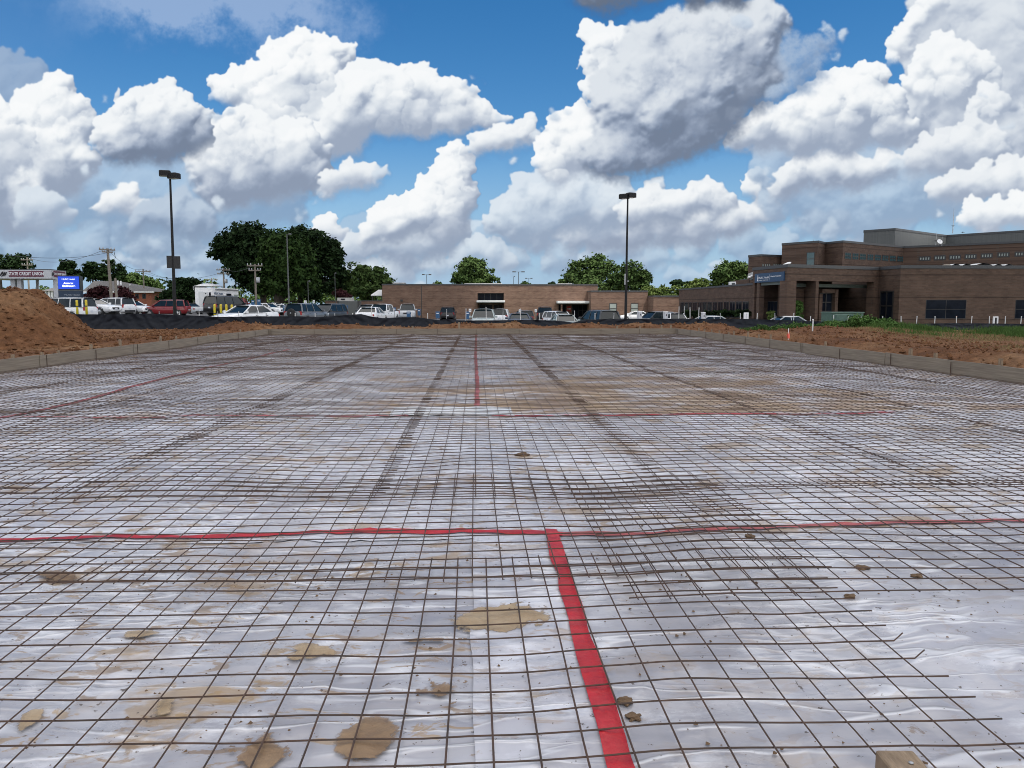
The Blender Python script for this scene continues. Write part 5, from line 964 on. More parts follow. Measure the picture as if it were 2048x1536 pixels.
for px, y in ((113, 1.2), (125, 4)): MB().box(xat(px, YK + y) - .28, xat(px, YK + y) + .28, YK + y, YK + y + .6, -.5, zb).build('column', MT['light_grey'], bk)
MB().box(xat(76.5, YK + 6) - .15, xat(76.5, YK + 6) + .15, YK + 6, YK + 6.3, -.5, zb).build('column', MT['light_grey'], bk); MB().box(xat(113, YK + 2.6), xat(121, YK + 2.6), YK + 2.4, YK + 3.2, zat(584, YK, 116), zat(576, YK, 116), bev=.05).build('teller_box', MT['galv'], bk)

YM = 98; ms = empty('message_sign', (0, 0, 0), 0, 'bright blue lit entrance sign on a dark blue base beside the bank porch', 'sign'); M0, M1, M2 = pt(118, YM), pt(162, YM), pt(168, YM + 4); wF = Wall(M0, M1)
MB().prism([M0, M1, M2, (M0[0] + .5, YM + 4)], zat(597.5, YM, 140), zat(580.5, YM, 140)).build('base_panel', MT['navy'], ms); MB().prism([(p[0], p[1] + .05) for p in (M0, M1, M2, (M0[0] + .5, YM + 4))], zat(580.5, YM, 140), zat(551, YM, 140)).build('cabinet', MT['black'], ms)
sc_ = wF.panel('screen', MT['led'], ms, 119, 160.5, 553, 578, -.02, .03); hS = zat(553, YM, 140) - zat(578, YM, 140); rt = (pi / 2, 0, math.atan2(wF.d.y, wF.d.x))
for s_, fz, sz, px in (('MUSC Health', .28, .15, 140), ('Annex', -.04, .21, 139.5), ('Entrance', -.26, .21, 140)): text('lettering', s_, sz * hS, on(wF, wF.s_of(px), zat(565.5, YM, 140) + fz * hS, .035), rt, MT['led_text'], sc_, sx=1.35 if s_ != 'MUSC Health' else 1.25, bold=.012 if s_ != 'MUSC Health' else 0)
bp_ = [c for c in ms.children if c.name.startswith('base')][0]; text('lettering', 'MUSC Health', .17 * hS, on(wF, wF.s_of(146), zat(590, YM, 140), .02), rt, MT['dim_letters'], bp_, sx=1.3)
MB().box(*sorted((xat(119, YM), xat(166, YM))), YM - .04, YM + .06, zat(581.5, YM, 140), zat(580, YM, 140)).build('trim', MT['grey_panel'], ms)


# ================================================================ vehicles (x forward, z up, wheels on z = 0)
def loft(stations, m, close=True):
    """stations: (x, [(y, z) from the sill up to the centre line]) mirrored"""
    vs = []; fs = []; n = None
    for x, prof in stations:
        P = [(x, y, z) for y, z in prof] + [(x, -y, z) for y, z in reversed(prof)]; n = len(P); vs += P
    for i in range(len(stations) - 1): fs += [(i * n + k, i * n + k + 1, (i + 1) * n + k + 1, (i + 1) * n + k) for k in range(n - 1)] + [(i * n + n - 1, i * n, (i + 1) * n, (i + 1) * n + n - 1)]
    fs += [tuple(range(n - 1, -1, -1)), tuple(range((len(stations) - 1) * n, len(stations) * n))]
    m.add(vs, fs, True); return m
SPEC = {   # length, width, height, deck line [(x, z)], greenhouse base rear/front, roof rear/front, base z, roof half width, wheel radius, axle xs
    'sedan': (4.75, 1.84, 1.45, [(-2.37, .66), (-2.33, .90), (-2.2, 1.0), (-1.6, 1.03), (-.6, .97), (.95, .95), (1.6, .90), (2.1, .80), (2.33, .68), (2.37, .52)], -1.72, 1.12, -.98, .22, .95, .60, .33, (-1.42, 1.40)),
    'suv': (4.65, 1.90, 1.72, [(-2.32, .72), (-2.3, .98), (-2.22, 1.07), (-1.2, 1.06), (1.05, 1.05), (1.7, 1.00), (2.08, .92), (2.28, .80), (2.32, .58)], -2.2, 1.2, -1.95, .30, 1.04, .66, .36, (-1.38, 1.40)),
    'big_suv': (5.2, 2.02, 1.92, [(-2.6, .80), (-2.58, 1.1), (-2.5, 1.2), (-1.2, 1.18), (1.15, 1.17), (1.9, 1.12), (2.35, 1.04), (2.56, .92), (2.6, .66)], -2.5, 1.3, -2.3, .45, 1.16, .72, .40, (-1.52, 1.58)),
    'pickup': (5.75, 2.02, 1.94, [(-2.87, .72), (-2.86, 1.15), (-2.82, 1.22), (-1.0, 1.22), (1.05, 1.18), (1.4, 1.16), (2.3, 1.12), (2.72, 1.02), (2.85, .85), (2.87, .62)], -.95, 1.35, -.72, .55, 1.18, .70, .41, (-1.75, 1.85)),
}
def vehicle(kind, px, Y, heading, paint, label, cat, dy=0, spare=False, z=None, rack=False):
    L, W, H, deck, gb0, gb1, r0, r1, bz, rw, wr, ax = SPEC[kind]; hw = W / 2; x = xat(px, Y); zz = (G(x, Y) if z is None else z) + dy
    name = {'sedan': 'parked_car', 'suv': 'parked_suv', 'big_suv': 'parked_suv', 'pickup': 'pickup_truck'}[kind]
    o = empty(name, (x, Y, zz), R(heading), label, cat, 'vehicles parked beyond the black fence')
    def st(t):
        xx, zt = t; e = min(1, (L / 2 - abs(xx)) / .55); w = hw * (.80 + .20 * math.sqrt(max(0, e))); zb = .24 + .10 * (1 - min(1, (L / 2 - abs(xx)) / .4))
        return (xx, [(w * .90, zb), (w, zb + .14), (w * 1.0, (zb + zt) / 2 + .05), (w * .965, zt - .10), (w * .90, zt - .02), (w * .5, zt + .008)])
    xs = [d[0] for d in deck]; D = []
    for i in range(len(deck) - 1):
        k = 3 if deck[i + 1][0] - deck[i][0] > .5 else 1
        D += [(deck[i][0] + (deck[i + 1][0] - deck[i][0]) * j / k, deck[i][1] + (deck[i + 1][1] - deck[i][1]) * j / k) for j in range(k)]
    D.append(deck[-1]); b = MB(); loft([st(t) for t in D], b); body = b.build('body', paint, o)
    # greenhouse: dark glass volume, painted roof and pillars
    g = MB(); gw = hw * .93; q = [(gb0, bz, gw), (gb0 + (r0 - gb0) * .5, (bz + H) / 2, (gw + rw) / 2 + .03), (r0, H - .045, rw + .02)]; g.add([(gb0, gw, bz - .06), (gb1, gw, bz - .06), (r1, rw + .03, H - .05), (r0, rw + .03, H - .05), (gb0, -gw, bz - .06), (gb1, -gw, bz - .06), (r1, -rw - .03, H - .05), (r0, -rw - .03, H - .05)], [(0, 1, 2, 3), (7, 6, 5, 4), (1, 5, 6, 2), (4, 0, 3, 7), (3, 2, 6, 7)]); g.build('window_glass', MT['car_glass'], o)
    r = MB(); vs = []; fs = []
    for i in range(7):
        t = i / 6; xx = r0 - .10 + (r1 - r0 + .20) * t; c = .035 * math.sin(pi * t); k = rw + .045 - .05 * abs(2 * t - 1)**3; vs += [(xx, k, H - .065), (xx, k * .9, H - .02 + c * .4), (xx, k * .45, H - .005 + c), (xx, -k * .45, H - .005 + c), (xx, -k * .9, H - .02 + c * .4), (xx, -k, H - .065)]
    for i in range(6): fs += [(i * 6 + k, i * 6 + k + 1, i * 6 + 7 + k, i * 6 + 6 + k) for k in range(5)]
    r.add(vs, fs, True); r.build('roof', paint, o)
    pl = MB()
    for s in (-1, 1):
        def bar(xa, za, ya, xb, zb, yb, w): pl.tube([(xa, s * ya, za), ((xa + xb) / 2, s * ((ya + yb) / 2 + .015), (za + zb) / 2), (xb, s * yb, zb)], w, 5)
        bar(gb1, bz - .03, gw + .005, r1 + .06, H - .06, rw + .035, .045); bar(gb0 + (.05 if kind != 'sedan' else .0), bz - .03, gw + .005, r0 - .04, H - .06, rw + .035, .07 if kind != 'sedan' else .06)
        mx = -.25 if kind != 'pickup' else .25; bar(mx, bz - .03, gw + .005, mx - .05, H - .06, rw + .035, .032)
        if kind in ('suv', 'big_suv'): bar(-1.35, bz - .03, gw + .005, -1.3, H - .06, rw + .035, .04)
        pl.tube([(gb0 + .1, s * (gw + .01), bz - .02), (gb1, s * (gw + .01), bz - .02)], .022, 5)
    pl.build('pillars', paint, o)
    for axx in ax:
        for s in (-1, 1):
            a = MB(); M = Matrix.Translation((axx, s * (hw - .01), wr)) @ Matrix.Rotation(-s * pi / 2, 4, 'X')
            a.lathe([(wr + .07, -.25), (wr + .07, .006)], 20, M, False); a.build('wheel_arch', MT['black'], o)
            w = MB(); w.lathe([(wr * .8, -.20), (wr * .97, -.17), (wr, -.10), (wr * .98, .0), (wr * .9, .03), (wr * .68, .035)], 20, M); wh = w.build('wheel', MT['rubber'], o)
            rm = MB(); rm.lathe([(wr * .66, .01), (wr * .66, .038), (wr * .55, .030), (wr * .2, .045), (.01, .05)], 10, M, False); rm.build('rim', MT['rim'], wh)
    xf, xr = L / 2, -L / 2; zf = deck[-3][1] - .06; zr = deck[1][1] - .05
    for s in (-1, 1):
        M = Matrix.Rotation(-s * .35, 4, 'Z'); h = MB(); h.box(-.10, .05, -.20, .20, -.07, .07, M=Matrix.Translation((xf - .20, s * hw * .68, zf - .05)) @ M, bev=.02); h.build('headlight', MT['lamp'], o)
        t = MB(); zt_ = zr if kind == 'sedan' else zr + .12; t.box(-.05, .10, -.14, .14, -.09 if kind == 'sedan' else -.22, .09, M=Matrix.Translation((xr + .10, s * hw * .74, zt_ - .08)) @ Matrix.Rotation(s * .3, 4, 'Z'), bev=.02); t.build('tail_light', MT['tail'], o)
        mr = MB(); mr.box(-.07, .07, -.11, .11, -.07, .08, M=Matrix.Translation((gb1 - .15, s * (hw + .08), bz + .07)), bev=.03); mr.build('side_mirror', paint, o)
        dh = MB(); 
        for xx in (-.05, -1.0 if kind != 'pickup' else .75): dh.box(xx - .1, xx + .1, s * (hw * .985) - .015, s * (hw * .985) + .015, bz - .20, bz - .165)
        dh.build('door_handle', MT['black'], o)
    gr = MB(); gr.box(xf - .13, xf - .0, -hw * .48, hw * .48, zf - .26, zf - .06, bev=.02); gr.box(xf - .13, xf - .01, -hw * .62, hw * .62, .27, .42, bev=.02); gr.build('grille', MT['black'], o)
    bp = MB(); bp.box(xr - .0, xr + .16, -hw * .72, hw * .72, .32, .52, bev=.02); bp.build('rear_bumper', MT['black'] if kind != 'pickup' else MT['galv'], o)
    for e, k in ((xf - .0, 1), (xr, -1)):
        p = MB(); p.box(min(e, e + k * .015), max(e, e + k * .015), -.16, .16, .5 if k > 0 else zr - .32, .6 if k > 0 else zr - .17); p.build('number_plate', MT['plate'], o)
    if kind == 'pickup':
        bd = MB(); bd.box(-2.74, -1.08, -hw * .80, hw * .80, 1.212, 1.245); bd.build('bed_liner', MT['black'], o)
    if rack:
        k = MB()
        for s in (-1, 1): k.tube([(r0, s * (rw - .02), H - .02), (r0 + .1, s * (rw - .02), H + .05), (r1 - .1, s * (rw - .02), H + .05), (r1, s * (rw - .02), H - .02)], .022, 6)
        k.build('roof_rack', MT['black'], o)
    if spare:
        M = Matrix.Translation((xr - .02, 0, .92)) @ Matrix.Rotation(-pi / 2, 4, 'Y'); w = MB(); w.lathe([(.30, .0), (.37, .03), (.39, .10), (.37, .19), (.27, .20)], 22, M); wh = w.build('spare_wheel', MT['rubber'], o); rm = MB(); rm.lathe([(.26, .17), (.25, .20), (.12, .19), (.01, .21)], 10, M, False); rm.build('rim', MT['rim'], wh)
    if kind != 'sedan':
        wl = MB(); wl.tube([(xr + .14, -.4, bz + .02), (xr + .20, .3, bz + .14)], .012, 5); wl.build('rear_wiper', MT['black'], o)
    return o
PW, PS, PD, PK, PR, PB, PG, PGN = car_paint('white_car_paint', (.72, .73, .73)), car_paint('silver_car_paint', (.40, .42, .43)), car_paint('dark_grey_car_paint', (.045, .05, .055)), car_paint('black_car_paint', (.012, .012, .014)), car_paint('red_car_paint', (.20, .012, .016)), car_paint('dark_blue_car_paint', (.015, .035, .075)), car_paint('grey_car_paint', (.13, .14, .15)), car_paint('pale_green_silver_paint', (.33, .38, .37))
V_ = vehicle
V_('big_suv', 124, 66, 172, PW, 'white van-like suv, half hidden by the dirt heap at the far left', 'suv', z=.1, rack=True)
V_('sedan', 186, 72, -14, PW, 'white car at the left with its nose right and a yellow bollard before its rear', 'car', z=.55)
V_('suv', 224, 80, 158, PW, 'white suv left of the red suv, tail to the right, showing its rear wheel', 'suv', z=.42)
V_('sedan', 263, 84, -24, PW, 'white car with its nose to the right, next to the red suv', 'car', z=.42)
V_('sedan', 203, 90, 170, PW, 'white car seen over the roof line of the white suv at the left', 'car', z=.5)
V_('suv', 332, 84, 184, PR, 'dark red suv parked by the lamp post at the left', 'suv', z=.25)
V_('sedan', 372, 96, 150, PS, 'silver car right behind the dark red suv', 'car', z=.2)
V_('big_suv', 458, 80, 62, PK, 'big black suv seen from behind in front of the white trailer', 'suv', z=.38, rack=True)
V_('suv', 478, 92, 100, PR, 'red vehicle mostly hidden behind the big black suv', 'suv', z=.5)
V_('sedan', 492, 53, -118, PW, 'white sedan facing the camera behind the fence beside four yellow bollards', 'car', z=-.04)
V_('sedan', 536, 100, -25, PW, 'left of three white cars in the distance under the dark trees', 'car', z=.2)
V_('sedan', 553, 108, -25, PW, 'middle of three white cars in the distance under the dark trees', 'car', z=.25)
V_('sedan', 571, 104, -32, PW, 'right of three white cars in the distance beside a blue sign', 'car', z=.1)
V_('suv', 614, 68, 70, PG, 'grey off-roader with a spare wheel on its tailgate', 'suv', z=-.17, spare=True)
V_('suv', 655, 74, -112, PD, 'dark suv facing the camera right of the off-roader with spare wheel', 'suv', z=-.18)
V_('sedan', 743, 69, 82, PW, 'white sedan seen from behind in front of the white pickup truck', 'car', z=-.22)
V_('suv', 735, 84, -95, PD, 'dark suv behind the white sedan, only its roof in view', 'suv', z=-.25)
V_('pickup', 764, 80, -104, PW, 'white pickup truck facing the camera behind the white sedan', 'pickup truck', z=-.42)
V_('pickup', 815, 97, -86, PS, 'silver pickup truck facing the camera alone before the blank brick wall', 'pickup truck', z=-.38)
V_('big_suv', 896, 104, 90, PK, 'black suv seen from behind left of the first entrance', 'suv', z=-.75)
V_('suv', 967, 63, -92, PGN, 'greenish grey suv facing the camera under the first entrance canopy', 'suv', z=-.62)
V_('suv', 1002, 84, 84, PW, 'white suv seen from behind right of the greenish grey suv', 'suv', z=-.72)
V_('sedan', 1038, 62, 88, PB, 'dark blue sedan seen from behind in the middle of the row', 'car', z=-.66)
V_('suv', 1048, 88, 92, PD, 'dark suv behind the dark blue sedan', 'suv', z=-.9)
V_('pickup', 1090, 96, 84, PK, 'black pickup truck left of the second entrance', 'pickup truck', z=-.75)
V_('suv', 1119, 82, -66, PW, 'white suv under the left end of the second entrance canopy', 'suv', z=-.95)
V_('sedan', 1129, 62, -86, PGN, 'pale green silver sedan facing the camera where the black fence sags', 'car', z=-.78)
V_('suv', 1195, 61, 108, PD, 'dark grey suv right of the second entrance, seen from behind', 'suv', z=-.72, rack=True)
V_('sedan', 1271, 112, 178, PW, 'white coupe parked side-on in front of the two pale windows', 'car', z=-.90)
V_('suv', 1309, 82, 205, PD, 'dark suv right of the white coupe', 'suv', z=-1.0)
V_('sedan', 1330, 92, 195, PW, 'white car half hidden behind the dark suv by the pale utility boxes', 'car', z=-.95)
V_('suv', 1352, 80, -88, PW, 'white suv at the corner of the long hospital wing', 'suv', z=-1.12)
V_('sedan', 1414, 63, 192, PS, 'silver car by the hospital wing, only its roof above the fence', 'car', z=-.92)
V_('sedan', 1568, 61, 186, PS, 'silver car in front of the hospital porch, only its roof above the fence', 'car', z=-.92)

# ---- white trailer
Y = 100; tr = empty('box_trailer', (xat(391, Y), Y, .38), R(0), 'long white box trailer with a rear door and small dark windows', 'trailer'); zt = zat(575, Y, 400) - .38
T0, T1 = Vector((0, 0)), Vector((xat(424, Y - .0) - xat(391, Y), 0)); L_ = 8.3; sd = Vector((math.cos(R(84)), math.sin(R(84)))); wv = T1.x
b = MB(); b.prism([(0, 0), (wv, 0), (wv + sd.x * L_, sd.y * L_), (sd.x * L_, sd.y * L_)], .75, zt); b.build('box_body', MT['white'], tr)
b = MB(); b.box(.45, wv - .45, -.05, .01, .85, zt - .5, bev=.02); d_ = b.build('rear_door', MT['pale'], tr); b = MB(); 
for k in range(4): b.box(wv - .78, wv - .66, -.09, -.04, 1.1 + k * .45, 1.22 + k * .45)
b.build('hinge', MT['black'], d_); b = MB(); b.box(wv - .32, wv - .08, -.05, .01, zt - 1.15, zt - .6, bev=.02); b.build('window', MT['glass'], tr)
sw = Wall((tr.location.x + wv, Y), (tr.location.x + wv + sd.x * L_, Y + sd.y * L_))
def side_piece(nm, m, a0, a1, z0, z1, o1=.04):
    b = MB(); M = Matrix.Translation((-tr.location.x, -tr.location.y, 0)) @ sw.M(); b.box(a0, a1, -.02, o1, z0, z1, M=M); return b.build(nm, m, tr)
for a0, a1, z0_, z1_, m in ((4.4, 5.9, zt - 1.5, zt - .7, 'glass'), (6.8, 8.0, zt - 1.5, zt - .8, 'pale_glass')): side_piece('window', MT[m], a0, a1, z0_, z1_)
side_piece('awning_box', MT['galv'], 1.0, 8.1, zt - .28, zt - .12, .16); side_piece('skirt', MT['pale'], .3, 8.1, .45, .76)
rs = math.atan2(sw.d.y, sw.d.x); lp = sw.p0 + sw.d * 2.0 + sw.n * .05
text('lettering', 'MUSC Health', .42, (lp.x - tr.location.x, lp.y - tr.location.y, zt - .75), (pi / 2, 0, rs), MT['sign_blue'], tr, sx=1.1); lp = sw.p0 + sw.d * 2.2 + sw.n * .05; text('lettering', 'Mobile Health Unit', .2, (lp.x - tr.location.x, lp.y - tr.location.y, zt - 1.2), (pi / 2, 0, rs), MT['sign_blue'], tr)
b = MB()
for q in (3.2, 4.1, 7.2):
    p = T1 + sd * q; b.lathe([(.42, -.12), (.42, .12)], 16, Matrix.Translation((p.x - .2, p.y, .42)) @ Matrix.Rotation(pi / 2, 4, 'X'))
b.build('wheel', MT['rubber'], tr); b = MB(); b.box(.1, wv - .1, -.1, .1, .5, .74); b.build('bumper', MT['galv'], tr)
for q in (.15, wv - .4): b = MB(); b.box(q, q + .25, -.12, -.09, .55, .70); b.build('tail_light', MT['tail'], tr)
o = empty('white_dome_tent', (xat(417, 125), 125, 0), 0, 'white peaked roof showing above the white trailer', 'tent'); b = MB(); n = 12; zc = zat(566.5, 125, 417); ze = zat(573, 125, 417); vs = [(0, 0, zc)] + [(2.4 * cos(2 * pi * k / n) * .45, 2.0 * sin(2 * pi * k / n) * .5, zc - .12) for k in range(n)] + [(2.4 * cos(2 * pi * k / n), 2.0 * sin(2 * pi * k / n), ze) for k in range(n)]
b.add(vs, [(0, 1 + k, 1 + (k + 1) % n) for k in range(n)] + [(1 + k, 1 + n + k, 1 + n + (k + 1) % n, 1 + (k + 1) % n) for k in range(n)], True); b.build('canvas', MT['white'], o); p = MB()
for k in (1, 4, 7, 10): p.tube([(2.2 * cos(2 * pi * k / n), 1.9 * sin(2 * pi * k / n), 0), (2.2 * cos(2 * pi * k / n), 1.9 * sin(2 * pi * k / n), ze)], .06)
p.build('pole', MT['white'], o)

# ---- black silt fence
fx = [(-27, 626), (95, 628), (200, 629), (300, 627), (380, 631), (430, 633), (480, 633), (560, 632), (640, 634), (690, 630.5), (722, 628), (745, 634), (765, 636.5), (790, 634.5), (830, 634), (862, 638), (882, 640.5), (895, 637), (912, 640), (930, 641), (1000, 640.5), (1060, 640), (1115, 641), (1146, 645), (1175, 640), (1220, 638), (1300, 637.5), (1400, 637.5), (1500, 638), (1560, 639.5), (1640, 643), (1700, 645), (1800, 648), (1900, 646), (2100, 648)]
YFN = 43.6
fz = np.array([zat(p[1], YFN, p[0]) for p in fx]); fpx = np.array([xat(p[0], YFN) for p in fx])
def fence_top(x): return np.interp(x, fpx, fz)
sf = empty('silt_fence', (0, 0, 0), 0, 'long sagging black fabric silt fence on stakes behind the slab', 'fence'); xs_ = np.arange(xat(-20, YFN), xat(2080, YFN), .07); nz = 14; V = []
for k in range(nz):
    t = k / (nz - 1); top = fence_top(xs_); sag = fbm2(xs_ * .9, xs_ * 0 + 5, 3, 81); bot = soil_h(xs_, xs_ * 0 + YFN) - .04
    z = bot + (top - bot) * t + .02 * sag * t; dip = .5 + .5 * np.sin(xs_ * 2.6 + 1.5 * fbm2(xs_ * .5, xs_ * 0, 2, 5))
    fold = np.sin((xs_ * 3.2 - t * 3.0 * np.sign(np.sin(xs_ * 1.1))) * 2.0 + 3 * fbm2(xs_ * .8, xs_ * 0 + t * 1.5, 3, 83)) * .05 * (1 - .5 * t) + .07 * fbm2(xs_ * 1.5, xs_ * 0 + t * 2.2, 4, 89)
    V.append(np.column_stack([xs_, YFN - .03 - np.abs(fold) - .18 * (1 - t)**2, z]))
V = np.concatenate(V); np_mesh('fabric', V, grid_faces(len(xs_), nz), mat('black_fabric', (.006, .0085, .014), .5, spec=.22, var=.25, scale=6, stretch=(1, 1, 4)), sf, smooth=True)
posts = [318, 358, 398, 435, 477, 514, 532, 590, 630, 669, 705, 743, 789, 823, 855, 893, 932, 972, 1006, 1041, 1079, 1117, 1149, 1190, 1228, 1262, 1358, 1369, 1380, 1398, 1441, 1481, 1515, 1550, 1588, 1622, 1668, 1697, 1766, 1803, 1835, 1871, 1914, 1945, 1980, 2012, 2044, 60, 130, 240]
tops = {p: (633 if p > 1600 else 624 if p < 520 else 627) for p in posts}; tops.update({1149: 622, 1006: 622, 1041: 618, 789: 620, 743: 616, 932: 618, 972: 615, 893: 619, 1697: 633, 1369: 613, 1380: 616, 1398: 616, 1358: 614, 1668: 631})
for i, p in enumerate(posts):
    x = xat(p, YFN + .05); zt = max(zat(tops[p], YFN, p), float(fence_top(x)) + .05); b = MB(); l = .04 * math.sin(i * 2.3); b.tube([(x + l, YFN + .03, -.3), (x, YFN + .03, zt)], .021, 6); b.lathe([(.026, 0), (.026, .05)], 8, Matrix.Translation((x, YFN + .03, zt - .03))); b.build('stake', MT['pale'] if p > 1600 or i % 3 else MT['galv'], sf)

# ---- yellow bollards
def bollard(px, py, Y, label, h=1.15, grp='yellow bollards'):
    x = xat(px, Y); zt = zat(py, Y, px); o = empty('bollard', (x, Y, zt - h), 0, label, 'bollard', grp); MB().lathe([(.085, -.2), (.085, h - .08), (.075, h - .03), (.045, h - .005), (.01, h)], 14).build('post', MT['yellow'], o); b = MB(); b.lathe([(.087, .78), (.087, .86)], 14); b.build('band', MT['coping'], o)
for px, py, lab in ((429, 608, 'yellow bollard, leftmost of four beside the white sedan'), (441.5, 608.3, 'yellow bollard, second of four beside the white sedan'), (452.5, 608.6, 'yellow bollard, third of four beside the white sedan'), (463.5, 609, 'yellow bollard touching the bonnet of the white sedan')): bollard(px, py, 57, lab, 1.5)
bollard(154, 600, 60, 'yellow bollard by the dirt heap, left of a pair', 1.3); bollard(172.5, 599.5, 60, 'yellow bollard by the dirt heap, right of a pair', 1.3)

# ---- lamp posts
def lamp_head(parent, x, z, s, yaw):
    M = Matrix.Translation((x, 0, z)) @ Matrix.Rotation(yaw, 4, 'Z'); b = MB(); b.box(-.05, .62, -.27, .27, -.17, .17, M=M, bev=.05); h = b.build('lamp_head', MT['pole'], parent); b = MB(); b.box(.06, .56, -.2, .2, -.185, -.172, M=M); b.build('lens', MT['lamp'], h)
def big_lamp(px, py, Y, label, heads, lean=0, panel=None):
    x = xat(px, Y); zb = G(x, Y) - .1; zt = zat(py, Y, px); xt = at(px + lean, py, Y).x - x; o = empty('lamp_post', (x, Y, zb), 0, label, 'lamp post', 'tall lamp posts by the car park'); h = zt - zb
    b = MB(); b.tube([(0, 0, 0), (xt * .5, 0, h * .5), (xt, 0, h)], [.115, .085, .06], 10); b.build('pole', MT['pole'], o); b = MB(); b.lathe([(.3, -.4), (.3, .25), (.26, .3)], 16); b.build('foundation', MT['concrete'], o); b = MB(); b.box(-.18, .18, -.18, .18, .3, .34); b.build('base_plate', MT['pole'], o)
    for yaw, dz in heads: lamp_head(o, xt, h + dz, 1, yaw)
    if panel:
        z0, z1 = zat(panel[1], Y, px) - zb, zat(panel[0], Y, px) - zb; b = MB(); b.box(-.04, .42, -.02, .02, z0, z1, M=Matrix.Translation((.08, -.05, 0))); b.box(-.42, -.04, -.02, .02, z0 + .04, z1 + .03, M=Matrix.Translation((.08, -.05, 0))); b.build('banner', MT['black'], o)
big_lamp(349, 349, 50, 'tall dark lamp post at the left with twin heads and a dark banner', ((pi + .3, .05), (-.35, -.10)), lean=-9, panel=(512.5, 537.5))
big_lamp(1251.5, 395, 57, 'tall dark lamp post in front of the brick building, with twin heads', ((.45, .18), (pi - .6, .10)), lean=4)
Y = 57; o_ = [c for c in scene.objects if c.name.startswith('lamp_post')][-1]; x = xat(1251.5, Y); b = MB(); zz = zat(560, Y, 1250) - o_.location.z; b.box(-.13, -.05, -.06, .02, zz - .35, zz + .45); b.box(.02, .2, -.03, .03, zz - .12, zz - .04); b.build('meter_box', MT['galv'], o_)
def small_lamp(px, py0, Y, label, arm=.9, r=.06, m='frame', py1=None, twin=True):
    x = xat(px, Y); zt = zat(py0, Y, px); zb = G(x, Y); o = empty('street_lamp', (x, Y, zb), 0, label, 'street lamp', 'distant street lamps'); MB().tube([(0, 0, -.2), (0, 0, (zt - zb) * .5), (0, 0, zt - zb)], [r * 1.4, r, r * .8], 8).build('pole', MT[m], o)
    for s in ((-1, 1) if twin else (1,)):
        b = MB(); b.tube([(0, 0, zt - zb - .05), (s * arm * .5, 0, zt - zb)], .03, 6); b.build('arm', MT[m], o); b = MB(); b.box(min(s * arm * .45, s * arm), max(s * arm * .45, s * arm), -.2, .2, zt - zb - .10, zt - zb + .08, bev=.03); b.build('lamp_head', MT[m], o)
small_lamp(854, 549, 150, 'thin twin headed street lamp over the left part of the brick building'); small_lamp(1037, 543.5, 150, 'tallest twin headed street lamp over the brick building', 1.2); small_lamp(1057.5, 556.5, 190, 'low twin headed street lamp right of the tallest one over the brick building', .9); small_lamp(1027, 553, 200, 'faint single headed mast left of the tallest street lamp over the brick building', .4, twin=False)
small_lamp(578, 468, 95, 'grey lamp pole standing before the dark trees', .5, .08, 'grey_panel', twin=False); small_lamp(617, 562, 110, 'short lamp pole under the right side of the dark trees', .3, .05, 'grey_panel', twin=False); small_lamp(671, 546, 118, 'grey pole beside the screen wall at the right of the trees', .2, .05, 'grey_panel', twin=False)

# ---- utility poles and wires
def utility(px, py0, Y, label, arms, r=.15, lean=0, extra=True):
    x = xat(px, Y); zt = zat(py0, Y, px); zb = G(x, Y); h = zt - zb; o = empty('utility_pole', (x, Y, zb), 0, label, 'utility pole', 'wooden utility poles'); xl = lean
    MB().tube([(0, 0, -.5), (xl * .5, 0, h * .5), (xl, 0, h)], [r * 1.15, r, r * .75], 9).build('shaft', MT['util_wood'], o)
    for dz, w, tilt in arms:
        b = MB(); b.box(-w, w, -.06, .06, -.07, .07, M=Matrix.Translation((xl, -.12, h - dz)) @ Matrix.Rotation(tilt, 4, 'Y')); a = b.build('crossarm', MT['util_wood'], o); b = MB()
        for q in (-.92, -.5, .5, .92): b.lathe([(.05, .05), (.08, .12), (.05, .18), (.07, .24), (.02, .3)], 8, Matrix.Translation((xl + w * q, -.12, h - dz - math.sin(tilt) * w * q)))
        b.build('insulator', MT['galv'], a)
    if extra: b = MB(); b.lathe([(.22, 0), (.24, .05), (.24, .6), (.2, .66)], 12, Matrix.Translation((xl + .34, -.1, h - 2.3))); b.build('transformer_can', MT['galv'], o)
    return Vector((x + xl, Y - .12, zt))
u1 = utility(224.5, 497, 92, 'thick double wooden utility pole with a crossarm before the brick house', ((.15, .9, .06), (.42, .6, .06)), .17, -.2, extra=False); b = MB(); o1 = [c for c in scene.objects if c.name.startswith('utility_pole')][-1]
MB().tube([(.45, .3, -.5), (.36, .3, (u1.z - G(u1.x, 92)) * .55)], [.16, .13], 9).build('second_shaft', MT['util_wood'], o1)
b = MB(); b.tube([(.55, -.1, u1.z - o1.location.z - .3), (.68, -.1, u1.z - o1.location.z - 1.0), (.45, -.1, u1.z - o1.location.z - 1.7), (.1, -.1, u1.z - o1.location.z - 2.0)], .03, 6); b.build('jumper_wire', MT['black'], o1)
u2 = utility(60, 514, 140, 'utility pole with two crossarms behind the bank porch', ((.5, 1.0, 0), (1.4, .9, 0)), .15, extra=False); u3 = utility(289.5, 538, 135, 'thin utility pole right of the brick house', ((.4, 1.3, 0),), .13, extra=False); u4 = utility(512.5, 528, 98, 'utility pole with a crossarm in front of the dark trees', ((.22, .95, 0), (.8, .75, 0)), .13); u5 = utility(449.5, 536, 120, 'utility pole with a transformer, left of the dark trees', ((.3, 1.0, 0), (.9, .9, 0)), .15); u6 = utility(425.5, 556, 170, 'small far utility pole above the white trailer', ((.4, 1.3, 0),), .14, extra=False); u7 = utility(367.5, 554, 175, 'small far utility pole right of the left lamp post', ((.4, 1.4, 0),), .15, extra=False)
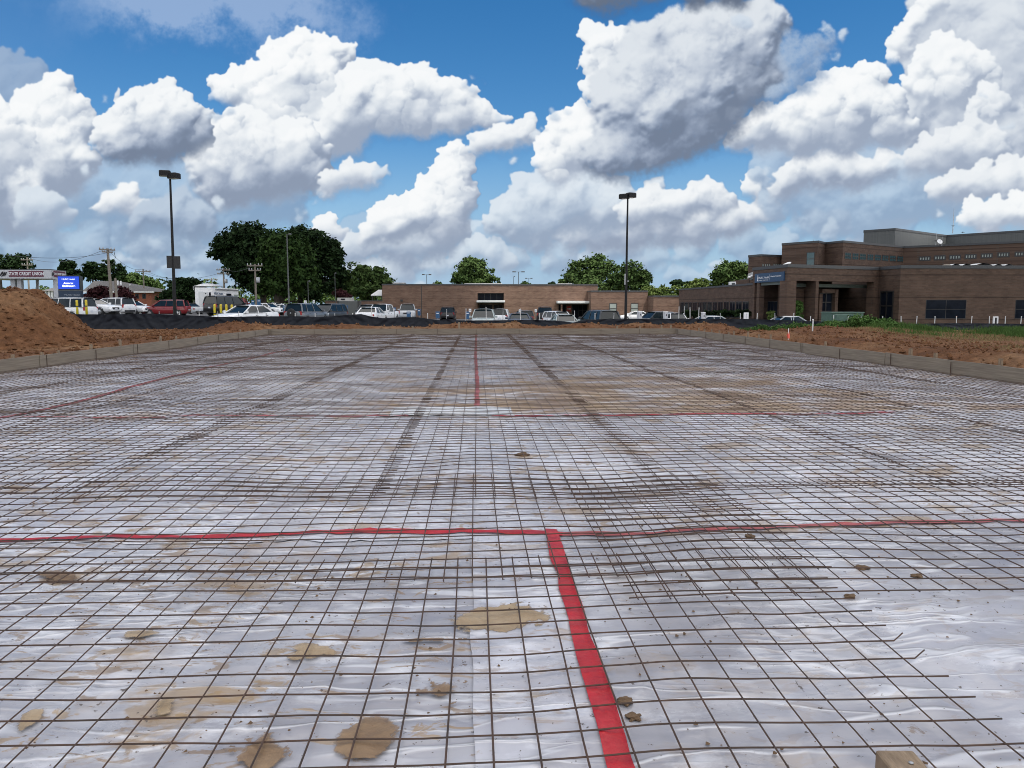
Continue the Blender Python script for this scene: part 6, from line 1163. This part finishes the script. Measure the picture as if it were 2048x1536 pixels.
def wire_run(a, c, sag, label, r=.022):
    P = [a + (c - a) * (k / 16) - Vector((0, 0, sag * 4 * (k / 16) * (1 - k / 16))) for k in range(17)]; o = MB().tube(P, r, 4).build('overhead_wire', MT['black']); tag(o, label, 'power line', 'overhead wires')
wire_run(u2, u1, 1.2, 'overhead wire from the bank porch to the double utility pole'); wire_run(u1, u3, .9, 'overhead wire from the double utility pole to the thin pole by the brick house'); wire_run(u5, u4, .7, 'overhead wire running into the dark trees'); wire_run(u3, u7, .8, 'overhead wire passing behind the left lamp post'); wire_run(u1 + Vector((0, 0, -.5)), at(-60, 500, 60), .6, 'overhead wire leaving the picture at the left', .018); wire_run(u3 + Vector((0, 0, -.6)), u5 + Vector((0, 0, -.6)), 1.1, 'overhead wire low behind the left lamp post and the trailer', .02)

# ---- small signs, boxes
def parking_sign(px, py0, py1, w, Y, label, m='p_blue'):
    x = xat(px, Y); o = empty('parking_sign', (x, Y, 0), 0, label, 'sign', 'small blue signs in the car park'); z1_, z0_ = zat(py0, Y, px), zat(py1, Y, px); hw = w * Y / FPX / 2; MB().box(-hw, hw, -.03, .0, z0_, z1_, bev=.01).build('panel', MT[m], o); MB().tube([(0, .03, G(x, Y) - .2), (0, .03, z1_ - .05)], .035, 6).build('post', MT['galv'], o); b = MB(); b.box(-hw * .6, hw * .6, -.036, -.031, z0_ + (z1_ - z0_) * .68, z0_ + (z1_ - z0_) * .80); b.build('white_bar', MT['letters'], o)
for px, a, c, w, Y, lab in ((692, 611, 628, 8, 104, 'blue sign before the grey plant enclosure'), (789, 615, 627, 6, 100, 'blue sign between the white and the silver pickup truck'), (817, 623, 634, 8, 90, 'blue sign just before the silver pickup truck'), (838, 618, 631, 6, 100, 'blue sign right of the silver pickup truck'), (875, 623, 637, 8, 95, 'blue sign left of the black suv'), (935, 623, 638, 8, 92, 'blue sign left of the greenish grey suv'), (506, 600, 610, 6, 80, 'small blue sign before the utility pole in the trees'), (518, 599, 610, 7, 82, 'blue sign right of the utility pole in the trees'), (569.5, 611, 623, 8, 78, 'blue sign beside the distant white cars')): parking_sign(px, a, c, w, Y, lab)
def white_sign(px, py0, py1, w, Y, label):
    x = xat(px, Y); o = empty('small_sign', (x, Y, 0), 0, label, 'sign', 'small white signs in the car park'); z1_, z0_ = zat(py0, Y, px), zat(py1, Y, px); hw = w * Y / FPX / 2; MB().box(-hw, hw, -.03, .0, z0_, z1_, bev=.01).build('panel', MT['white'], o); MB().tube([(0, .03, G(x, Y) - .2), (0, .03, z1_ - .05)], .03, 6).build('post', MT['galv'], o); b = MB(); b.box(-hw * .5, hw * .5, -.036, -.031, z0_ + (z1_ - z0_) * .3, z0_ + (z1_ - z0_) * .6); b.build('faded_print', MT['dim_letters'], o)
for px, a, c, w, Y, lab in ((940, 617.5, 624, 5, 90, 'small white sign above the blue sign by the greenish grey suv'), (1040, 618.5, 624.5, 4.5, 84, 'small white sign above the dark blue sedan'), (1071.5, 618.5, 624.5, 4.5, 88, 'small white sign left of the black pickup truck'), (611, 601, 607, 5, 110, 'small white sign under the dark trees'), (628, 600, 606, 4, 112, 'smaller white sign right of another under the dark trees')): white_sign(px, a, c, w, Y, lab)
def box_post(px, py0, py1, w, Y, label):
    x = xat(px, Y); o = empty('utility_box', (x, Y, 0), .4, label, 'utility box', 'pale boxes behind the fence'); z1_ = zat(py0, Y, px); z0_ = zat(py1, Y, px) - .4; hw = w * Y / FPX / 2; MB().box(-hw, hw, -hw * .7, hw * .7, z0_, z1_ - .05, bev=.02).build('housing', MT['light_grey'], o); MB().box(-hw - .01, hw + .01, -hw * .72, hw * .72, z1_ - .05, z1_, bev=.015).build('cap', MT['white'], o); MB().tube([(0, 0, G(x, Y) - .3), (0, 0, z0_ + .02)], .06, 6).build('stand', MT['galv'], o); b = MB(); b.box(-hw * .2, hw * .2, -hw * .7 - .01, -hw * .7, z1_ - .3, z1_ - .18); b.build('latch', MT['black'], o)
box_post(1279.5, 622, 637, 9, 52, 'grey utility box in front of the white coupe'); box_post(1331.5, 623, 638, 9, 52, 'grey utility box left of the white suv by the hospital wing'); box_post(1407, 624.5, 638, 8, 50, 'white utility box before the windows of the hospital wing')
x = xat(1493, 50); o = empty('notice_board', (x, 50, 0), 0, 'white square board with a dark line, left of the hospital porch', 'sign'); hw = .165; MB().box(-hw, hw, -.02, .02, zat(638.5, 50, 1493), zat(625, 50, 1493), bev=.01).build('panel', MT['white'], o); MB().box(-.012, .012, -.03, -.021, zat(637, 50, 1493), zat(627, 50, 1493)).build('dark_line', MT['dim_letters'], o); MB().tube([(0, .04, -.4), (0, .04, zat(626, 50, 1493))], .025, 6).build('post', MT['galv'], o)
x = xat(1993, 46); o = empty('site_marker', (x, 46, 0), 0, 'white upright marker frame with a dark centre at the far right', 'marker'); z1_, z0_ = zat(633, 46, 1993), zat(647, 46, 1993) - .25; b = MB()
for s in (-1, 1): b.box(s * .11 - .035, s * .11 + .035, -.05, .05, z0_, z1_ - .07)
b.box(-.146, .146, -.05, .05, z1_ - .068, z1_, bev=.01); b.build('frame', MT['white'], o); MB().box(-.07, .07, .0, .03, z0_, z1_ - .075).build('centre_plate', MT['black'], o)

# ---- green electrical cabinet
Y = 53; x0, x1 = xat(1665, Y), xat(1731, Y); zt, zb = zat(624, Y, 1700), zat(652, Y, 1700) - .2; o = empty('transformer_cabinet', (x0, Y, zb), R(4), 'green electrical transformer cabinet behind the weeds', 'transformer'); w = x1 - x0; h = zt - zb
MB().box(0, w, 0, 1.5, .1, h - .06, bev=.04).build('tank', MT['green_box'], o); MB().box(-.04, w + .04, -.06, 1.55, h - .06, h, bev=.03).build('lid', MT['green_box'], o); MB().box(.04, w * .44, -.5, .0, .1, h - .16, bev=.03).build('door', MT['green_box'], o); MB().box(w * .46, w * .70, -.5, .0, .1, h - .18, bev=.03).build('door', MT['green_box'], o); MB().box(-.1, w + .1, -.6, 1.6, -.2, .1).build('concrete_pad', MT['concrete'], o); b = MB(); b.box(w * .36, w * .40, -.53, -.5, h * .45, h * .55); b.build('handle', MT['galv'], o); b = MB(); b.box(w * .80, w * .95, -.012, .0, h * .5, h * .72); b.build('label_plate', MT['pale'], o)
# ---- marker flag and pipe
x = xat(1579, 27); zg_ = float(soil_h(np.array([x]), np.array([27.]))[0]); o = empty('marker_flag', (x, 27, zg_), 0, 'pink orange marker flag on a stick in the red soil', 'flag'); MB().tube([(0, 0, -.1), (0, 0, .42)], .012, 6).build('stick', MT['white'], o); b = MB(); b.add([(0, 0, .32), (-.05, .02, .16), (-.03, -.03, .05), (.05, -.02, .06), (.06, .02, .17), (.02, 0, .33)], [(0, 1, 2, 3), (0, 3, 4, 5), (5, 4, 3, 2, 1, 0)]); b.build('cloth', MT['orange'], o)
x = xat(1627, 33); zg_ = float(soil_h(np.array([x]), np.array([33.]))[0]); o = empty('white_pipe', (x, 33, zg_), 0, 'thin white pipe stub standing in front of the weeds', 'pipe'); MB().tube([(0, 0, -.1), (.01, 0, .5)], .028, 8).build('tube', MT['pale'], o); MB().lathe([(.034, .46), (.034, .52), (.02, .525)], 8).build('cap', MT['white'], o)


# ================================================================ trees and plants
def leaf_cloud(blobs, n, size, rg, clump=.17, shell=.55, per=26, flat=.6):
    """leaf sized faces gathered in clumps through the volume of a crown; blobs: (x, y, z, rx, ry, rz)"""
    B = np.array(blobs, float); wgt = B[:, 3] * B[:, 5] + .2; wgt /= wgt.sum(); nc = max(8, n // per)
    bi = rg.choice(len(B), nc, p=wgt); d = rg.normal(size=(nc, 3)); d /= np.linalg.norm(d, axis=1)[:, None]; d[:, 2] = np.where((d[:, 2] < -.35) & (rg.random(nc) < .6), -d[:, 2], d[:, 2])
    q = shell + (1 - shell) * rg.random(nc)**.6; q *= 1 + .14 * rg.normal(size=nc); C_ = B[bi, :3] + d * B[bi, 3:6] * q[:, None]
    ci = rg.integers(0, nc, n); s = B[bi[ci], 3:6].mean(1) * clump * rg.uniform(.55, 1.35, nc)[ci]; P = C_[ci] + rg.normal(size=(n, 3)) * s[:, None] * np.array([1, 1, .62])
    nn = rg.normal(size=(n, 3)) * .8 + (P - B[bi[ci], :3]) / B[bi[ci], 3:6] * .6 + np.array([0, 0, flat]); nn /= np.linalg.norm(nn, axis=1)[:, None]
    t = np.cross(nn, rg.normal(size=(n, 3))); t /= np.linalg.norm(t, axis=1)[:, None]; u = np.cross(nn, t); k = (size * rg.uniform(.55, 1.35, n))[:, None]
    V = np.stack([P + t * k * .5, P + u * k * .32 + nn * k * .06, P - t * k * .5, P - u * k * .32 + nn * k * .06], 1).reshape(-1, 3); return V, np.arange(4 * n).reshape(-1, 4)
def tree(name, label, px, Y, blobs, n, size, m, seed, cat='tree', group=None, trunk_px=None, trunk_r=.28, shell=.5, clump=.17, base=None, parts=('crown', 'trunk')):
    """blobs: (px, py, rx px, ry px) of the crown's masses as seen from the camera, at depth Y"""
    rg = np.random.default_rng(seed); k = Y / FPX; tx = xat(px if trunk_px is None else trunk_px, Y); zb = (G(tx, Y) if base is None else base) - .1; W_ = []
    for i, (bx, by, rx, ry) in enumerate(blobs):
        r = rx * k; W_.append((xat(bx, Y) - tx, rg.uniform(-.5, .5) * r, zat(by, Y, bx) - zb, r * .92, r * .95, ry * k * .92))
    o = empty(name, (tx, Y, zb), 0, label, cat, group); V, F_ = leaf_cloud(W_, n, size, rg, clump, shell); np_mesh(parts[0], V, F_, m, o)
    low = min(b[2] - b[5] * .5 for b in W_); b = MB(); top = max(low + .5, np.mean([w[2] for w in W_])); lean = rg.uniform(-.3, .3)
    b.tube([(0, 0, -.3), (lean * .3, 0, top * .3), (lean, 0, top * .7), (lean * 1.2, 0, top)], [trunk_r * 1.35, trunk_r, trunk_r * .75, trunk_r * .35], 9)
    for w in W_[:14]:
        z0 = top * rg.uniform(.35, .7); e = Vector((w[0], w[1], w[2])); a = Vector((lean * .8, 0, z0)); mid_ = a.lerp(e, .5) + Vector((0, 0, -.08 * (e - a).length)); b.tube([a, mid_, e], [trunk_r * .45, trunk_r * .28, trunk_r * .08], 6)
    b.build(parts[1], MT['bark'], o); return o
TG = 'trees beyond the car park'; LD, LG, LL, LR = MT['leaf_dark'], MT['leaf'], MT['leaf_light'], MT['leaf_red']
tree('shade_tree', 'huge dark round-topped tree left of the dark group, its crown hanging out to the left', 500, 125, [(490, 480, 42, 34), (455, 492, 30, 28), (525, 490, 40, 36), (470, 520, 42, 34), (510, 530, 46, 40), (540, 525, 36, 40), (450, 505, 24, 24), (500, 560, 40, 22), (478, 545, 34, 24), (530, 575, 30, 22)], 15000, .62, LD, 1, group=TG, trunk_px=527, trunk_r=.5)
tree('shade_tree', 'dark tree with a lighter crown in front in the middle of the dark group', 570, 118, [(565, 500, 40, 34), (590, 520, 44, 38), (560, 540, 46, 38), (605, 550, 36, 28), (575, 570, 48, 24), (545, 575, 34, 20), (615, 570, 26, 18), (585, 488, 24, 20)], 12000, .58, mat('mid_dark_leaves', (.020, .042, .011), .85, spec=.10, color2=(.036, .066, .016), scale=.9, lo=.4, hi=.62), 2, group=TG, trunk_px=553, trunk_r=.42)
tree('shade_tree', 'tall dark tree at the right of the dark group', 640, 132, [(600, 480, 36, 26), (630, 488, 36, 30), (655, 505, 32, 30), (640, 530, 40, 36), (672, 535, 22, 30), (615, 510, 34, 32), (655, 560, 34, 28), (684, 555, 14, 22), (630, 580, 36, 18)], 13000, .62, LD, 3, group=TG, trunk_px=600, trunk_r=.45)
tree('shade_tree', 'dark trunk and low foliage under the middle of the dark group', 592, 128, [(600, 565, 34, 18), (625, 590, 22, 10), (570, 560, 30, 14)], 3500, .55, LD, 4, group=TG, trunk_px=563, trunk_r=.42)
tree('broadleaf_tree', 'bright green broad tree between the dark group and the brick building', 735, 135, [(715, 560, 34, 28), (745, 555, 32, 24), (770, 568, 18, 18), (700, 585, 30, 20), (740, 585, 36, 20), (725, 540, 20, 12), (758, 575, 22, 18), (690, 565, 20, 24)], 9000, .60, LG, 5, group=TG, trunk_r=.32)
tree('broadleaf_tree', 'single round green tree above the roof of the brick building', 950, 168, [(945, 538, 30, 22), (925, 552, 20, 18), (968, 552, 20, 18), (985, 563, 16, 10), (912, 566, 14, 10), (950, 560, 34, 18), (940, 525, 16, 12)], 7500, .62, LG, 6, group=TG, trunk_r=.35)
tree('broadleaf_tree', 'broad lumpy tree above the second entrance of the brick building', 1185, 160, [(1165, 540, 30, 24), (1195, 530, 32, 20), (1150, 558, 30, 20), (1215, 548, 26, 24), (1190, 560, 40, 22), (1130, 566, 16, 10), (1180, 575, 50, 16)], 9000, .62, LG, 7, group=TG, trunk_r=.4)
tree('broadleaf_tree', 'darker ragged tree behind the right lamp post', 1262, 155, [(1262, 548, 26, 24), (1245, 560, 26, 22), (1280, 560, 20, 22), (1265, 575, 34, 18), (1235, 570, 22, 20), (1290, 575, 10, 12)], 7500, .60, mat('ragged_leaves', (.036, .066, .02), .85, spec=.10, color2=(.060, .095, .028), scale=.7, lo=.4, hi=.62), 8, group=TG, trunk_r=.35)
tree('broadleaf_tree', 'tall round tree against the left end of the hospital', 1463, 140, [(1463, 543, 32, 24), (1440, 555, 20, 20), (1487, 550, 20, 24), (1460, 560, 36, 18), (1435, 568, 14, 10)], 7000, .55, LG, 9, group=TG, trunk_r=.35)
tree('broadleaf_tree', 'low olive tree left of the tall tree by the hospital', 1408, 150, [(1405, 566, 18, 10), (1388, 572, 20, 9), (1420, 570, 14, 9)], 2500, .5, LL, 10, group=TG, trunk_r=.2)
tree('broadleaf_tree', 'small dark tree above the yellowish hedge by the hospital', 1360, 165, [(1352, 568, 12, 8), (1372, 570, 14, 7)], 1800, .55, LD, 11, group=TG, trunk_r=.22)
tree('hedge', 'yellowish green hedge over the low right end of the brick building', 1330, 150, [(1300, 583, 20, 10), (1325, 582, 22, 11), (1350, 582, 20, 10), (1378, 582, 18, 9), (1312, 592, 22, 8), (1345, 592, 22, 8)], 4500, .42, LL, 12, cat='hedge', trunk_r=.15, parts=('foliage', 'stem'))
for i, (px, py, rx, ry, Y, lab, m) in enumerate([(875, 569, 9, 5, 180, 'tiny tree top just over the roof left of the single round tree', LG), (1052, 568, 10, 5, 185, 'tiny tree top by the low street lamp over the roof', LG), (1104, 569, 7, 5, 180, 'tiny dark tree top left of the cream roof unit', LD)]): tree('broadleaf_tree', lab, px, Y, [(px, py, rx, ry), (px + rx * .5, py + 3, rx * .7, ry * .8)], 900, .5, m, 20 + i, group=TG, trunk_r=.2)
# left hand side: pines and woods
for i, (px, Y, bl, lab, m, n) in enumerate([
    (5, 150, [(2, 520, 12, 14), (-10, 535, 16, 14), (10, 540, 12, 10)], 'pine at the left edge of the picture', LD, 3000), (38, 150, [(40, 518, 18, 11), (30, 532, 18, 12), (52, 532, 14, 10), (38, 545, 18, 8)], 'flat topped pine above the bank porch', LD, 4000),
    (142, 160, [(142, 530, 15, 9), (134, 540, 14, 9), (150, 545, 14, 10), (160, 555, 10, 10)], 'flat topped pine above the lit blue sign', LD, 3500), (190, 160, [(188, 535, 13, 12), (180, 548, 12, 14), (198, 552, 16, 14)], 'pine left of the double utility pole', LD, 3500),
    (228, 162, [(222, 532, 14, 12), (238, 540, 14, 12), (212, 548, 16, 14), (244, 555, 12, 12), (226, 560, 18, 12)], 'pine right behind the double utility pole', LD, 4200), (275, 165, [(265, 560, 22, 14), (290, 566, 22, 12), (310, 575, 16, 12), (255, 572, 20, 12)], 'rounded mid green trees behind the brick house roof', LG, 4500)]): tree('pine_tree' if 'pine' in lab else 'broadleaf_tree', lab, px, Y, bl, n, .55, m, 30 + i, group='trees on the left behind the houses', trunk_r=.25)
tree('broadleaf_tree', 'dark bushy tree right of the left lamp post, beside the white trailer', 372, 125, [(360, 572, 24, 16), (382, 568, 22, 12), (350, 590, 24, 18), (378, 592, 24, 18), (398, 575, 12, 8)], 6000, .5, LD, 40, group='trees on the left behind the houses', trunk_r=.25)
tree('broadleaf_tree', 'dark bush between the red suv and the white trailer', 335, 120, [(328, 600, 14, 12), (340, 590, 14, 12)], 2200, .42, LD, 41, group='trees on the left behind the houses', trunk_r=.14)
tree('red_leaf_shrub', 'red leaved shrub before the brick house, left of the double utility pole', 200, 112, [(190, 588, 16, 9), (205, 582, 16, 9), (180, 597, 16, 8), (212, 594, 14, 9)], 3800, .36, LR, 42, cat='shrub', group='red leaved shrubs', trunk_r=.1, parts=('foliage', 'stem'))
tree('red_leaf_shrub', 'red leaved shrub before the brick house, right of the double utility pole', 250, 112, [(243, 585, 12, 11), (255, 590, 12, 11), (238, 597, 12, 7), (258, 598, 12, 8)], 3400, .36, LR, 43, cat='shrub', group='red leaved shrubs', trunk_r=.1, parts=('foliage', 'stem'))
tree('red_leaf_shrub', 'dark red shrub above the low brick wall right of the dark trees', 684, 122, [(682, 588, 14, 8), (692, 594, 12, 7)], 2000, .36, LR, 44, cat='shrub', group='red leaved shrubs', trunk_r=.1, parts=('foliage', 'stem'))
# shrubs at the hospital
tree('column_shrub', 'tall rounded green shrub against the hospital porch', 1597, 70.0, [(1597, 610, 10, 8), (1597, 622, 11, 10), (1596, 634, 11, 8)], 2600, .16, MT['weed'], 50, cat='shrub', group='hospital shrubs', trunk_r=.08, parts=('foliage', 'stem'))
tree('round_shrub', 'small pale round shrub left of the tall hospital shrub', 1544, 71, [(1544, 627, 8, 6), (1542, 634, 8, 6)], 1200, .15, LL, 51, cat='shrub', group='hospital shrubs', trunk_r=.06, parts=('foliage', 'stem'))
for i, px in enumerate((1385, 1422, 1455, 1487)): tree('low_hedge', ['dark low hedge at the far end of the hospital wing', 'dark low hedge, second from the far end of the hospital wing', 'dark low hedge, third from the far end of the hospital wing', 'dark low hedge at the near end of the hospital wing'][i], px, 96 - i * 5.5, [(px - 9, 626, 10, 6), (px + 8, 627, 11, 6), (px, 632, 16, 6)], 1500, .24, LD, 55 + i, cat='hedge', group='hospital hedges', trunk_r=.06, parts=('foliage', 'stem'))
# a far wood closing the horizon
rg = np.random.default_rng(77); bl = []
for i in range(150):
    x = rg.uniform(-330, 300); Y = rg.uniform(290, 380); h = rg.uniform(5, 9) + (6 * math.exp(-((x + 95) / 40)**2)); bl.append((x, Y, h * .45, rg.uniform(7, 12), 6, h * .6))
V, F_ = leaf_cloud(bl, 36000, 1.7, rg, .2, .5, 20); tag(np_mesh('distant_woods', V, F_, LG), kind='stuff')

# weeds, grass
def weed_patch(label, px, py, Y, wpx, hpx, n, size, seed, m=None):
    rg = np.random.default_rng(seed); k = Y / FPX; x = xat(px, Y); zb = float(soil_h(np.array([x]), np.array([float(Y)]))[0]); W_ = wpx * k / 2; h = zat(py, Y, px) - zb; bl = []
    for i in range(9): u = rg.uniform(-1, 1); bl.append((u * W_ * .75, rg.uniform(-.5, .5) * W_ * .5, h * rg.uniform(.25, .62) * (1 - .5 * u * u), W_ * .32, W_ * .3, h * .36 * (1 - .4 * u * u)))
    o = empty('weed_clump', (x, Y, zb), 0, label, 'weeds', 'weeds along the fence'); V, F_ = leaf_cloud(bl, n, size, rg, .25, .35, 14, .9); V[:, 2] = np.maximum(V[:, 2], -.05); np_mesh('foliage', V, F_, m or MT['weed'], o); b = MB()
    for i in range(12):
        e = Vector((rg.uniform(-1, 1) * W_ * .8, rg.uniform(-.4, .4) * W_, h * rg.uniform(.5, 1.0))); b.tube([(e.x * .5, e.y * .5, -.05), (e.x * .8, e.y * .8, e.z * .6), e], [.012, .009, .004], 4)
    b.build('stem', MT['weed'], o)
weed_patch('tall leafy weed clump right of the green transformer cabinet', 1738, 628, 41, 120, 40, 6200, .12, 1); weed_patch('leafy weeds before the green transformer cabinet', 1680, 640, 41.5, 110, 26, 3800, .105, 2); weed_patch('low dark weeds against the black fence left of the transformer cabinet', 1600, 644, 42, 120, 20, 3000, .095, 3); weed_patch('sparse weeds at the left end of the weedy bank', 1530, 650, 42.4, 80, 14, 1300, .085, 4); weed_patch('weeds running down the bank right of the tall weed clump', 1775, 643, 39.5, 60, 20, 2000, .09, 5)
def grass(n, seed, xr, yr, hmin, hmax, dens, m):
    rg = np.random.default_rng(seed); x = rg.uniform(*xr, n); y = rg.uniform(*yr, n); keep = dens(x, y) > rg.random(n); x, y = x[keep], y[keep]; n = len(x); z = soil_h(x, y) - .01; h = rg.uniform(hmin, hmax, n) * (.6 + .8 * np.clip(dens(x, y), 0, 1)); a = rg.uniform(0, 2 * pi, n); w = .010 + .012 * rg.random(n); lx, ly = rg.normal(0, .35, (2, n)) * h
    P = lambda dx, dy, dz: np.stack([x + dx, y + dy, z + dz], 1); c, s = np.cos(a) * w, np.sin(a) * w
    V = np.stack([P(-c, -s, 0), P(c, s, 0), P(lx * .5 + c * .7, ly * .5 + s * .7, h * .6), P(lx, ly, h), P(lx * .5 - c * .7, ly * .5 - s * .7, h * .6)], 1).reshape(-1, 3); return V, np.arange(5 * n).reshape(-1, 5)
gm = mat('grass_blades', (.045, .095, .020), .8, color2=(.085, .15, .034), scale=.7, spec=.2)
def dens(x, y):
    n = fbm2(x * .22, y * .22, 4, 101); bank = np.clip((y - 32.5 + .25 * (x - 22)) / 4, 0, 1) * np.clip((x - 19.5) / 2, 0, 1)
    return np.clip(bank * (.80 + 2.0 * n) - .05, 0, 1) * np.where((x - 22.6)**2 + (y - 38)**2 < 3, .15, 1)
V, F_ = grass(170000, 3, (17, 45), (28, 43.2), .12, .42, dens, gm); tag(np_mesh('grass', V, F_, gm), kind='stuff')
dm = mat('dry_grass', (.16, .125, .055), .8, color2=(.24, .19, .09), scale=.7, spec=.1)
def dens2(x, y): return np.clip(np.clip((x - 15.5) / 3, 0, 1) * np.clip((y - 20) / 5, 0, 1) * (.45 + 1.1 * fbm2(x * .3, y * .3, 4, 111)) * (1 - .8 * dens(x, y)), 0, .8)
V, F_ = grass(60000, 4, (15, 40), (20, 42), .03, .10, dens2, dm); tag(np_mesh('dry_grass', V, F_, dm), kind='stuff')
def dens3(x, y): return np.clip(.35 + 1.2 * fbm2(x * .5, y * .5, 3, 121), 0, 1) * np.exp(-((y - 43.2) / .5)**2) * np.clip((x - 4) / 8, 0, 1)
V, F_ = grass(26000, 6, (2, 20), (42, 43.5), .06, .22, dens3, gm); tag(np_mesh('grass', V, F_, gm), kind='stuff')
